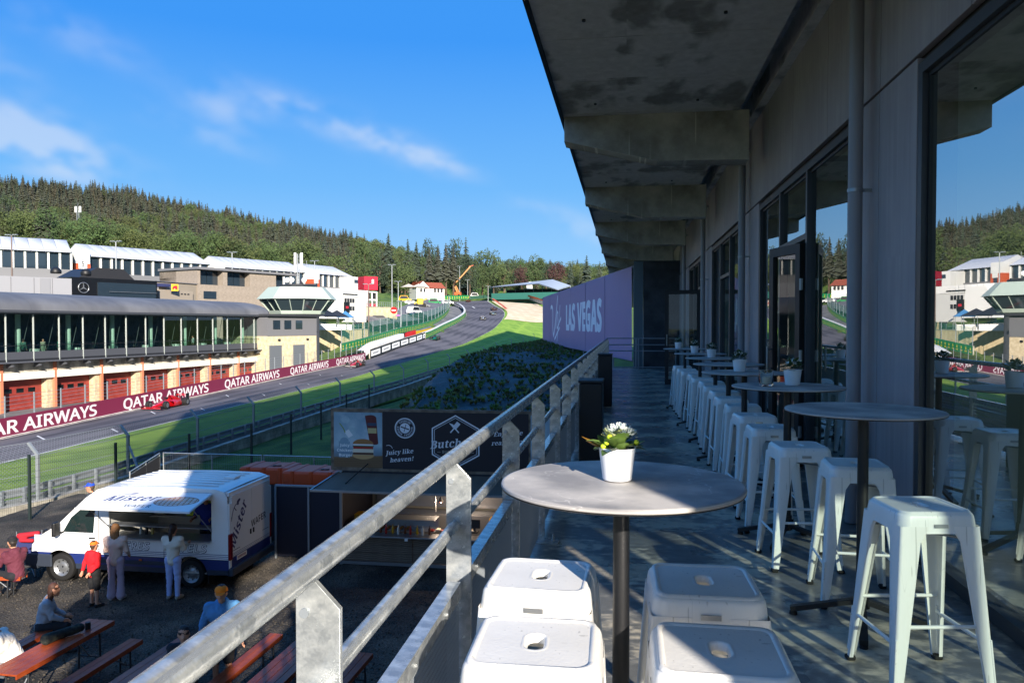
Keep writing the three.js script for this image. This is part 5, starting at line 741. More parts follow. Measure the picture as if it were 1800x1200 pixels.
// ================================================================ the planted mound and the purple board
{
  const Ds = [23, 24.5, 26, 29, 32, 37, 42, 47, 52, 57, 62, 68, 76], lx = [712, 708, 716, 734, 748, 774, 798, 828, 860, 900, 938, 950, 960], ty = [-4.6, -2.9, -1.75, -1.45, -1.2, -0.9, -0.62, -0.35, -0.12, 0.0, 0.08, 0.1, 0.12];
  const rows = Ds.map((D, i) => { const a = at(lx[i], 570, D), r = []; a.y = ty[i]; const far = a.clone().add(V(-4.2, 0, 0.6)); far.y = -5.6; const mid = a.clone().add(V(-1.7, -1.4, 0.2)); r.push(far, mid, a); for (let k = 1; k <= 9; k++) { const x = mix(a.x, -0.80, k / 9); r.push(V(x, ty[i] + (i > 1 ? 0.18 * (fbm(x * 0.7, a.z * 0.5, 0, 4, 5) - 0.5) + 0.12 * Math.sin(k * 0.35) : 0), a.z)); } return r; });
  const m = thing('earth_mound', 'planted earth bank below the balcony, brown-green on top', 'mound'); mesh('soil', sheet(rows), worn([46, 40, 26], [92, 84, 50], 0.95, { f: 10, rep: 0.25, s: 101, spread: 2.6, bump: 0.05, speck: 40 }), m);
  const tr = thing('blue_ground_sheet', 'crumpled blue-grey sheeting with plants on lower slope of the mound', 'sheeting');
  const fineRows = []; for (let i = 1; i < 7.01; i += 0.16) { const i0 = Math.min(Math.floor(i), 6), t = i - i0; fineRows.push(Array.from({ length: 60 }, (_, k) => { const kk = 1.4 + k / 59 * 9.5, k0 = Math.min(Math.floor(kk), 10), s = kk - k0; const p = rows[i0][k0].clone().lerp(rows[i0][k0 + 1], s).lerp(rows[i0 + 1][k0].clone().lerp(rows[i0 + 1][k0 + 1], s), t); p.y += 0.05 + 0.16 * (fbm(p.x * 2.4, p.z * 1.6, 0, 4, 12) - 0.35) + 0.05 * Math.abs(Math.sin(p.x * 5 + p.z * 2.2)); return p; })); }
  mesh('sheet_cloth', sheet(fineRows), worn([24, 38, 42], [48, 70, 76], 0.65, { f: 9, rep: 0.35, s: 102, spread: 2.4, bump: 0.03 }), tr);
  // tufts
  const blade = []; for (let i = 0; i < 26; i++) { const a = rnd() * 6.28, l = rr(0.12, 0.34), w = 0.03, d = V(Math.cos(a), 0, Math.sin(a)), n = V(-d.z, 0, d.x), tip = d.clone().multiplyScalar(l * rr(0.4, 1)).setY(l * rr(0.4, 1)), mid = d.clone().multiplyScalar(l * 0.3).setY(l * 0.5); blade.push(sheet([[n.clone().multiplyScalar(-w * 0.5), n.clone().multiplyScalar(w * 0.5)], [mid.clone().addScaledVector(n, -w), mid.clone().addScaledVector(n, w)], [tip.clone().addScaledVector(n, -w * 0.2), tip.clone().addScaledVector(n, w * 0.2)]])); }
  const N = 4200, im = new THREE.InstancedMesh(uvBox(join(blade)), mat(0x6c7c34, 0.8, { transmission: 0.2, thickness: 0 }), N), M = new THREE.Matrix4(), Q = new THREE.Quaternion(), C = new THREE.Color();
  for (let n = 0; n < N; n++) { const sheetZone = n < 1700; let i = sheetZone ? Math.floor(rr(6, fineRows.length - 1)) : 0, p; if (sheetZone) { const rI = fineRows[i]; p = rI[Math.floor(rnd() * 60)].clone(); p.x += rr(-.15, .15); p.z += rr(-.2, .2); if (fbm(p.x * 1.1, p.z * 0.9, 0, 2, 61) < 0.42) p.y -= 1; } else { const ii = Math.floor(rr(6.2, 11.9)), k = Math.floor(rr(1, 10.9)), a = rows[ii], b = rows[ii + 1], s = rnd(), t = rnd(); p = a[k].clone().lerp(a[k + 1], s).lerp(b[k].clone().lerp(b[k + 1], s), t); } Q.setFromEuler(new THREE.Euler(0, rnd() * 6, 0)); const sc = sheetZone ? rr(0.35, 0.95) : rr(0.3, 0.75); M.compose(p, Q, V(sc, sc, sc)); im.setMatrixAt(n, M); im.setColorAt(n, C.setRGB(rr(0.5, 1.3), rr(0.6, 1.2), rr(0.5, 1))); }
  im.name = 'mound_plants'; im.userData = { kind: 'stuff', label: 'low green plants dotted over the mound and sheeting' }; scene.add(im);
}
{
  const a = at(954, 601, 64), b = at(1110, 634, 30), c = at(954, 523, 64), d = at(1110, 468, 30);
  const t = thing('purple_billboard', 'long purple billboard reading LAS VEGAS beyond the balcony end', 'billboard');
  const p = print(2048, 224, (x, w, h) => {
    x.fillStyle = '#9d82aa'; x.fillRect(0, 0, w, h); x.fillStyle = x.strokeStyle = '#f2f3fb'; x.font = 'bold 128px sans-serif'; x.save(); x.translate(868, 156); x.scale(1.2, 1); x.lineWidth = 7; x.fillText('LAS', 0, 0); x.strokeText('LAS', 0, 0); x.fillText('VEGAS', 262, 0); x.strokeText('VEGAS', 262, 0); x.restore();
    x.lineWidth = 17; x.lineCap = 'round'; x.lineJoin = 'round'; x.beginPath(); x.moveTo(365, 60); x.quadraticCurveTo(450, 40, 440, 110); x.quadraticCurveTo(430, 175, 470, 185); x.quadraticCurveTo(540, 120, 620, 20); x.stroke(); x.lineWidth = 12; x.beginPath(); x.moveTo(540, 150); x.quadraticCurveTo(600, 60, 640, 90); x.quadraticCurveTo(560, 160, 620, 150); x.lineTo(730, 110); x.moveTo(500, 200); x.lineTo(690, 150); x.moveTo(600, 205); x.quadraticCurveTo(680, 120, 700, 60); x.stroke();
  });
  const A = a.clone(), B = b.clone(), Ct = c.clone(), Dt = d.clone(), g = new THREE.BufferGeometry();
  { const P = [], U = [], n = 16; for (let i = 0; i < n; i++) for (const [u, v] of [[i, 0], [i + 1, 0], [i + 1, 1], [i, 0], [i + 1, 1], [i, 1]]) { const q = A.clone().lerp(B, u / n).lerp(Ct.clone().lerp(Dt, u / n), v); q.x += 0.03 * Math.sin(u * 2.1) * (v ? 0.4 : 1); P.push(...q.toArray()); U.push(u / n, v); } g.setAttribute('position', new THREE.Float32BufferAttribute(P, 3)); g.setAttribute('uv', new THREE.Float32BufferAttribute(U, 2)); g.computeVertexNormals(); g.userData.keepUV = true; }
  mesh('printed_sheet', g, mat(0xffffff, 0.6, { map: p, bumpMap: fine, bumpScale: 0.003 }), t);
  for (let k = 1; k < 6; k++) mesh('sheet_seam', beam(A.clone().lerp(B, k / 6).add(V(-0.012, 0, 0)), Ct.clone().lerp(Dt, k / 6).add(V(-0.012, 0, 0)), 0.035, 0.012), mat(0x8a7296, 0.7), t);
  const o = V(0.12, 0, 0);
  for (const [u, v] of [[A, B], [Ct, Dt]]) mesh('frame_tube', rod(u.clone().add(o), v.clone().add(o), 0.045, 8), MT.galvfar, t);
  for (let k = 0; k <= 8; k++) { const l = A.clone().lerp(B, k / 8).add(o), u = Ct.clone().lerp(Dt, k / 8).add(o); mesh('upright', rod(l.clone().setY(Math.min(l.y, -0.6)), u, 0.04, 8), MT.galvfar, t); }
}

// ================================================================ pit wall, old pit building
const dirL = Lst(1).sub(Lst(0)), lenL = dirL.length(); dirL.normalize();
{
  const t = thing('pit_wall_banner', 'long burgundy pit wall banner reading QATAR AIRWAYS along the track', 'banner wall'), off = V(-0.06, 0, 0);
  const P = print(1536, 140, (c, w, h) => { c.fillStyle = '#7c2746'; c.fillRect(0, 0, w, h); c.fillStyle = '#e9e2e2'; c.fillRect(0, h - 5, w, 5); c.fillStyle = '#f4efef'; c.font = '108px sans-serif'; c.textBaseline = 'middle'; c.save(); c.translate(70, h / 2 + 4); c.scale(1.56, 1.16); c.lineWidth = 5; c.strokeStyle = '#f4efef'; c.fillText('QATAR AIRWAYS', 0, 0); c.strokeText('QATAR AIRWAYS', 0, 0); c.restore(); }, false);
  const bm = mat(0xffffff, 0.55, { map: P }), per = 16.6, s0 = (213 - 213) + 0, x213 = Lst(0).clone();
  // panel joints fall where a new print starts
  const u213 = (() => { let best = 0, bd = 1e9; for (let u = -0.2; u < 1; u += 0.0005) { const p = Lst(u), d = p.clone().sub(EYE), px = 900 + 1350 * d.dot(RIGHT) / d.dot(FW); if (Math.abs(px - 206) < bd) { bd = Math.abs(px - 206); best = u; } } return best; })();
  const start = u213 * lenL, H = 1.28, uEnd = 1.012 * lenL;
  for (let k = -6; k < 6; k++) { const a0 = start + k * per, b0 = Math.min(start + (k + 1) * per, uEnd); if (a0 >= uEnd) break; const a = Lst(a0 / lenL).add(off), b = Lst(b0 / lenL).add(off), g = printed(lift(a, 0.06), lift(b, 0.06), lift(a, H)); g.attributes.uv.array.forEach((v, i, r) => { if (i % 2 === 0) r[i] = v * (b0 - a0) / per; }); mesh('printed_panel', g, bm, t); }
  for (let k = 0; k < 24; k++) { const a = Lst(-1.0 + k * 2.012 / 24).add(V(-0.22, 0.6, 0)), b = Lst(-1.0 + (k + 1) * 2.012 / 24 - 0.0006).add(V(-0.22, 0.6, 0)); mesh('wall_block', beam(a, b, 0.28, 1.25), MT.beam, t); }
  const f = thing('pit_wall_fence', 'thin wire fence with posts on top of the pit wall', 'fence'), n = 44;
  for (let k = 0; k <= n; k++) { const p = Lst(-0.5 + 1.5 * k / n).add(V(-0.4, 0.5, 0)); mesh('post', beam(p, lift(p, 2.1), 0.07, 0.07), MT.galvfar, f); }
  for (const h of [1.5, 1.75, 2.0, 2.25, 2.5]) mesh('cable', rod(Lst(-0.5).add(V(-0.4, h, 0)), Lst(1).add(V(-0.4, h, 0)), 0.012, 4), MT.galvfar, f);
}
const PV = (K, v) => (px) => K / (v - px);        // distance along a straight facade
{
  const Df = PV(85000, 1310), base = -6.1, p0 = at(-300, 570, Df(-300)), p1 = at(466, 570, Df(466)); p0.y = p1.y = 0;
  const ux = p1.clone().sub(p0).normalize(), L = p0.distanceTo(p1), nrm = V(-ux.z, 0, ux.x); if (nrm.x < 0) nrm.negate();
  const t = thing('pit_building', 'long old pit building with glazed upper floor, grey vaulted roof and red garage doors', 'building', [p0.x, 0, p0.z], Math.atan2(-ux.z, ux.x));
  // own axes: x along the front, y up, z towards the track
  const zs = nrm.dot(V(Math.sin(t.rotation.y), 0, Math.cos(t.rotation.y))) > 0 ? 1 : -1; const Z = (z) => z * zs, B = (x0, x1, y0, y1, z0, z1) => bx(x0, x1, y0, y1, Z(z0), Z(z1));
  const step = 2.652, nM = Math.floor(L / step), x0 = L - nM * step;
  const stone = worn([176, 160, 128], [214, 198, 166], 0.9, { f: 8, rep: 0.5, s: 111, bump: 0.01 }), cream = mat(0xdad6cc, 0.7), red = worn([126, 46, 40], [154, 62, 54], 0.55, { f: 6, rep: 0.5, s: 112, bump: 0.001 }), orange = mat(0xc47c5c, 0.7), roofM = worn([92, 93, 96], [118, 119, 121], 0.62, { f: 6, rep: 0.1, s: 113, bump: 0.002 }), gl = mat(0x0f1a18, 0.04, { clearcoat: 1 });
  const glassT = mat(new THREE.Color(0.55, 0.68, 0.64), 0.0, { transmission: 1, thickness: 0, ior: 1.6 });
  const sill = -0.85, top = 2.35, flr = -1.6;
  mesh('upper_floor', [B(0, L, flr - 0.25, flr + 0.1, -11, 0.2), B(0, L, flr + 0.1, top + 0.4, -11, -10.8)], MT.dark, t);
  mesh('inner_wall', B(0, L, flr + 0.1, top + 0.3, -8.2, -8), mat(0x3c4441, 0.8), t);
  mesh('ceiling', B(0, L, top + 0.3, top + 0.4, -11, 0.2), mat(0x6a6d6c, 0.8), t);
  // barrel roof
  const arc = []; for (let i = 0; i <= 14; i++) { const a = Math.PI * i / 14; arc.push([0.7 - 6.4 * (1 - Math.cos(a)), top + 0.42 + 1.75 * Math.sin(a) ** 0.85]); }
  for (let k = 0; k < 10; k++) mesh('roof_sheet', sheet([k * L / 10 + 0.004, (k + 1) * L / 10 - 0.004].map((x) => arc.map(([z, y]) => V(x, y, Z(z))))), roofM, t);
  mesh('gable', new THREE.ExtrudeGeometry(shape(arc.map(([z, y]) => [Z(z), y])), { depth: 0.12, bevelEnabled: false }).rotateY(-Math.PI / 2).translate(L - 0.1, 0, 0), roofM, t);
  mesh('eave', [B(0, L + 0.1, top + 0.22, top + 0.42, 0.25, 0.78), B(0, L, top + 0.05, top + 0.22, 0.1, 0.32)], mat(0x42454c, 0.6), t);
  mesh('gutter', B(0, L + 0.1, top + 0.14, top + 0.22, 0.33, 0.5), mat(0xa9adb0, 0.5), t);
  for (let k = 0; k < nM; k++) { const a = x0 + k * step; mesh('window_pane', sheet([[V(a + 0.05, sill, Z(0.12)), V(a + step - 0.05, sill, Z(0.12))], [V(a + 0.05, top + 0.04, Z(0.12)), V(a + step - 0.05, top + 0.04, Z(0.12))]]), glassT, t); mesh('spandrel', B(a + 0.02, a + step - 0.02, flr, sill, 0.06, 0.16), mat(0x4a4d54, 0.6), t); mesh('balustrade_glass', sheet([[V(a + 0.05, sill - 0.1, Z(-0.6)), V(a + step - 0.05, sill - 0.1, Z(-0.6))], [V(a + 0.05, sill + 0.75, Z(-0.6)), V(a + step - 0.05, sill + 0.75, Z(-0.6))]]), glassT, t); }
  for (let k = 0; k <= nM; k++) { const a = x0 + k * step; mesh('mullion', B(a - 0.035, a + 0.035, flr - 0.1, top + 0.06, 0.1, 0.22), mat(0xa9b1ac, 0.5), t); mesh('bracket', [prism([[0, 0], [0.85, 0.16], [0.85, 0.26], [0, 0.46]], 0.1).rotateY(zs > 0 ? -Math.PI / 2 : Math.PI / 2).translate(a + 0.05, flr - 0.62, Z(0.2))], mat(0x4b4e54, 0.6), t); if (k % 2) mesh('inner_column', cyl(0.22, 0.22, top - flr + 0.2, a, (top + flr) / 2 + 0.1, Z(-1.6), 12), mat(0xbfd2c4, 0.6), t); mesh('roof_tie', rod(V(a, sill + 0.1, Z(-1.2)), V(a + 0.9, top + 0.2, Z(-1.2)), 0.03, 5), mat(0x555a5a, 0.6), t); }
  mesh('sun_shelf', B(0, L, flr - 0.18, flr - 0.08, 0.2, 1.0), mat(0x54575e, 0.6), t);
  mesh('handrail', [rod(V(0, sill + 0.55, Z(0.5)), V(L, sill + 0.55, Z(0.5)), 0.025, 5)], MT.dark, t);
  // garages
  const gb = flr - 0.62, nG = Math.floor(nM / 2);
  for (let g = 0; g < nG; g++) {
    const xa = L - (g + 1) * 2 * step - 0.3, xb = xa + 2 * step;
    mesh('lintel', B(xa + 0.14, xb - 0.14, gb - 1.05, gb - 0.4, -0.55, 0.1), cream, t); mesh('lintel_face', B(xa + 0.14, xb - 0.14, gb - 0.4, gb + 0.5, -0.6, -0.1), MT.beam, t);
    mesh('post', B(xa - 0.13, xa + 0.13, base - 0.6, gb + 0.5, -0.4, 0.05), orange, t);
    mesh('pier', B(xa + 4.62, xb - 0.14, base - 0.6, gb - 1.05, -1.0, -0.2), stone, t); mesh('pier', B(xa + 0.14, xa + 0.5, base - 0.6, gb - 1.05, -1.0, -0.6), stone, t);
    const d = new THREE.Group(); d.name = 'garage_door'; t.add(d); const h = gb - 1.05 - (base - 0.6);
    for (let r = 0; r < 5; r++) mesh('door_leaf', B(xa + 0.5, xa + 4.62, base - 0.6 + r * h / 5 + 0.008, base - 0.6 + (r + 1) * h / 5 - 0.008, -0.98, -0.88), red, d);
    for (let k = 0; k < 3; k++) mesh('door_window', B(xa + 0.95 + k * 1.15, xa + 1.65 + k * 1.15, base - 0.6 + 3 * h / 5 + 0.16, base - 0.6 + 4 * h / 5 - 0.14, -0.875, -0.86), gl, d);
  }
  mesh('ground_floor', [B(0, L, base - 1, gb + 0.4, -10.9, -2), B(0, L, gb + 0.5, flr - 0.25, -3, -0.1)], stone, t);
  const pl = [[-2.5, 0.1], [9, 0.1]]; 
  // pit lane surface in front of the garages
  const lane = []; for (let i = 0; i <= 10; i++) { const u = i / 10, q = p0.clone().lerp(p1, u).addScaledVector(nrm, -1.9), w = Lst(mix(-0.9, 1, u)).add(V(-0.5, 0, 0)); q.y = mix(-6.2, -5.7, u); w.y = mix(w.y, w.y, 1); lane.push([q, w]); }
  struct('pit_lane', sheet(lane), MG.paddock);
  // people behind the glass
  const toW = (x, z) => V(x, 0, Z(z)).applyAxisAngle(V(0, 1, 0), t.rotation.y).add(t.position);
  [[L - 32.5, 0xc9b8a4, 'person in pale top standing behind pit building window near the middle'], [L - 30.8, 0x1f8a7a, 'person in teal shirt behind the glazed upper floor'], [L - 34.5, 0x5a7a70, 'person in grey-green behind the glazed upper floor'], [L - 39.5, 0xa03038, 'person in dark red behind left part of the glazed floor'], [L - 12.6, 0xd8d8d8, 'person in white near right part of the glazed floor']].forEach(([x, c, l], i) => { const p = toW(x, -1.0); person(l, [p.x, flr + 0.1, p.z], 1.4 + i, 1.72, { top: c, bottom: i === 0 ? 0xd8cbb8 : 0x22242a, legs: i === 0 ? 0.9 : 1.95, hair: 0x33241c }); });
  for (let k = 0; k < 11; k++) { const p = toW(x0 + 2 + k * 4.6, -2.6), tb = thing('lounge_table', `white-clothed table behind the pit building glass, ${k ? ord[k] : 'first'} from the left`, 'table', [p.x, flr + 0.1, p.z], 0, 'tables in the glazed lounge'); mesh('table_top', cyl(0.45, 0.45, 0.04, 0, 0.76, 0, 16), MT.white, tb); mesh('cloth', cyl(0.42, 0.5, 0.72, 0, 0.37, 0, 16), MT.white, tb); }
}
// ================================================================ racing cars
{
  function racer(label, color, accent, p, dir, sc = 1) {
    const t = thing('racing_car', label, 'racing car', [p.x, p.y, p.z], Math.atan2(dir.x, dir.z)); t.scale.setScalar(sc); const M = mat(color, 0.3, { clearcoat: 0.8 }), A = mat(accent, 0.35), K = MT.black;
    // own axes: z forward
    const sec = (z, w, y0, y1, r = 0.5) => Array.from({ length: 13 }, (_, i) => { const a = i / 12 * Math.PI * 2, c = Math.cos(a), s = Math.sin(a), q = (v) => Math.sign(v) * Math.abs(v) ** r; return V(q(c) * w, (y0 + y1) / 2 + q(s) * (y1 - y0) / 2, z); });
    mesh('chassis', sheet([sec(2.55, 0.05, 0.17, 0.24), sec(2.3, 0.10, 0.16, 0.30), sec(1.5, 0.17, 0.15, 0.46), sec(0.7, 0.27, 0.10, 0.60), sec(0.2, 0.33, 0.06, 0.62), sec(-0.5, 0.3, 0.06, 0.62), sec(-1.4, 0.22, 0.08, 0.5), sec(-2.1, 0.12, 0.15, 0.36)]), M, t);
    mesh('engine_cover', sheet([sec(-0.15, 0.13, 0.6, 0.98), sec(-0.5, 0.15, 0.5, 1.0), sec(-1.0, 0.12, 0.4, 0.86), sec(-1.9, 0.05, 0.3, 0.52)]), M, t);
    for (const q of [-1, 1]) mesh('sidepod', sheet([[0.35, 0.24, 0.1, 0.52], [0.1, 0.3, 0.07, 0.55], [-0.8, 0.28, 0.06, 0.46], [-1.6, 0.1, 0.08, 0.25]].map(([z, w, a, b]) => sec(z, w, a, b).map((v) => v.setX(v.x + q * mix(0.48, 0.3, clamp((0.35 - z) / 1.95)))))), M, t);
    mesh('floor', bx(-0.7, 0.7, 0.03, 0.06, -2.0, 0.9), K, t);
    const fw = mesh('front_wing', [rbox(1.7, 0.025, 0.3, 0.01, 0, 0.12, 2.45), rbox(1.6, 0.02, 0.2, 0.01, 0, 0.19, 2.28)], A, t); for (const q of [-1, 1]) mesh('endplate', rbox(0.03, 0.2, 0.45, 0.01, q * 0.86, 0.17, 2.4), K, fw);
    const rw = mesh('rear_wing', [rbox(0.98, 0.03, 0.3, 0.01, 0, 0.92, -2.25), rbox(0.98, 0.03, 0.2, 0.01, 0, 0.80, -2.15)], A, t); for (const q of [-1, 1]) mesh('endplate', rbox(0.025, 0.5, 0.55, 0.01, q * 0.5, 0.74, -2.2), K, rw); mesh('pylon', bx(-0.03, 0.03, 0.3, 0.8, -2.2, -2.05), K, rw);
    for (const [x, z, w] of [[0.76, 1.65, 0.3], [-0.76, 1.65, 0.3], [0.74, -1.45, 0.4], [-0.74, -1.45, 0.4]]) { const g = new THREE.Group(); g.name = 'wheel'; t.add(g); mesh('tyre', lathe([[0.2, -w / 2], [0.3, -w / 2], [0.33, -w / 2 + 0.04], [0.335, 0], [0.33, w / 2 - 0.04], [0.3, w / 2], [0.2, w / 2]], 22).rotateZ(Math.PI / 2).translate(x, 0.335, z), MT.rubber, g); mesh('rim', cyl(0.2, 0.2, w * 0.94, 0, 0, 0, 18).rotateZ(Math.PI / 2).translate(x, 0.335, z), MT.steel, g); mesh('suspension', [rod(V(x * 0.85, 0.38, z), V(Math.sign(x) * 0.2, 0.42, z - 0.2), 0.018, 5), rod(V(x * 0.85, 0.3, z), V(Math.sign(x) * 0.2, 0.2, z + 0.2), 0.018, 5)], K, t); }
    mesh('halo', [tube([V(-0.26, 0.62, -0.2), V(-0.28, 0.82, 0.1), V(-0.16, 0.86, 0.48), V(0, 0.85, 0.6), V(0.16, 0.86, 0.48), V(0.28, 0.82, 0.1), V(0.26, 0.62, -0.2)], 0.028, 24, 6), rod(V(0, 0.85, 0.6), V(0, 0.6, 0.75), 0.025, 6)], K, t);
    mesh('helmet', sph(0.14, 0, 0.74, 0.12, 14), mat(accent, 0.3), t); mesh('visor', sph(0.125, 0, 0.745, 0.15, 12), K, t);
    for (const q of [-1, 1]) mesh('mirror', rbox(0.12, 0.07, 0.05, 0.02, q * 0.5, 0.7, 0.65), M, t);
    return t;
  }
  const back = dirL.clone().multiplyScalar(-1), onTrack = (u, k) => { const a = Lst(u), D = a.clone().sub(EYE).dot(FW); let b = null, bd = 1e9; for (let w = -1; w < 1.2; w += 0.004) { const q = Rst(w), d = q.distanceTo(a); if (d < bd) { bd = d; b = q; } } return a.lerp(b, k).add(V(0, 0.01, 0)); };
  racer('bright red racing car in front of the burgundy banner, nearest car on track', 0xc4121c, 0xd9282e, onTrack(0.22, 0.22), back, 0.98);
  racer('red and white racing car by the far end of the burgundy banner', 0xc02a22, 0xe2dcd8, onTrack(0.915, 0.3), back, 1.0);
  const onC = (t, k) => LC(t).lerp(RC(t), k).add(V(0, 0.02, 0)), tang = (t) => LC(t).sub(LC(t + 0.01)).normalize();
  const near = (px, k) => { let b = 0, bd = 1e9; for (let t = 0.3; t < 1; t += 0.002) { const d = onC(t, k).sub(EYE), x = 900 + 1350 * d.dot(RIGHT) / d.dot(FW); if (Math.abs(x - px) < bd) { bd = Math.abs(x - px); b = t; } } return b; };
  for (const [px, k, c, a, l, w] of [[765, 0.3, 0x0f6b4a, 0x1c8a68, 'dark green racing car entering the bend'], [823, 0.45, 0x20222a, 0xd0662a, 'black and orange racing car climbing down the bend']]) { const t = near(px, k); racer(l, c, a, onC(t, k), tang(t)); }
  for (const [tt, k, c, a, l] of [[0.735, 0.55, 0xd8dadc, 0xe8e8e8, 'white racing car halfway up the hill'], [0.80, 0.75, 0x9fb8b0, 0xdfe5e2, 'pale racing car beside the gravel trap'], [0.87, 0.8, 0x7a4a3a, 0xb0603c, 'brown-red racing car high up by gravel trap']]) racer(l, c, a, onC(tt, k), tang(tt));
}
// ================================================================ buildings up the paddock
// a block whose front runs between two surveyed points; own axes: x along the front, z away from the track
function block(name, label, cat, a, b) {
  const A = at(...a), B = at(...b); const u = B.clone().sub(A).setY(0), L = u.length(); u.normalize();
  const t = thing(name, label, cat, [A.x, 0, A.z], Math.atan2(-u.z, u.x)); t.updateMatrixWorld(); const away = V(0, 0, 1).applyAxisAngle(V(0, 1, 0), t.rotation.y); const s = away.dot(at(a[0], a[1], a[2] + 5).sub(A)) > 0 ? 1 : -1;
  return { t, L, s, y0: A.y, B: (x0, x1, yy0, yy1, z0, z1) => bx(x0, x1, yy0, yy1, s * z0, s * z1), Z: (z) => s * z };
}
const hOf = (py, D) => EYE.y + (570 - py) * D / 1350;
{
  const roofW = mat(0xcdcfd0, 0.6, { bumpMap: fine, bumpScale: 0.002 }), wht = mat(0xd2d3d0, 0.6), gry = mat(0x6f7074, 0.7), glz = mat(0x24303a, 0.06, { clearcoat: 1 }), brick = mat(0xb4502f, 0.85);
  const lounge = (label, a, b, num, n, gable = true) => {
    const q = block('hospitality_building', label, 'building', a, b), { t, L, B, Z } = q, D = (a[2] + b[2]) / 2, eave = hOf((a[1] + b[1]) / 2, D), wb = eave - 3.1, sk = wb - 1.9, bs = sk - 8;
    mesh('wall', [B(0, L, bs, eave, 0.3, 12)], gry, t); mesh('skirt', B(-0.1, L + 0.1, sk, wb, -0.3, 0.28), gry, t); mesh('ledge', B(-0.1, L + 0.1, sk - 0.7, sk - 0.02, -0.9, 0.2), roofW, t);
    const m = 11; for (let k = 0; k < m; k++) mesh('roof_panel', sheet([0.02, L / m - 0.02].map((dx) => [V(k * L / m + dx, eave + 0.02, Z(-0.8)), V(k * L / m + dx, eave + 0.05, Z(-0.75)), V(k * L / m + dx, eave + 2.9, Z(6)), V(k * L / m + dx, eave, Z(12.8))])), roofW, t);
    mesh('gable', [-1, 1].map((e) => new THREE.ExtrudeGeometry(shape([[Z(-0.7), eave], [Z(6), eave + 2.85], [Z(12.7), eave]]), { depth: 0.1, bevelEnabled: false }).rotateY(-Math.PI / 2).translate(e < 0 ? 0.15 : L - 0.05, 0, 0)), roofW, t);
    for (let k = 0; k < n; k++) { const w = mesh('window', B(k * L / n + 0.2, (k + 1) * L / n - 0.2, wb + 0.05, eave - 0.15, 0.16, 0.29), glz, t); }
    for (let k = 0; k <= n; k++) mesh('column', B(k * L / n - 0.17, k * L / n + 0.17, wb, eave, -0.25, 0.1), wht, t);
    if (num !== undefined) { const s = mesh('added_shade_tower', [B(-3.4, -0.35, bs, wb + 1.6, -1.3, 3)], brick, t); mesh('tower_head', B(-3.2, -0.5, wb + 1.6, eave + 0.9, -1.4, 3), wht, s); mesh('tower_opening', B(-2.3, -1.3, wb - 1.6, wb + 0.6, -1.42, -1.28), glz, s);
      const p = B(-2.6, -1.1, wb + 0.6, wb + 2.4, -1.56, -1.46); mesh('number_sign', p, wht, s); if (num) { const zz = Z(-1.58); const aa = V(-2.6, wb + 0.6, zz), bb = V(-1.1, wb + 0.6, zz), cc = V(-2.6, wb + 2.4, zz); mesh('number_print', printed(aa, bb, cc), mat(0xffffff, 0.6, { map: print(128, 128, (c) => { c.fillStyle = '#e8e8e6'; c.fillRect(0, 0, 128, 128); c.fillStyle = '#222428'; c.font = 'bold 96px sans-serif'; c.textAlign = 'center'; c.fillText(num, 64, 98); }) }), s); }
      mesh('balcony', [B(-3.3, -0.4, wb - 1.7, wb - 1.55, -2.3, -1.42), ...[-3.2, -2.4, -1.6, -0.8].map((x) => B(x, x + 0.05, wb - 1.5, wb - 0.6, -2.28, -2.22)), B(-3.3, -0.4, wb - 0.65, wb - 0.58, -2.3, -2.22)], wht, s); }
  };
  lounge('white-roofed hospitality building at the far left edge of the hillside', [-160, 430, 128], [124, 446, 142], undefined, 13);
  lounge('white-roofed hospitality building behind the black team lounge, brick stair tower at left', [156, 452, 148], [366, 465, 168], '5', 12);
  lounge('white-roofed hospitality building above the brown team building', [392, 469, 172], [534, 481, 190], '6', 11);
  lounge('shorter white-roofed hospitality building right of the antenna mast', [556, 480, 194], [616, 488, 206], '', 6);
  const vill = block('white_annex', 'white low annex between hospitality buildings and red box', 'building', [616, 530, 200], [648, 530, 206]); mesh('wall', vill.B(0, vill.L, vill.y0 - 3, hOf(486, 200), 0, 8), wht, vill.t); mesh('window', vill.B(1.4, 3.6, hOf(497, 200), hOf(491, 200), -0.08, -0.01), glz, vill.t);
  // grey clad hall, dark team lounge, team truck front
  const h1 = block('grey_hall', 'plain light grey clad hall behind the vaulted roof at left', 'building', [-60, 560, 84], [126, 560, 92]); mesh('wall', h1.B(0, h1.L, h1.y0 - 6, hOf(486, 88), 0, 8), mat(0x8f9196, 0.7), h1.t); for (const x of [0.4, 0.62, 0.8]) mesh('panel_joint', h1.B(h1.L * x, h1.L * x + 0.06, h1.y0, hOf(487, 88), -0.03, -0.005), gry, h1.t); mesh('hatch', h1.B(h1.L * 0.68, h1.L * 0.78, h1.y0, hOf(487, 88), -0.08, -0.01), mat(0x85878c, 0.6), h1.t);
  const h2 = block('black_team_lounge', 'black glossy team lounge with round three-pointed star emblem', 'building', [126, 560, 92], [276, 560, 101]), yt = hOf(490, 96);
  mesh('wall', h2.B(0, h2.L, h2.y0 - 6, yt, 0, 7), mat(0x101113, 0.35, { clearcoat: 0.6 }), h2.t); mesh('glass_front', h2.B(h2.L * 0.28, h2.L * 0.98, hOf(524, 96), yt - 0.5, -0.12, -0.02), glz, h2.t); mesh('roof_slope', [prism([[0, 0], [7, 0], [5.6, 1.3], [2.2, 1.3]], 6).translate(h2.L * 0.1, yt + 0.01, h2.s > 0 ? 0.5 : -6.5)], mat(0x26272a, 0.5), h2.t); mesh('rail', h2.B(h2.L * 0.4, h2.L * 0.98, hOf(513, 96), hOf(512.4, 96), -0.4, -0.32), MT.steel, h2.t);
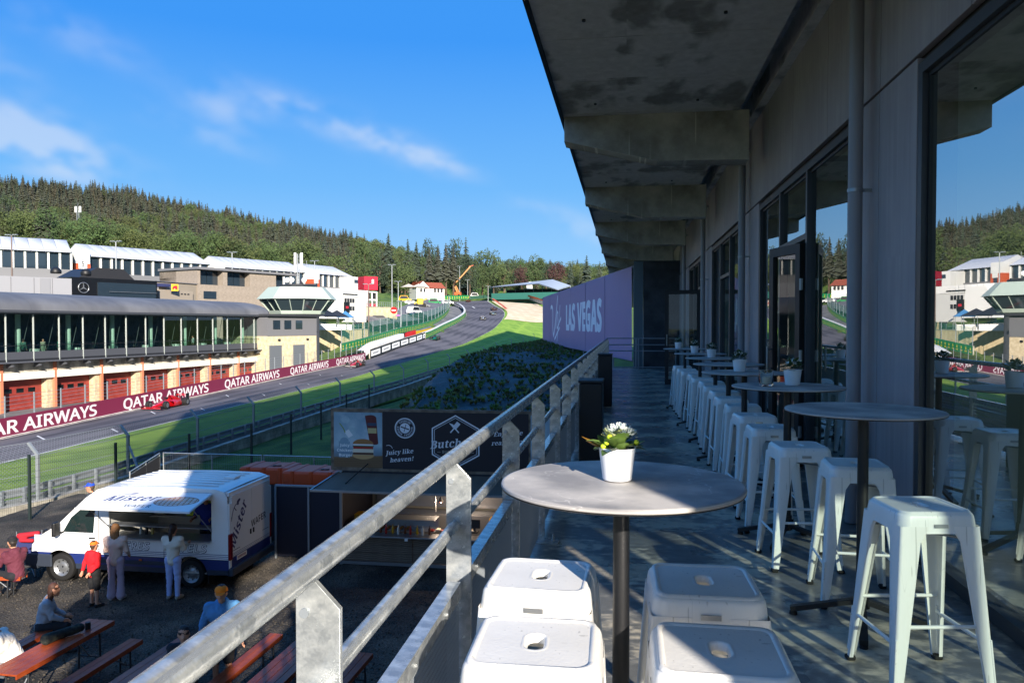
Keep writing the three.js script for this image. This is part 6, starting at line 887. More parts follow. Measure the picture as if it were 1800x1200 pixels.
  { const cx = 1.35, cy = yt - 1.25, z = h2.Z(-0.1), ring = new THREE.TorusGeometry(0.62, 0.05, 8, 32).translate(cx, cy, z), sp = [0, 1, 2].map((k) => { const a = Math.PI / 2 + k * 2.094; return prism([[-0.08, 0], [0, 0.6], [0.08, 0]], 0.05).rotateZ(a - Math.PI / 2).translate(cx, cy, z - 0.02); }); mesh('emblem', [ring, ...sp], MT.steel, h2.t); }
  for (const x of [-2.6, 0.9]) mesh('satellite_dome', new THREE.SphereGeometry(0.6, 14, 8, 0, 6.3, 0, 1.9).translate(x + 1.2, yt + 0.55, h2.Z(0.8)), MT.black, h2.t);
  const h3 = block('drinks_banner_stand', 'dark blue canopy with yellow and red bull emblem', 'canopy', [276, 560, 104], [313, 560, 106]); mesh('canopy', h3.B(0, h3.L * 0.66, hOf(504, 105), hOf(498.5, 105), 0, 3), mat(0x1b2450, 0.6), h3.t); mesh('support', h3.B(0.1, 0.3, h3.y0 - 4, hOf(504, 105), 0.2, 0.4), gry, h3.t);
  { const y0 = hOf(511, 105), y1 = hOf(499, 105), z = h3.Z(-0.08); mesh('emblem_board', printed(V(h3.L * 0.62, y0, z), V(h3.L, y0, z), V(h3.L * 0.62, y1, z)), mat(0xffffff, 0.6, { map: print(128, 96, (c, w, h) => { c.fillStyle = '#e9b928'; c.fillRect(0, 0, w, h); c.fillStyle = '#1f2c66'; c.fillRect(0, 0, 12, h); c.fillStyle = '#c8162c'; c.beginPath(); c.ellipse(66, 48, 38, 24, -0.5, 0, 7); c.fill(); c.fillRect(80, 20, 34, 56); c.fillStyle = '#f0d060'; c.fillRect(60, 60, 16, 30); }) }), h3.t); }
  const h4 = block('brown_team_building', 'brown timber-clad team building with glazed terraces, left of control tower', 'building', [347, 560, 112], [520, 560, 128]), tt = hOf(478, 118), tim = worn([132, 122, 110], [158, 147, 134], 0.8, { f: 10, rep: 0.7, s: 121, spread: 1.2, bump: 0.003 });
  mesh('wall', h4.B(0, h4.L, h4.y0 - 8, hOf(503, 118), 0, 9), tim, h4.t); mesh('wall_upper', [h4.B(0, 0.5, hOf(503, 118), tt, 0, 9), h4.B(4.4, 5.2, hOf(503, 118), tt, 0, 9), h4.B(9.4, 14.6, hOf(503, 118), tt, 0, 9), h4.B(0, h4.L, hOf(503, 118), tt, 5, 9)], tim, h4.t); mesh('flat_roof', h4.B(-0.3, h4.L + 0.2, tt, tt + 0.35, -0.4, 9), gry, h4.t);
  for (const [a, b] of [[0.5, 2.4], [2.5, 4.4], [5.2, 7.2], [7.3, 9.4], [14.6, 17]]) mesh('window', h4.B(a, b, hOf(503, 118) + 0.01, tt - 0.02, 1.2, 1.3), glz, h4.t);
  for (const [a, b, c] of [[1.0, 3.2, 0x2c56a0], [-0.05, 0, 0]]) if (c) mesh('lower_window', h4.B(a, b, hOf(526, 116), hOf(513, 116), -0.06, -0.01), glz, h4.t);
  const h5 = block('beige_low_building', 'beige flat building below the brown one with small vents', 'building', [276, 565, 104], [350, 565, 112]); mesh('wall', h5.B(0, h5.L, h5.y0 - 6, hOf(497, 108), 0.4, 8), mat(0x8f8678, 0.8), h5.t); mesh('terrace_wall', h5.B(0, h5.L * 0.8, h5.y0 - 6, hOf(510, 107), -0.3, 0.38), mat(0x9a9082, 0.8), h5.t);
  for (const k of [0.5, 0.58, 0.66]) mesh('vent', h5.B(h5.L * k, h5.L * k + 0.35, hOf(517, 107), hOf(515, 107), -0.36, -0.31), MT.dark, h5.t); mesh('parapet', h5.B(-0.1, h5.L, hOf(497, 108), hOf(496, 108), 0.2, 8), gry, h5.t);
  // annex at the end of the pit building
  const h6 = block('pit_annex', 'grey clad annex with two shutters at the end of pit building', 'building', [470, 620, 98], [556, 620, 106]), st = worn([186, 170, 138], [216, 202, 172], 0.9, { f: 8, rep: 0.5, s: 122, bump: 0.008 });
  mesh('lower_wall', h6.B(0, h6.L, -7, hOf(590, 102), 0, 8), st, h6.t); mesh('upper_wall', h6.B(0, h6.L, hOf(590, 102), hOf(556, 102), -0.05, 8), gry, h6.t); mesh('roof', h6.B(-0.3, h6.L + 0.3, hOf(556, 102), hOf(552.5, 102), -0.5, 8), mat(0x3a3c40, 0.6), h6.t);
  for (const k of [0.1, 0.32, 0.55]) mesh('window', h6.B(h6.L * k, h6.L * k + 1.2, hOf(578, 102), hOf(563, 102), -0.14, -0.06), glz, h6.t); for (const k of [0.03, 0.50]) mesh('shutter', h6.B(h6.L * k, h6.L * k + 2.1, -7, hOf(606, 102), -0.12, -0.01), mat(0x60666c, 0.6), h6.t);
  for (const k of [0.2, 0.78]) mesh('lamp_box', h6.B(h6.L * k, h6.L * k + 0.3, hOf(598, 102), hOf(595, 102), -0.2, -0.01), MT.dark, h6.t);
}
{ // octagonal race control tower
  const c = at(523, 560, 112), R = 5.6, t = thing('control_tower', 'pale green octagonal control tower with slanted windows', 'tower', [c.x, 0, c.z], 0.18), y = (p) => hOf(p, 111), Mg = mat(0xa9b8ac, 0.6), gl = mat(0x2c3a40, 0.05, { clearcoat: 1 });
  const ring = (r, yy) => Array.from({ length: 9 }, (_, i) => V(r * Math.cos(i * Math.PI / 4 + 0.39) * 1.05, yy, r * Math.sin(i * Math.PI / 4 + 0.39)));
  const seg = (n, r0, y0, r1, y1, M, gap = 0) => { for (let i = 0; i < 8; i++) { const a = ring(r0, y0), b = ring(r1, y1); mesh(n, sheet([[a[i].clone().lerp(a[i + 1], gap), a[i + 1].clone().lerp(a[i], gap)], [b[i].clone().lerp(b[i + 1], gap), b[i + 1].clone().lerp(b[i], gap)]]), M, t); } };
  seg('roof_face', R * 0.98, y(526), R * 0.70, y(505), Mg); seg('roof_cap', R * 0.70, y(505), 0.05, y(503.5), Mg); seg('soffit', R * 0.98, y(526), R * 0.86, y(527), Mg);
  seg('window', R * 0.90, y(527), R * 0.66, y(548), gl, 0.03); seg('floor_band', R * 0.70, y(546), R * 0.66, y(552), Mg); seg('underside', R * 0.66, y(552), R * 0.3, y(554), MT.dark);
  for (let i = 0; i < 8; i++) { const a = ring(R * 0.91, y(527))[i], b = ring(R * 0.67, y(548))[i]; mesh('mullion', rod(a, b, 0.09, 5), Mg, t); const a2 = ring(R * 0.91, y(527))[i].lerp(ring(R * 0.91, y(527))[i + 1], 0.5), b2 = ring(R * 0.67, y(548))[i].lerp(ring(R * 0.67, y(548))[i + 1], 0.5); mesh('mullion', rod(a2, b2, 0.06, 5), Mg, t); }
  mesh('core', cyl(R * 0.56, R * 0.56, y(552) + 8, 0, (y(552) - 8) / 2, 0, 8), mat(0x53565a, 0.7), t); mesh('roof_deck', [cyl(R * 0.5, R * 0.52, 0.25, 0, y(502), 0, 8), box(4, 0.3, 0.4, 0.5, y(500), 0)], MT.dark, t);
  const m = thing('antenna_mast', 'white antenna mast with two tall panels on control tower roof', 'antenna', [c.x, y(501), c.z]); mesh('mast', [rod(V(0, 0, 0), V(0, 4.6, 0), 0.08), rod(V(0.3, 0, 0), V(0.3, 4.6, 0), 0.05), ...[1, 2, 3, 4].map((k) => rod(V(0, k, 0), V(0.3, k + 0.3, 0), 0.03))], MT.galvfar, m); for (const x of [-0.35, 0.65]) mesh('panel_antenna', rbox(0.34, 2.9, 0.2, 0.05, x, 3.3, 0), MT.white, m); mesh('side_arm', [rod(V(0.8, 3.0, 0), V(1.4, 3.0, 0), 0.04), rod(V(1.4, 2.6, 0), V(1.4, 3.6, 0), 0.03)], MT.galvfar, m); for (const x of [-1.4, -0.7, 1.2]) mesh('dish', new THREE.SphereGeometry(0.45, 12, 6, 0, 6.3, 0, 1.2).rotateX(1.2).translate(x, 0.7, 0.3), MT.white, m);
  const v = block('white_team_villa', 'bright white slanted team building right of the control tower', 'building', [590, 575, 150], [648, 575, 160]); const yy = (p) => hOf(p, 153);
  mesh('slanted_wall', prism([[-6, yy(560)], [3.2, yy(560)], [2.2, yy(512)], [-2.5, yy(512)]], 7).translate(0, 0, v.s > 0 ? 0 : -7), MT.white, v.t); mesh('upper_block', v.B(-2, v.L, yy(520), yy(508), 0.5, 7), MT.white, v.t); mesh('window_band', v.B(-1.5, v.L * 0.7, yy(517.5), yy(515.5), 0.36, 0.48), MT.black, v.t); mesh('screen', v.B(2.4, 4.2, yy(549), yy(531), -0.25, -0.12), MT.black, v.t); mesh('red_mark', [v.B(2.9, 3.7, yy(542), yy(538), -0.31, -0.26), v.B(-1.6, -0.9, yy(518), yy(513), 0.28, 0.35)], mat(0xc22030, 0.5), v.t); mesh('lower_wall', v.B(3.3, v.L, yy(566), yy(520), 0.6, 7), mat(0xc9c9c5, 0.6), v.t); for (let k = 0; k < 4; k++) for (const p of [531, 545]) mesh('window', v.B(3.6 + k * 0.85, 4.2 + k * 0.85, yy(p), yy(p - 7), 0.5, 0.59), MT.dark, v.t); for (let k = 0; k < 5; k++) mesh('seam', v.B(-1.4 + k * 1.5, -1.36 + k * 1.5, yy(520), yy(508.2), 0.46, 0.49), MT.galvfar, v.t);
  const s = block('white_frame_pavilion', 'white framed pavilion with two dark window bays below red box', 'pavilion', [636, 545, 178], [663, 545, 182]); const y2 = (p) => hOf(p, 180); mesh('frame', [s.B(0, s.L, y2(514), y2(512), 0, 5), s.B(0, s.L, y2(528), y2(525.5), 0, 5), ...[0, 0.32, 0.64, 0.95].map((k) => s.B(s.L * k, s.L * k + 0.22, y2(540), y2(512.1), -0.05, 0.2))], MT.white, s.t); for (const k of [0.06, 0.37, 0.7]) mesh('bay', s.B(s.L * k, s.L * k + s.L * 0.22, y2(525), y2(514.2), 0.3, 0.5), MT.black, s.t); mesh('counter', s.B(0, s.L, y2(540), y2(533), 0.1, 0.6), mat(0xa83036, 0.6), s.t);
  const r = block('red_box_building', 'bright red box-shaped pavilion with white emblem on upper level', 'pavilion', [640, 540, 190], [664, 540, 192]); const y3 = (p) => hOf(p, 191); mesh('box', r.B(0, r.L, y3(509.5), y3(486), 0, 4), mat(0xc01030, 0.55), r.t); mesh('emblem', [r.B(r.L * 0.55, r.L * 0.7, y3(498), y3(491), -0.1, -0.02)], MT.white, r.t); for (const x of [0.3, r.L - 0.4]) mesh('support', r.B(x, x + 0.3, y3(545), y3(509.6), 0.4, 0.7), MT.dark, r.t);
  // cream retaining walls with railings
  for (const [a, b, top, l] of [[[440, 606, 118], [648, 606, 150], 580, 'long cream stone retaining wall below control tower'], [[628, 560, 165], [698, 556, 176], 540, 'short cream retaining wall below the white pavilion']]) { const w = block('retaining_wall', l, 'wall', a, b), ht = hOf(top, (a[2] + b[2]) / 2); const n = 9; for (let k = 0; k < n; k++) mesh('wall_panel', w.B(k * w.L / n + 0.01, (k + 1) * w.L / n - 0.01, w.y0 - 6, ht, 0, 0.5), worn([184, 166, 128], [218, 202, 166], 0.9, { f: 6, rep: 0.3, s: 130 }), w.t); mesh('coping', w.B(0, w.L, ht, ht + 0.15, -0.1, 0.6), MT.beam, w.t); for (let k = 0; k <= 20; k++) mesh('rail_post', w.B(k * w.L / 20 - 0.03, k * w.L / 20 + 0.03, ht + 0.15, ht + 1.2, 0.1, 0.16), MT.galvfar, w.t); mesh('rail', [w.B(0, w.L, ht + 1.15, ht + 1.21, 0.09, 0.17), w.B(0, w.L, ht + 0.65, ht + 0.7, 0.09, 0.17)], MT.galvfar, w.t); }
}
{ // light poles, communications mast
  const pole = (label, px, top, base, D, kind = 0) => { const a = at(px, base, D), b = at(px, top, D), t = thing('light_pole', label, 'light pole', [a.x, a.y, a.z], 0, 'light poles'), h = b.y - a.y; mesh('pole', cyl(0.09, 0.15, h, 0, h / 2, 0, 8), mat(kind ? 0x6a5a54 : 0x9aa0a2, 0.5), t); mesh('cross_arm', rod(V(-0.9, h, 0), V(0.9, h, 0), 0.05, 6), MT.galvfar, t); for (const x of [-0.85, -0.4, 0.4, 0.85]) mesh('lamp_head', rbox(0.34, 0.14, 0.4, 0.03, x, h + 0.1, 0), MT.galvfar, t); };
  pole('floodlight pole in front of leftmost white-roofed building', 21, 414, 530, 120, 1); pole('floodlight pole above the black team lounge', 204, 425, 520, 132); pole('floodlight pole left of the antenna mast', 408, 444, 520, 150); pole('floodlight pole right of the antenna mast', 553, 459, 520, 170); pole('tall floodlight pole right of the red box', 689, 466, 560, 190); pole('thin dark pole right of white villa', 648, 500, 600, 140, 1); pole('slim pole by the green fence', 705, 530, 575, 172); pole('floodlight pole behind the house right of tall trees', 808, 468, 530, 330); pole('floodlight pole left of the grandstand', 822, 492, 530, 325); pole('short pole beside grandstand roof', 858, 503, 530, 320); pole('pole cluster by parking area', 700, 495, 560, 200);
  const a = at(137, 425, 300), t = thing('lattice_mast', 'slim lattice communications mast standing against the wooded hill', 'mast', [a.x, a.y - 3, a.z]), h = hOf(370, 300) - a.y + 3; for (const [x, z] of [[-0.5, 0], [0.5, 0], [0, 0.8]]) mesh('leg', rod(V(x, 0, z), V(x * 0.7, h, z * 0.7), 0.12, 5), MT.galvfar, t); for (let k = 0; k < 12; k++) mesh('lattice', rod(V(-0.5, k * h / 12, 0), V(0.5, (k + 1) * h / 12, 0), 0.06, 4), MT.galvfar, t); for (const x of [-0.9, 0.9]) mesh('panel_antenna', rbox(0.8, 2.4, 0.5, 0.1, x, h + 0.4, 0), MT.white, t); mesh('tip', rod(V(0, h, 0), V(0, h + 3, 0), 0.05, 4), MT.galvfar, t);
}
{ // barriers on the left of the bend
  const yellowMark = print(1024, 64, (c, w, h) => { c.fillStyle = '#0c7a48'; c.fillRect(0, 0, w, h); c.fillStyle = '#d8c23a'; for (let k = 0; k < 8; k++) { const x = 64 + k * 128; c.beginPath(); c.moveTo(x - 14, 34); c.lineTo(x - 18, 12); c.lineTo(x - 8, 24); c.lineTo(x, 8); c.lineTo(x + 8, 24); c.lineTo(x + 18, 12); c.lineTo(x + 14, 34); c.fill(); c.fillRect(x - 30, 42, 60, 9); } }, false);
  const gm = mat(0xffffff, 0.55, { map: yellowMark }), path = (l) => { const c = new THREE.CatmullRomCurve3(l.map((a) => at(...a)), false, 'centripetal'); return c.getSpacedPoints(26); };
  const board = (name, label, pts, h, m, y0 = 0, per = 12) => { const t = thing(name, label, 'barrier'); let s = 0; for (let i = 0; i < pts.length - 1; i++) { const a = pts[i], b = pts[i + 1], L = a.distanceTo(b), g = printed(lift(a, y0), lift(b, y0), lift(a, y0 + h)); const r = g.attributes.position.array; r[7] = r[13] = b.y + y0 + h; for (let k = 0; k < 12; k += 2) g.attributes.uv.array[k] = (s + g.attributes.uv.array[k] * L) / per; g.attributes.position.needsUpdate = true; mesh('panel', g, m, t); const o = V(-0.15, 0, -0.1); mesh('backing', beam(lift(a, y0 + h / 2).add(o), lift(b, y0 + h / 2).add(o), 0.2, h), MT.beam, t); s += L; } return t; };
  const P1 = path([[600, 618, 122], [640, 607, 133], [680, 594, 150], [705, 586, 162], [732, 580, 176], [762, 570, 198], [782, 557, 222], [790, 545, 250], [788, 538, 268]]);
  const gf = board('green_board_wall', 'dark green advertising boards with yellow crowns under mesh fence, outer side', P1, 1.3, gm);
  const fence = thing('green_mesh_fence', 'tall translucent green debris fence curving up the hill', 'fence'), fm = mat(0x2f7f68, 0.7, { transparent: true, opacity: 0.42, depthWrite: false });
  for (let i = 0; i < P1.length - 1; i++) { const a = lift(P1[i], 1.3), b = lift(P1[i + 1], 1.3); mesh('mesh_panel', sheet([[a, b], [lift(a, 2.6), lift(b, 2.6)]]), fm, fence); mesh('post', rod(a, lift(a, 2.8), 0.07, 5), MT.galvfar, fence); }
  // inner wall with green boards along the track edge after the black and white boards
  const tOf = (px) => { let b = 0, bd = 1e9; for (let t = 0.3; t < 1; t += 0.001) { const d = LC(t).sub(EYE), x = 900 + 1350 * d.dot(RIGHT) / d.dot(FW); if (Math.abs(x - px) < bd && t < 0.82) { bd = Math.abs(x - px); b = t; } } return b; };
  const t0 = tOf(651), t1 = tOf(748), sub = (a, b, n) => Array.from({ length: n + 1 }, (_, i) => LC(mix(a, b, i / n)).add(V(-0.1, 0, 0)));
  const bw = print(1024, 96, (c, w, h) => { c.fillStyle = '#17181b'; c.fillRect(0, 0, w, h); for (let k = 0; k < 4; k++) { c.fillStyle = '#eef0f0'; c.fillRect(k * 256 + 22, 18, 212, 58); c.fillStyle = '#55585e'; for (let q = 0; q < 9; q++) c.fillRect(k * 256 + 60 + q * 15, 36 + 5 * (q % 2), 9, 20); } }, false);
  board('black_white_boards', 'row of black and white advertising boards at the track edge', sub(t0, t1, 16), 1.5, mat(0xffffff, 0.55, { map: bw }), 0, 26);
  board('inner_green_boards', 'green advertising boards on inner wall round the bend', sub(t1 + 0.003, 0.80, 18), 1.3, gm, 0, 12);
  const iw = thing('white_wall_top', 'white concrete wall following the inside of the bend', 'wall'), Q = sub(t1, 0.86, 20); for (let i = 0; i < 20; i++) mesh('block', beam(lift(Q[i], 1.38).add(V(-0.5, 0, -0.3)), lift(Q[i + 1], 1.38).add(V(-0.5, 0, -0.3)), 0.5, 0.16), MT.white, iw);
  // broad white sloping wall with red and yellow ends
  const W1 = path([[640, 628, 124], [655, 616, 129], [680, 606, 142], [712, 595, 160]]), wm = thing('white_run_off_wall', 'broad white painted wall before the red and yellow boards', 'wall'); for (let i = 0; i < 26; i += 2) mesh('block', sheet([[W1[i], W1[Math.min(i + 2, 25)]], [lift(W1[i], 1.1), lift(W1[Math.min(i + 2, 25)], 1.1)], [lift(W1[i], 1.1).add(V(-1.2, 0, 0)), lift(W1[Math.min(i + 2, 25)], 1.1).add(V(-1.2, 0, 0))]]), MT.white, wm);
  const W2 = path([[712, 597, 160], [722, 593.5, 165], [731, 591, 170]]), W3 = path([[731, 591, 170], [746, 588, 180], [763, 583.5, 190]]);
  const redB = thing('red_board', 'bright red advertising board before the yellow one', 'board'), yelB = thing('yellow_board', 'bright yellow advertising board after the red one', 'board');
  for (const [o, W, c, h] of [[redB, W2, 0xd01c1c, 1.4], [yelB, W3, 0xe8bc12, 1.15]]) { mesh('panel', sheet([W, W.map((p) => lift(p, h))]), mat(c, 0.55), o); mesh('backing', sheet([W.map((p) => p.clone().add(V(-0.4, 0, 0))), W.map((p) => lift(p, h).add(V(-0.4, 0, 0))), W.map((p) => lift(p, h))]), mat(c, 0.55), o); }
  // slip road between wall and outer boards, and the parking apron above
  const S1 = stations.slice(34, 80).map((t) => { const l = LC(t).add(V(-0.7, 0.02, 0)); let b = P1[0], bd = 1e9; for (const p of P1) { const d = p.distanceTo(l); if (d < bd) { bd = d; b = p; } } return [b.clone(), l]; }); struct('slip_road', sheet(S1), MG.paddock);
  const apron = [[655, 578, 158], [700, 570, 172], [735, 566, 186], [765, 556, 212], [784, 545, 244], [788, 532, 285]].map((a) => at(...a)), inner = [[640, 560, 165], [680, 552, 182], [700, 545, 205], [715, 538, 235], [735, 531, 268], [750, 528, 290]].map((a) => at(...a)); struct('parking_apron', sheet(apron.map((p, i) => [lift(p, 0.5), lift(inner[i], 0.5)])), MG.paddock);
  // green boards across the top of the hill
  board('hilltop_green_boards', 'green advertising boards across the hilltop', path([[752, 529, 300], [780, 527, 305], [824, 525.5, 318]]), 1.6, gm, 0, 12); board('bend_tyre_wall', 'dark green barrier behind the gravel trap', path([[826, 526, 322], [870, 523.5, 328], [920, 525, 318], [958, 536, 290]]), 1.4, mat(0x1f4a3a, 0.7)); 
  const ob = thing('orange_rail', 'orange and white strip on barrier right of the gravel trap', 'barrier'); mesh('strip', sheet([[928, 523, 312], [945, 528, 300], [957, 533, 290]].map((a) => { const p = at(...a); return [lift(p, 0.4), lift(p, 1.1)]; })), mat(0xc85a30, 0.6), ob);
  // parked cars and equipment on the apron
  const carAt = (label, px, py, D, c, turn, cat = 'car', tall = 1) => { const p = at(px, py, D), t = thing('parked_car', label, cat, [p.x, p.y, p.z], turn, 'vehicles on the apron'), M = mat(c, 0.3, { clearcoat: 0.7 }); mesh('body', prism([[-2.1, 0.35], [2.1, 0.35], [2.1, 0.8], [1.3, 0.95], [0.7, 1.45 * tall], [-1.5, 1.48 * tall], [-2.1, 0.95]], 1.7, 0.05).translate(0, 0, -0.85), M, t); mesh('window_band', prism([[-1.75, 0.98], [1.15, 0.98], [0.66, 1.38 * tall], [-1.45, 1.40 * tall]], 1.84, 0).translate(0, 0, -0.92), MT.black, t); mesh('windscreen', sheet([[V(1.3, 1.0, -0.7), V(1.3, 1.0, 0.7)], [V(0.82, 1.42 * tall, -0.65), V(0.82, 1.42 * tall, 0.65)]]), MT.black, t); for (const x of [-1.3, 1.3]) for (const z of [-0.8, 0.8]) mesh('wheel', cyl(0.33, 0.33, 0.24, 0, 0, 0, 14).rotateX(Math.PI / 2).translate(x, 0.33, z), MT.rubber, t); };
  carAt('silver car parked at left end of the apron', 668, 566, 170, 0x5c6064, 0.3); carAt('white van on the apron beside slim poles', 728, 552, 196, 0xd4d6d6, 1.2, 'van', 1.3); carAt('dark car in front of the orange digger', 735, 560, 192, 0x2a2c30, 0.9); carAt('white car parked high on the apron', 722, 536, 250, 0xe0e0de, 0.4); carAt('green recovery truck near hilltop boards', 764, 535, 268, 0x1c8a4a, 0.2, 'truck', 1.4); carAt('white recovery car on the hilltop', 786, 535, 272, 0xe2e2e0, 0.6); carAt('grey car left of the yellow machine', 745, 541, 240, 0x7c8084, 0.1); carAt('white ambulance behind hilltop boards', 836, 523, 335, 0xe8e8e6, 0.1, 'van', 1.4); carAt('yellow van on far side of the apron', 712, 530, 262, 0xd8a81a, 0.2, 'van', 1.4);
  const ym = at(738, 541, 236), tm = thing('yellow_telehandler', 'yellow lifting machine on the apron', 'machine', [ym.x, ym.y, ym.z], 0.4); mesh('cab', rbox(1.8, 1.9, 1.8, 0.2, 0, 2.0, 0), mat(0xd8b012, 0.5), tm); mesh('boom', beam(V(-1.8, 1.4, 0), V(2.4, 3.0, 0), 0.4, 0.4), mat(0xd8b012, 0.5), tm); mesh('chassis', rbox(3.4, 0.6, 1.9, 0.1, 0, 0.9, 0), MT.dark, tm); for (const x of [-1.2, 1.2]) for (const z of [-1, 1]) mesh('wheel', cyl(0.6, 0.6, 0.4, 0, 0, 0, 14).rotateX(Math.PI / 2).translate(x, 0.6, z), MT.rubber, tm);
  const sg = at(692, 563, 168), ts = thing('red_round_sign', 'round red no-entry sign on a pole at the apron', 'sign', [sg.x, sg.y, sg.z]); mesh('disc', cyl(0.75, 0.75, 0.06, 0, 0, 0, 24).rotateX(Math.PI / 2).translate(0, 2.2, 0), mat(0xd01c1c, 0.5), ts); mesh('bar', rbox(0.95, 0.24, 0.03, 0.01, 0, 2.2, 0.05), MT.white, ts); mesh('pole', cyl(0.05, 0.05, 2.2, 0, 0.9, -0.06, 8), MT.galvfar, ts);
  const pg = at(700, 569, 168), tp = thing('pink_parasol', 'small pink umbrella beside the round red sign', 'umbrella', [pg.x, pg.y, pg.z]); mesh('canopy', new THREE.SphereGeometry(0.7, 12, 6, 0, 6.3, 0, 1.3).scale(1, 0.8, 1).translate(0, 1.5, 0), mat(0xc86ab4, 0.6), tp); mesh('shaft', cyl(0.02, 0.02, 2, 0, 1, 0, 6), MT.galvfar, tp);
  // tents and stalls below the tower
  for (const [px, py, D, c, w, l] of [[572, 580, 128, 0x22262a, 4.5, 'dark pointed tent roof right of the annex'], [592, 580, 134, 0x2a2c30, 4, 'second dark tent roof below the tower'], [607, 580, 140, 0x4a86b4, 3, 'small blue tent behind the railing']]) { const p = at(px, py, D), t = thing('pavilion_tent', l, 'tent', [p.x, p.y, p.z], 0.3, 'tents below the tower'); mesh('roof', new THREE.ConeGeometry(w * 0.72, 1.2, 4).rotateY(0.785).translate(0, 2.9, 0), mat(c, 0.7), t); for (const x of [-1, 1]) for (const z of [-1, 1]) mesh('leg', cyl(0.04, 0.04, 2.4, x * w * 0.45, 1.15, z * w * 0.45, 6), MT.galvfar, t); mesh('counter', rbox(w * 0.8, 1.0, 0.6, 0.05, 0, 0.5, w * 0.3), MT.white, t); }
}

// ================================================================ trees
const bark = worn([70, 56, 44], [110, 94, 78], 0.95, { f: 8, rep: 0.5, s: 141, bump: 0.02 });
function leafCloud(n, place, size, flatten = 0.6, s0 = 1) {     // many small leaf clumps, each a bent quad
  const P = [], N = [], old = seed; seed = 1000 + s0 * 77;
  for (let i = 0; i < n; i++) {
    const c = place(), a = rnd() * 6.28, t = rr(-1, 1) * flatten, u = V(Math.cos(a), t * 0.5, Math.sin(a)).normalize(), w = V(rr(-1, 1), rr(-0.4, 1), rr(-1, 1)).cross(u).normalize(), L = size * rr(0.6, 1.4), W = size * rr(0.35, 0.7);
    const p0 = c.clone().addScaledVector(u, -L / 2), p2 = c.clone().addScaledVector(u, L / 2).add(V(0, -0.2 * L, 0)), p1 = c.clone().addScaledVector(w, W / 2).add(V(0, 0.12 * L, 0)), p3 = c.clone().addScaledVector(w, -W / 2);
    for (const q of [p0, p1, p2, p0, p2, p3]) P.push(q.x, q.y, q.z);
  }
  seed = old; const g = new THREE.BufferGeometry(); g.setAttribute('position', new THREE.Float32BufferAttribute(P, 3)); g.computeVertexNormals(); return uvBox(g);
}
function broadleaf(s0, n = 900, R = 1, H = 1.2) {                // crown about 1 wide (radius), base at 0.2, top at 2
  const old = seed; seed = 500 + s0 * 31; const lobes = Array.from({ length: 17 }, (_, i) => { const y = rr(0.35, 1.75), k = Math.sin(Math.PI * clamp((y - 0.1) / 1.95)) ** 0.7, a = i * 2.4 + rr(-0.4, 0.4); return [V(Math.cos(a) * k * rr(0.3, 0.68), y, Math.sin(a) * k * rr(0.3, 0.68)), rr(0.24, 0.42)]; }); seed = old;
  return leafCloud(n, () => { const [c, r] = lobes[Math.floor(rnd() * lobes.length)], a = rnd() * 6.28, z = rr(-1, 1), q = Math.sqrt(1 - z * z), rad = r * (0.55 + 0.5 * Math.sqrt(rnd())); return V(c.x + Math.cos(a) * q * rad, c.y + z * rad * 0.85, c.z + Math.sin(a) * q * rad); }, 0.115, 0.6, s0);
}
function conifer(s0, n = 15, slim = 0.2, low = 0.12) {           // 1 high
  const P = [], old = seed; seed = 900 + s0 * 13;
  for (let i = 0; i < n; i++) { const t = i / n, y = mix(low, 0.97, t), r = slim * (1 - t) ** 0.8 * rr(0.8, 1.15) + 0.012, m = Math.round(mix(9, 5, t)); for (let k = 0; k < m; k++) { const a = (k + rnd() * 0.7) / m * 6.283 + i * 1.3, d = V(Math.cos(a), 0, Math.sin(a)), s = V(-d.z, 0, d.x), L = r * rr(0.65, 1.15), drop = L * rr(0.25, 0.6), w = L * rr(0.28, 0.42); const p0 = V(0, y + 0.02, 0), pm = d.clone().multiplyScalar(L * 0.55).setY(y - drop * 0.25), p1 = pm.clone().addScaledVector(s, w), p3 = pm.clone().addScaledVector(s, -w), p2 = d.clone().multiplyScalar(L).setY(y - drop); p1.y -= w * 0.35; p3.y -= w * 0.35; for (const q of [p0, p1, pm, p0, pm, p3, pm, p1, p2, pm, p2, p3]) P.push(q.x, q.y, q.z); } }
  seed = old; const g = new THREE.BufferGeometry(); g.setAttribute('position', new THREE.Float32BufferAttribute(P, 3)); g.computeVertexNormals(); return uvBox(g);
}
const leafM = mat(0xffffff, 0.9, { transmission: 0.22, thickness: 0 });
const broadG = [1, 2, 3, 4].map((k) => broadleaf(k)), conG = [1, 2, 3, 4].map((k) => conifer(k, 20 + k, 0.12 + 0.018 * k, k % 2 ? 0.08 : 0.22));
const trunkG = join([cyl(0.006, 0.016, 0.9, 0, 0.45, 0, 6)]);
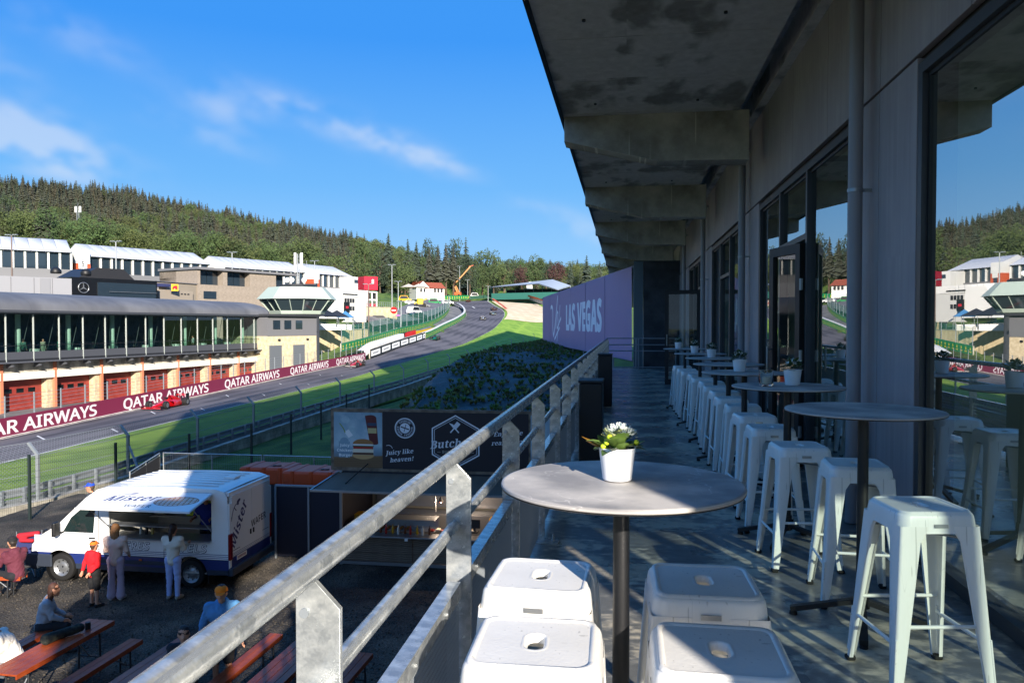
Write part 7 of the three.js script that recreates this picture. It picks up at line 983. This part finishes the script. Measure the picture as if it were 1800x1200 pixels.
{ // the wooded hill, read as one mass: instanced trees of several kinds
  const kinds = [...conG.map((g) => [g, 1]), ...broadG.map((g) => [g, 0])], lists = kinds.map(() => []), trunks = [];
  let tries = 0; const put = (px, D, force) => { const p = at(px, 570, D); p.x += rr(-3, 3); p.z += rr(-3, 3); p.y = groundY(p.x, p.z) - 0.4; const mixd = fbm(p.x * 0.012 + 9, p.z * 0.012, 0, 3, 77), con = force ?? (rnd() < (px > 620 ? 0.22 : sstep(0.3, 0.6, mixd + 0.12 * (D > 330 ? 1 : -1)))), k = con ? Math.floor(rnd() * 4) : 4 + Math.floor(rnd() * 4), h = px > 620 ? (con ? rr(11, 19) : rr(9, 16)) : con ? rr(10, 21) : rr(8, 15); lists[k].push([p, h, con]); if (con && rnd() < 0.5) trunks.push([p, h]); };
  for (let i = 0; i < 7600; i++) { const D = Math.sqrt(mix(268 ** 2, 560 ** 2, rnd())), px = rr(-520, 700); if (px > 560 && D < 330) continue; put(px, D); }
  for (let i = 0; i < 1100; i++) { const D = Math.sqrt(mix(385 ** 2, 600 ** 2, rnd())), px = rr(640, 1500); put(px, D); }
  for (let i = 0; i < 800; i++) { const px = rr(-500, 640), D = rr(500, 545); put(px, D, rnd() < 0.85); }
  for (let i = 0; i < 420; i++) { const a = rr(0.2, 3.4), r = rr(140, 420), p = V(-Math.cos(a) * 30 - r * Math.abs(Math.cos(a)) - 60, 0, r * Math.sin(a) - 60); p.y = groundY(p.x, p.z) - 0.4; lists[Math.floor(rnd() * 8)].push([p, rr(12, 20), false]); }
  const M = new THREE.Matrix4(), Q = new THREE.Quaternion(), C = new THREE.Color();
  lists.forEach((l, k) => { const im = new THREE.InstancedMesh(kinds[k][0], leafM, l.length); l.forEach(([p, h], i) => { Q.setFromEuler(new THREE.Euler(0, rnd() * 6.28, 0)); const w = kinds[k][1] ? h * rr(0.85, 1.25) : h * 0.5 * rr(0.7, 1.0); M.compose(p, Q, V(w, kinds[k][1] ? h : h * 0.52, w)); im.setMatrixAt(i, M); const v = rr(0.75, 1.3); im.setColorAt(i, kinds[k][1] ? C.setRGB(0.040 * v * rr(0.8, 1.6), 0.056 * v, 0.024 * v) : C.setRGB(0.066 * v * rr(0.75, 1.3), 0.102 * v, 0.026 * v)); }); im.name = numbered(kinds[k][1] ? 'conifer_wood' : 'broadleaf_wood'); im.userData = { kind: 'stuff', label: 'dense wood covering the hillside' }; im.castShadow = im.receiveShadow = true; scene.add(im); });
  const it = new THREE.InstancedMesh(trunkG, mat(0x8a7a68, 0.9), trunks.length); trunks.forEach(([p, h], i) => { M.compose(p, Q.identity(), V(h * 0.8, h * 0.8, h * 0.8)); it.setMatrixAt(i, M); }); it.name = 'wood_trunks'; it.userData = { kind: 'stuff', label: 'pale trunks in the hillside wood' }; scene.add(it);
}
{ // trees one can tell apart round the hilltop
  const tree = (label, px, top, D, kind, w, c, base) => {
    const p = at(px, 570, D); p.y = base !== undefined ? hOf(base, D) : Math.min(groundY(p.x, p.z), hOf(top, D) - 8); const h = hOf(top, D) - p.y, W = w * D / 1350 / 2;
    const t = thing(kind === 'con' ? 'conifer_tree' : 'broadleaf_tree', label, 'tree', [p.x, p.y, p.z], rnd() * 6.28), M = mat(new THREE.Color().setRGB(...c), 0.9, { transmission: 0.22, thickness: 0 });
    mesh('trunk', [rod(V(0, -1, 0), V(0.1, h * (kind === 'con' ? 0.85 : 0.6), 0), h * 0.016 + 0.1, 7, h * 0.006), ...(kind === 'con' ? [] : [0, 1, 2, 3].map((k) => rod(V(0, h * (0.28 + 0.06 * k), 0), V(W * 0.5 * Math.cos(k * 1.7), h * (0.5 + 0.08 * k), W * 0.5 * Math.sin(k * 1.7)), h * 0.008 + 0.05, 5, 0.04)))], bark, t);
    const n = kind === 'con' ? Math.floor(rnd() * 4) : 0, g = kind === 'con' ? (W / h > 0.16 ? conifer(20 + px, 24, W / h, 0.06) : conifer(20 + px, 22, W / h, 0.34)).scale(h, h, h) : broadleaf(40 + Math.round(px), 1500).scale(W, h * 0.455, W).translate(0, h * 0.09, 0);
    mesh('crown', g, M, t);
  };
  const gA = [0.058, 0.095, 0.026], gB = [0.085, 0.125, 0.034], gC = [0.035, 0.062, 0.03], cn = [0.032, 0.055, 0.028], br = [0.075, 0.028, 0.026];
  tree('large round dark green tree behind the red box', 642, 420, 262, 'leaf', 66, gA, 520);
  tree('pale green bushy tree between antenna mast and round tree', 600, 445, 262, 'leaf', 54, gB, 515); tree('low pale bush behind the shortest hospitality building', 560, 452, 268, 'leaf', 46, gB, 500);
  tree('tall pointed spruce standing out above the skyline, left one', 683, 406, 330, 'con', 34, cn, 515); tree('ragged conifer right of the pointed spruce', 717, 416, 345, 'con', 26, cn, 515); tree('thin conifer top left of the trunk group', 732, 421, 350, 'con', 24, cn, 515);
  tree('bluish broad tree behind the light pole', 668, 432, 320, 'leaf', 56, gC, 515); tree('wide mid green tree behind the parking area', 706, 436, 325, 'leaf', 60, gA, 515); tree('bright green bush left of the white house', 712, 464, 300, 'leaf', 50, gB, 522);
  tree('tall bare-stemmed spruce behind the house, first from left', 755, 430, 312, 'con', 28, [0.05, 0.055, 0.03], 520); tree('tall bare-stemmed spruce behind the house, second from left', 770, 426, 314, 'con', 28, [0.048, 0.056, 0.03], 520); tree('tall bare-stemmed spruce right of the house roof', 784, 423, 316, 'con', 28, [0.05, 0.056, 0.03], 520); tree('tall bare-stemmed spruce left of the crane', 797, 428, 318, 'con', 28, [0.05, 0.055, 0.03], 520);
  tree('high leafy tree behind the spruce group', 757, 420, 350, 'leaf', 44, gC, 515); tree('spruce with sharp tip above the crane', 819, 412, 350, 'con', 34, cn, 515); tree('leafy tree left of the sharp-tipped spruce', 800, 419, 346, 'leaf', 40, gC, 515); tree('leafy tree above the crane basket', 848, 428, 356, 'leaf', 44, gA, 515);
  tree('mid green tree between crane and grandstand', 826, 446, 335, 'leaf', 46, gC, 520); tree('round tree above the left end of the grandstand', 868, 440, 352, 'leaf', 44, gA, 515); tree('dense tree right behind the grandstand roof', 858, 462, 335, 'leaf', 46, gA, 518); tree('yellowish tree above the grandstand roof', 886, 456, 345, 'leaf', 44, gB, 515);
  tree('tall tree on the skyline above the grandstand', 897, 444, 360, 'leaf', 40, gC, 515); tree('dark red beech left behind the grandstand', 917, 466, 340, 'leaf', 36, br, 515); tree('green tree between two red beeches', 942, 448, 350, 'leaf', 46, gA, 515); tree('dark red copper beech near the billboard', 979, 459, 335, 'leaf', 48, br, 520); tree('tall dark conifer right of the copper beech', 1031, 445, 350, 'con', 44, cn, 525); tree('light conifer cluster at the canopy edge', 1054, 456, 352, 'con', 30, [0.05, 0.07, 0.035], 525); tree('small conifer behind copper beech', 1003, 460, 360, 'con', 28, cn, 520); tree('leafy tree left of the copper beech', 960, 455, 358, 'leaf', 40, gC, 515);
}

// ================================================================ hilltop: house, parasols, crane, grandstand
{
  const h = block('white_house', 'white house with brown-red tiled roof on the hilltop', 'house', [732, 517, 296], [781, 517, 302]), { t, L, B, s } = h, e = hOf(506, 299), r = hOf(495.5, 299), b = h.y0 - 2;
  mesh('wall', [B(0, L, b, e, 0, 7)], MT.white, t); mesh('gable_wall', new THREE.ExtrudeGeometry(shape([[0, e], [L * 0.22, r + 0.2], [L * 0.46, e]]), { depth: 0.3, bevelEnabled: false }).translate(0, 0, s > 0 ? -0.35 : 0.05), MT.white, t);
  mesh('roof', [sheet([[V(L * 0.2, r, s * 3.4), V(L * 1.02, r, s * 3.4)], [V(L * 0.3, e - 0.1, s * -0.7), V(L * 1.04, e - 0.1, s * -0.7)]]), sheet([[V(0, r, s * 3.4), V(L * 1.02, r, s * 3.4)], [V(-0.2, e - 0.1, s * 7.5), V(L * 1.04, e - 0.1, s * 7.5)]]), sheet([[V(-0.3, e - 0.05, s * -0.7), V(L * 0.22, r + 0.35, s * -0.7)], [V(-0.3, e - 0.05, s * 3.4), V(L * 0.22, r + 0.35, s * 3.4)]]), sheet([[V(L * 0.49, e - 0.05, s * -0.7), V(L * 0.22, r + 0.35, s * -0.7)], [V(L * 0.49, e - 0.05, s * 3.4), V(L * 0.22, r + 0.35, s * 3.4)]])], worn([128, 62, 44], [164, 88, 64], 0.85, { f: 10, rep: 0.5, s: 151, bump: 0.03 }), t);
  for (const k of [0.12, 0.24, 0.62, 0.74, 0.86]) mesh('window', B(L * k, L * k + 0.75, b + 3.0, b + 4.3, -0.45, k < 0.4 ? -0.36 : -0.01), MT.dark, t);
  for (const [px, D, l] of [[718, 282, 'white parasol terrace left of the house'], [736, 280, 'beige parasol directly below the house gable']]) { const p = at(px, 519, D), u = thing('parasol', l, 'parasol', [p.x, p.y, p.z], 0, 'parasols by the house'); mesh('canopy', new THREE.ConeGeometry(3.4, 1.3, 8).translate(0, 3.6, 0), mat(0xcfc3b0, 0.8), u); mesh('pole', cyl(0.06, 0.06, 4, 0, 2, 0, 6), MT.galvfar, u); mesh('table', [cyl(1.1, 1.1, 0.08, 0, 1, 0, 10), cyl(0.1, 0.1, 1, 0, 0.5, 0, 6)], MT.dark, u); }
}
{
  const D = 322, P = (x, y) => at(x, y, D), o = mat(0xcf8a50, 0.5), b = P(803, 518), t = thing('boom_lift', 'orange articulated boom lift raised above the hilltop trees', 'crane');
  mesh('chassis', rbox(3.4, 1.4, 2.4, 0.2, b.x, b.y + 0.4, b.z), mat(0xc86030, 0.5), t); mesh('lower_boom', [beam(P(804, 514), P(798, 500), 0.4, 0.5), beam(P(807, 514), P(801, 501), 0.2, 0.3)], o, t); mesh('upper_boom', [beam(P(798, 500), P(827, 468), 0.32, 0.42)], o, t); mesh('jib', beam(P(824, 469), P(832, 466), 0.3, 0.35), mat(0xb85a38, 0.5), t); const k = P(833, 466.5); mesh('basket', [rbox(1.6, 0.12, 0.9, 0.03, k.x, k.y - 0.5, k.z), ...[-0.75, 0, 0.75].map((x) => rod(V(k.x + x, k.y - 0.5, k.z + 0.4), V(k.x + x, k.y + 0.6, k.z + 0.4), 0.04, 5)), rod(V(k.x - 0.8, k.y + 0.6, k.z + 0.4), V(k.x + 0.8, k.y + 0.6, k.z + 0.4), 0.04, 5)], MT.dark, t); for (const x of [-1.1, 1.1]) for (const z of [-1, 1]) mesh('wheel', cyl(0.5, 0.5, 0.4, 0, 0, 0, 12).rotateX(Math.PI / 2).translate(b.x + x, b.y - 0.3, b.z + z), MT.rubber, t);
}
{
  const g = block('grandstand', 'covered grandstand with light grey roof above the gravel trap', 'grandstand', [872, 520, 322], [986, 520, 308]), { t, L, B, s } = g, yr = hOf(504.5, 318), y1 = hOf(499, 312);
  mesh('roof', [sheet([[V(-2, yr, s * -3), V(L * 0.72, y1, s * -3), V(L, y1 - 2.6, s * -3)], [V(-1, yr + 1.6, s * 10), V(L * 0.72, y1 + 2.4, s * 10), V(L, y1 - 0.4, s * 10)]]), sheet([[V(-2, yr - 0.3, s * -3), V(L * 0.72, y1 - 0.35, s * -3), V(L, y1 - 2.9, s * -3)], [V(-1, yr + 1.3, s * 10), V(L * 0.72, y1 + 2.1, s * 10), V(L, y1 - 0.7, s * 10)]])], mat(0x9fa9b2, 0.5), t);
  for (let k = 0; k < 6; k++) mesh('seat_row', B(0, L, g.y0 - 2, g.y0 - 0.8 + k * 0.45, k * 1.4, (k + 1) * 1.4 - 0.02), mat(k % 2 ? 0x54585e : 0x6a6e74, 0.8), t);
  for (let k = 0; k <= 7; k++) mesh('column', B(k * L / 7 - 0.12, k * L / 7 + 0.12, g.y0 - 2, yr + (y1 - yr) * Math.min(1, k / 5) - 0.5, 9.2, 9.5), MT.galvfar, t);
  mesh('front_fence', B(-1, L, g.y0 - 1.6, g.y0 + 1.0, -2.2, -2.1), mat(0x2d6a60, 0.7), t); mesh('back_wall', B(0, L, g.y0 - 2, yr - 0.5, 9.6, 9.9), mat(0x3a4046, 0.8), t);
  const p = at(931, 500, 332), m = thing('white_monument', 'small white stepped monument above the grandstand roof', 'monument', [p.x, p.y - 6, p.z]); mesh('base', rbox(2.4, 6, 2, 0.1, 0, 3, 0), MT.white, m); mesh('top', [rbox(1.2, 1.2, 1.2, 0.1, 0.3, 6.6, 0)], MT.white, m);
}

renderer.render(scene, camera);
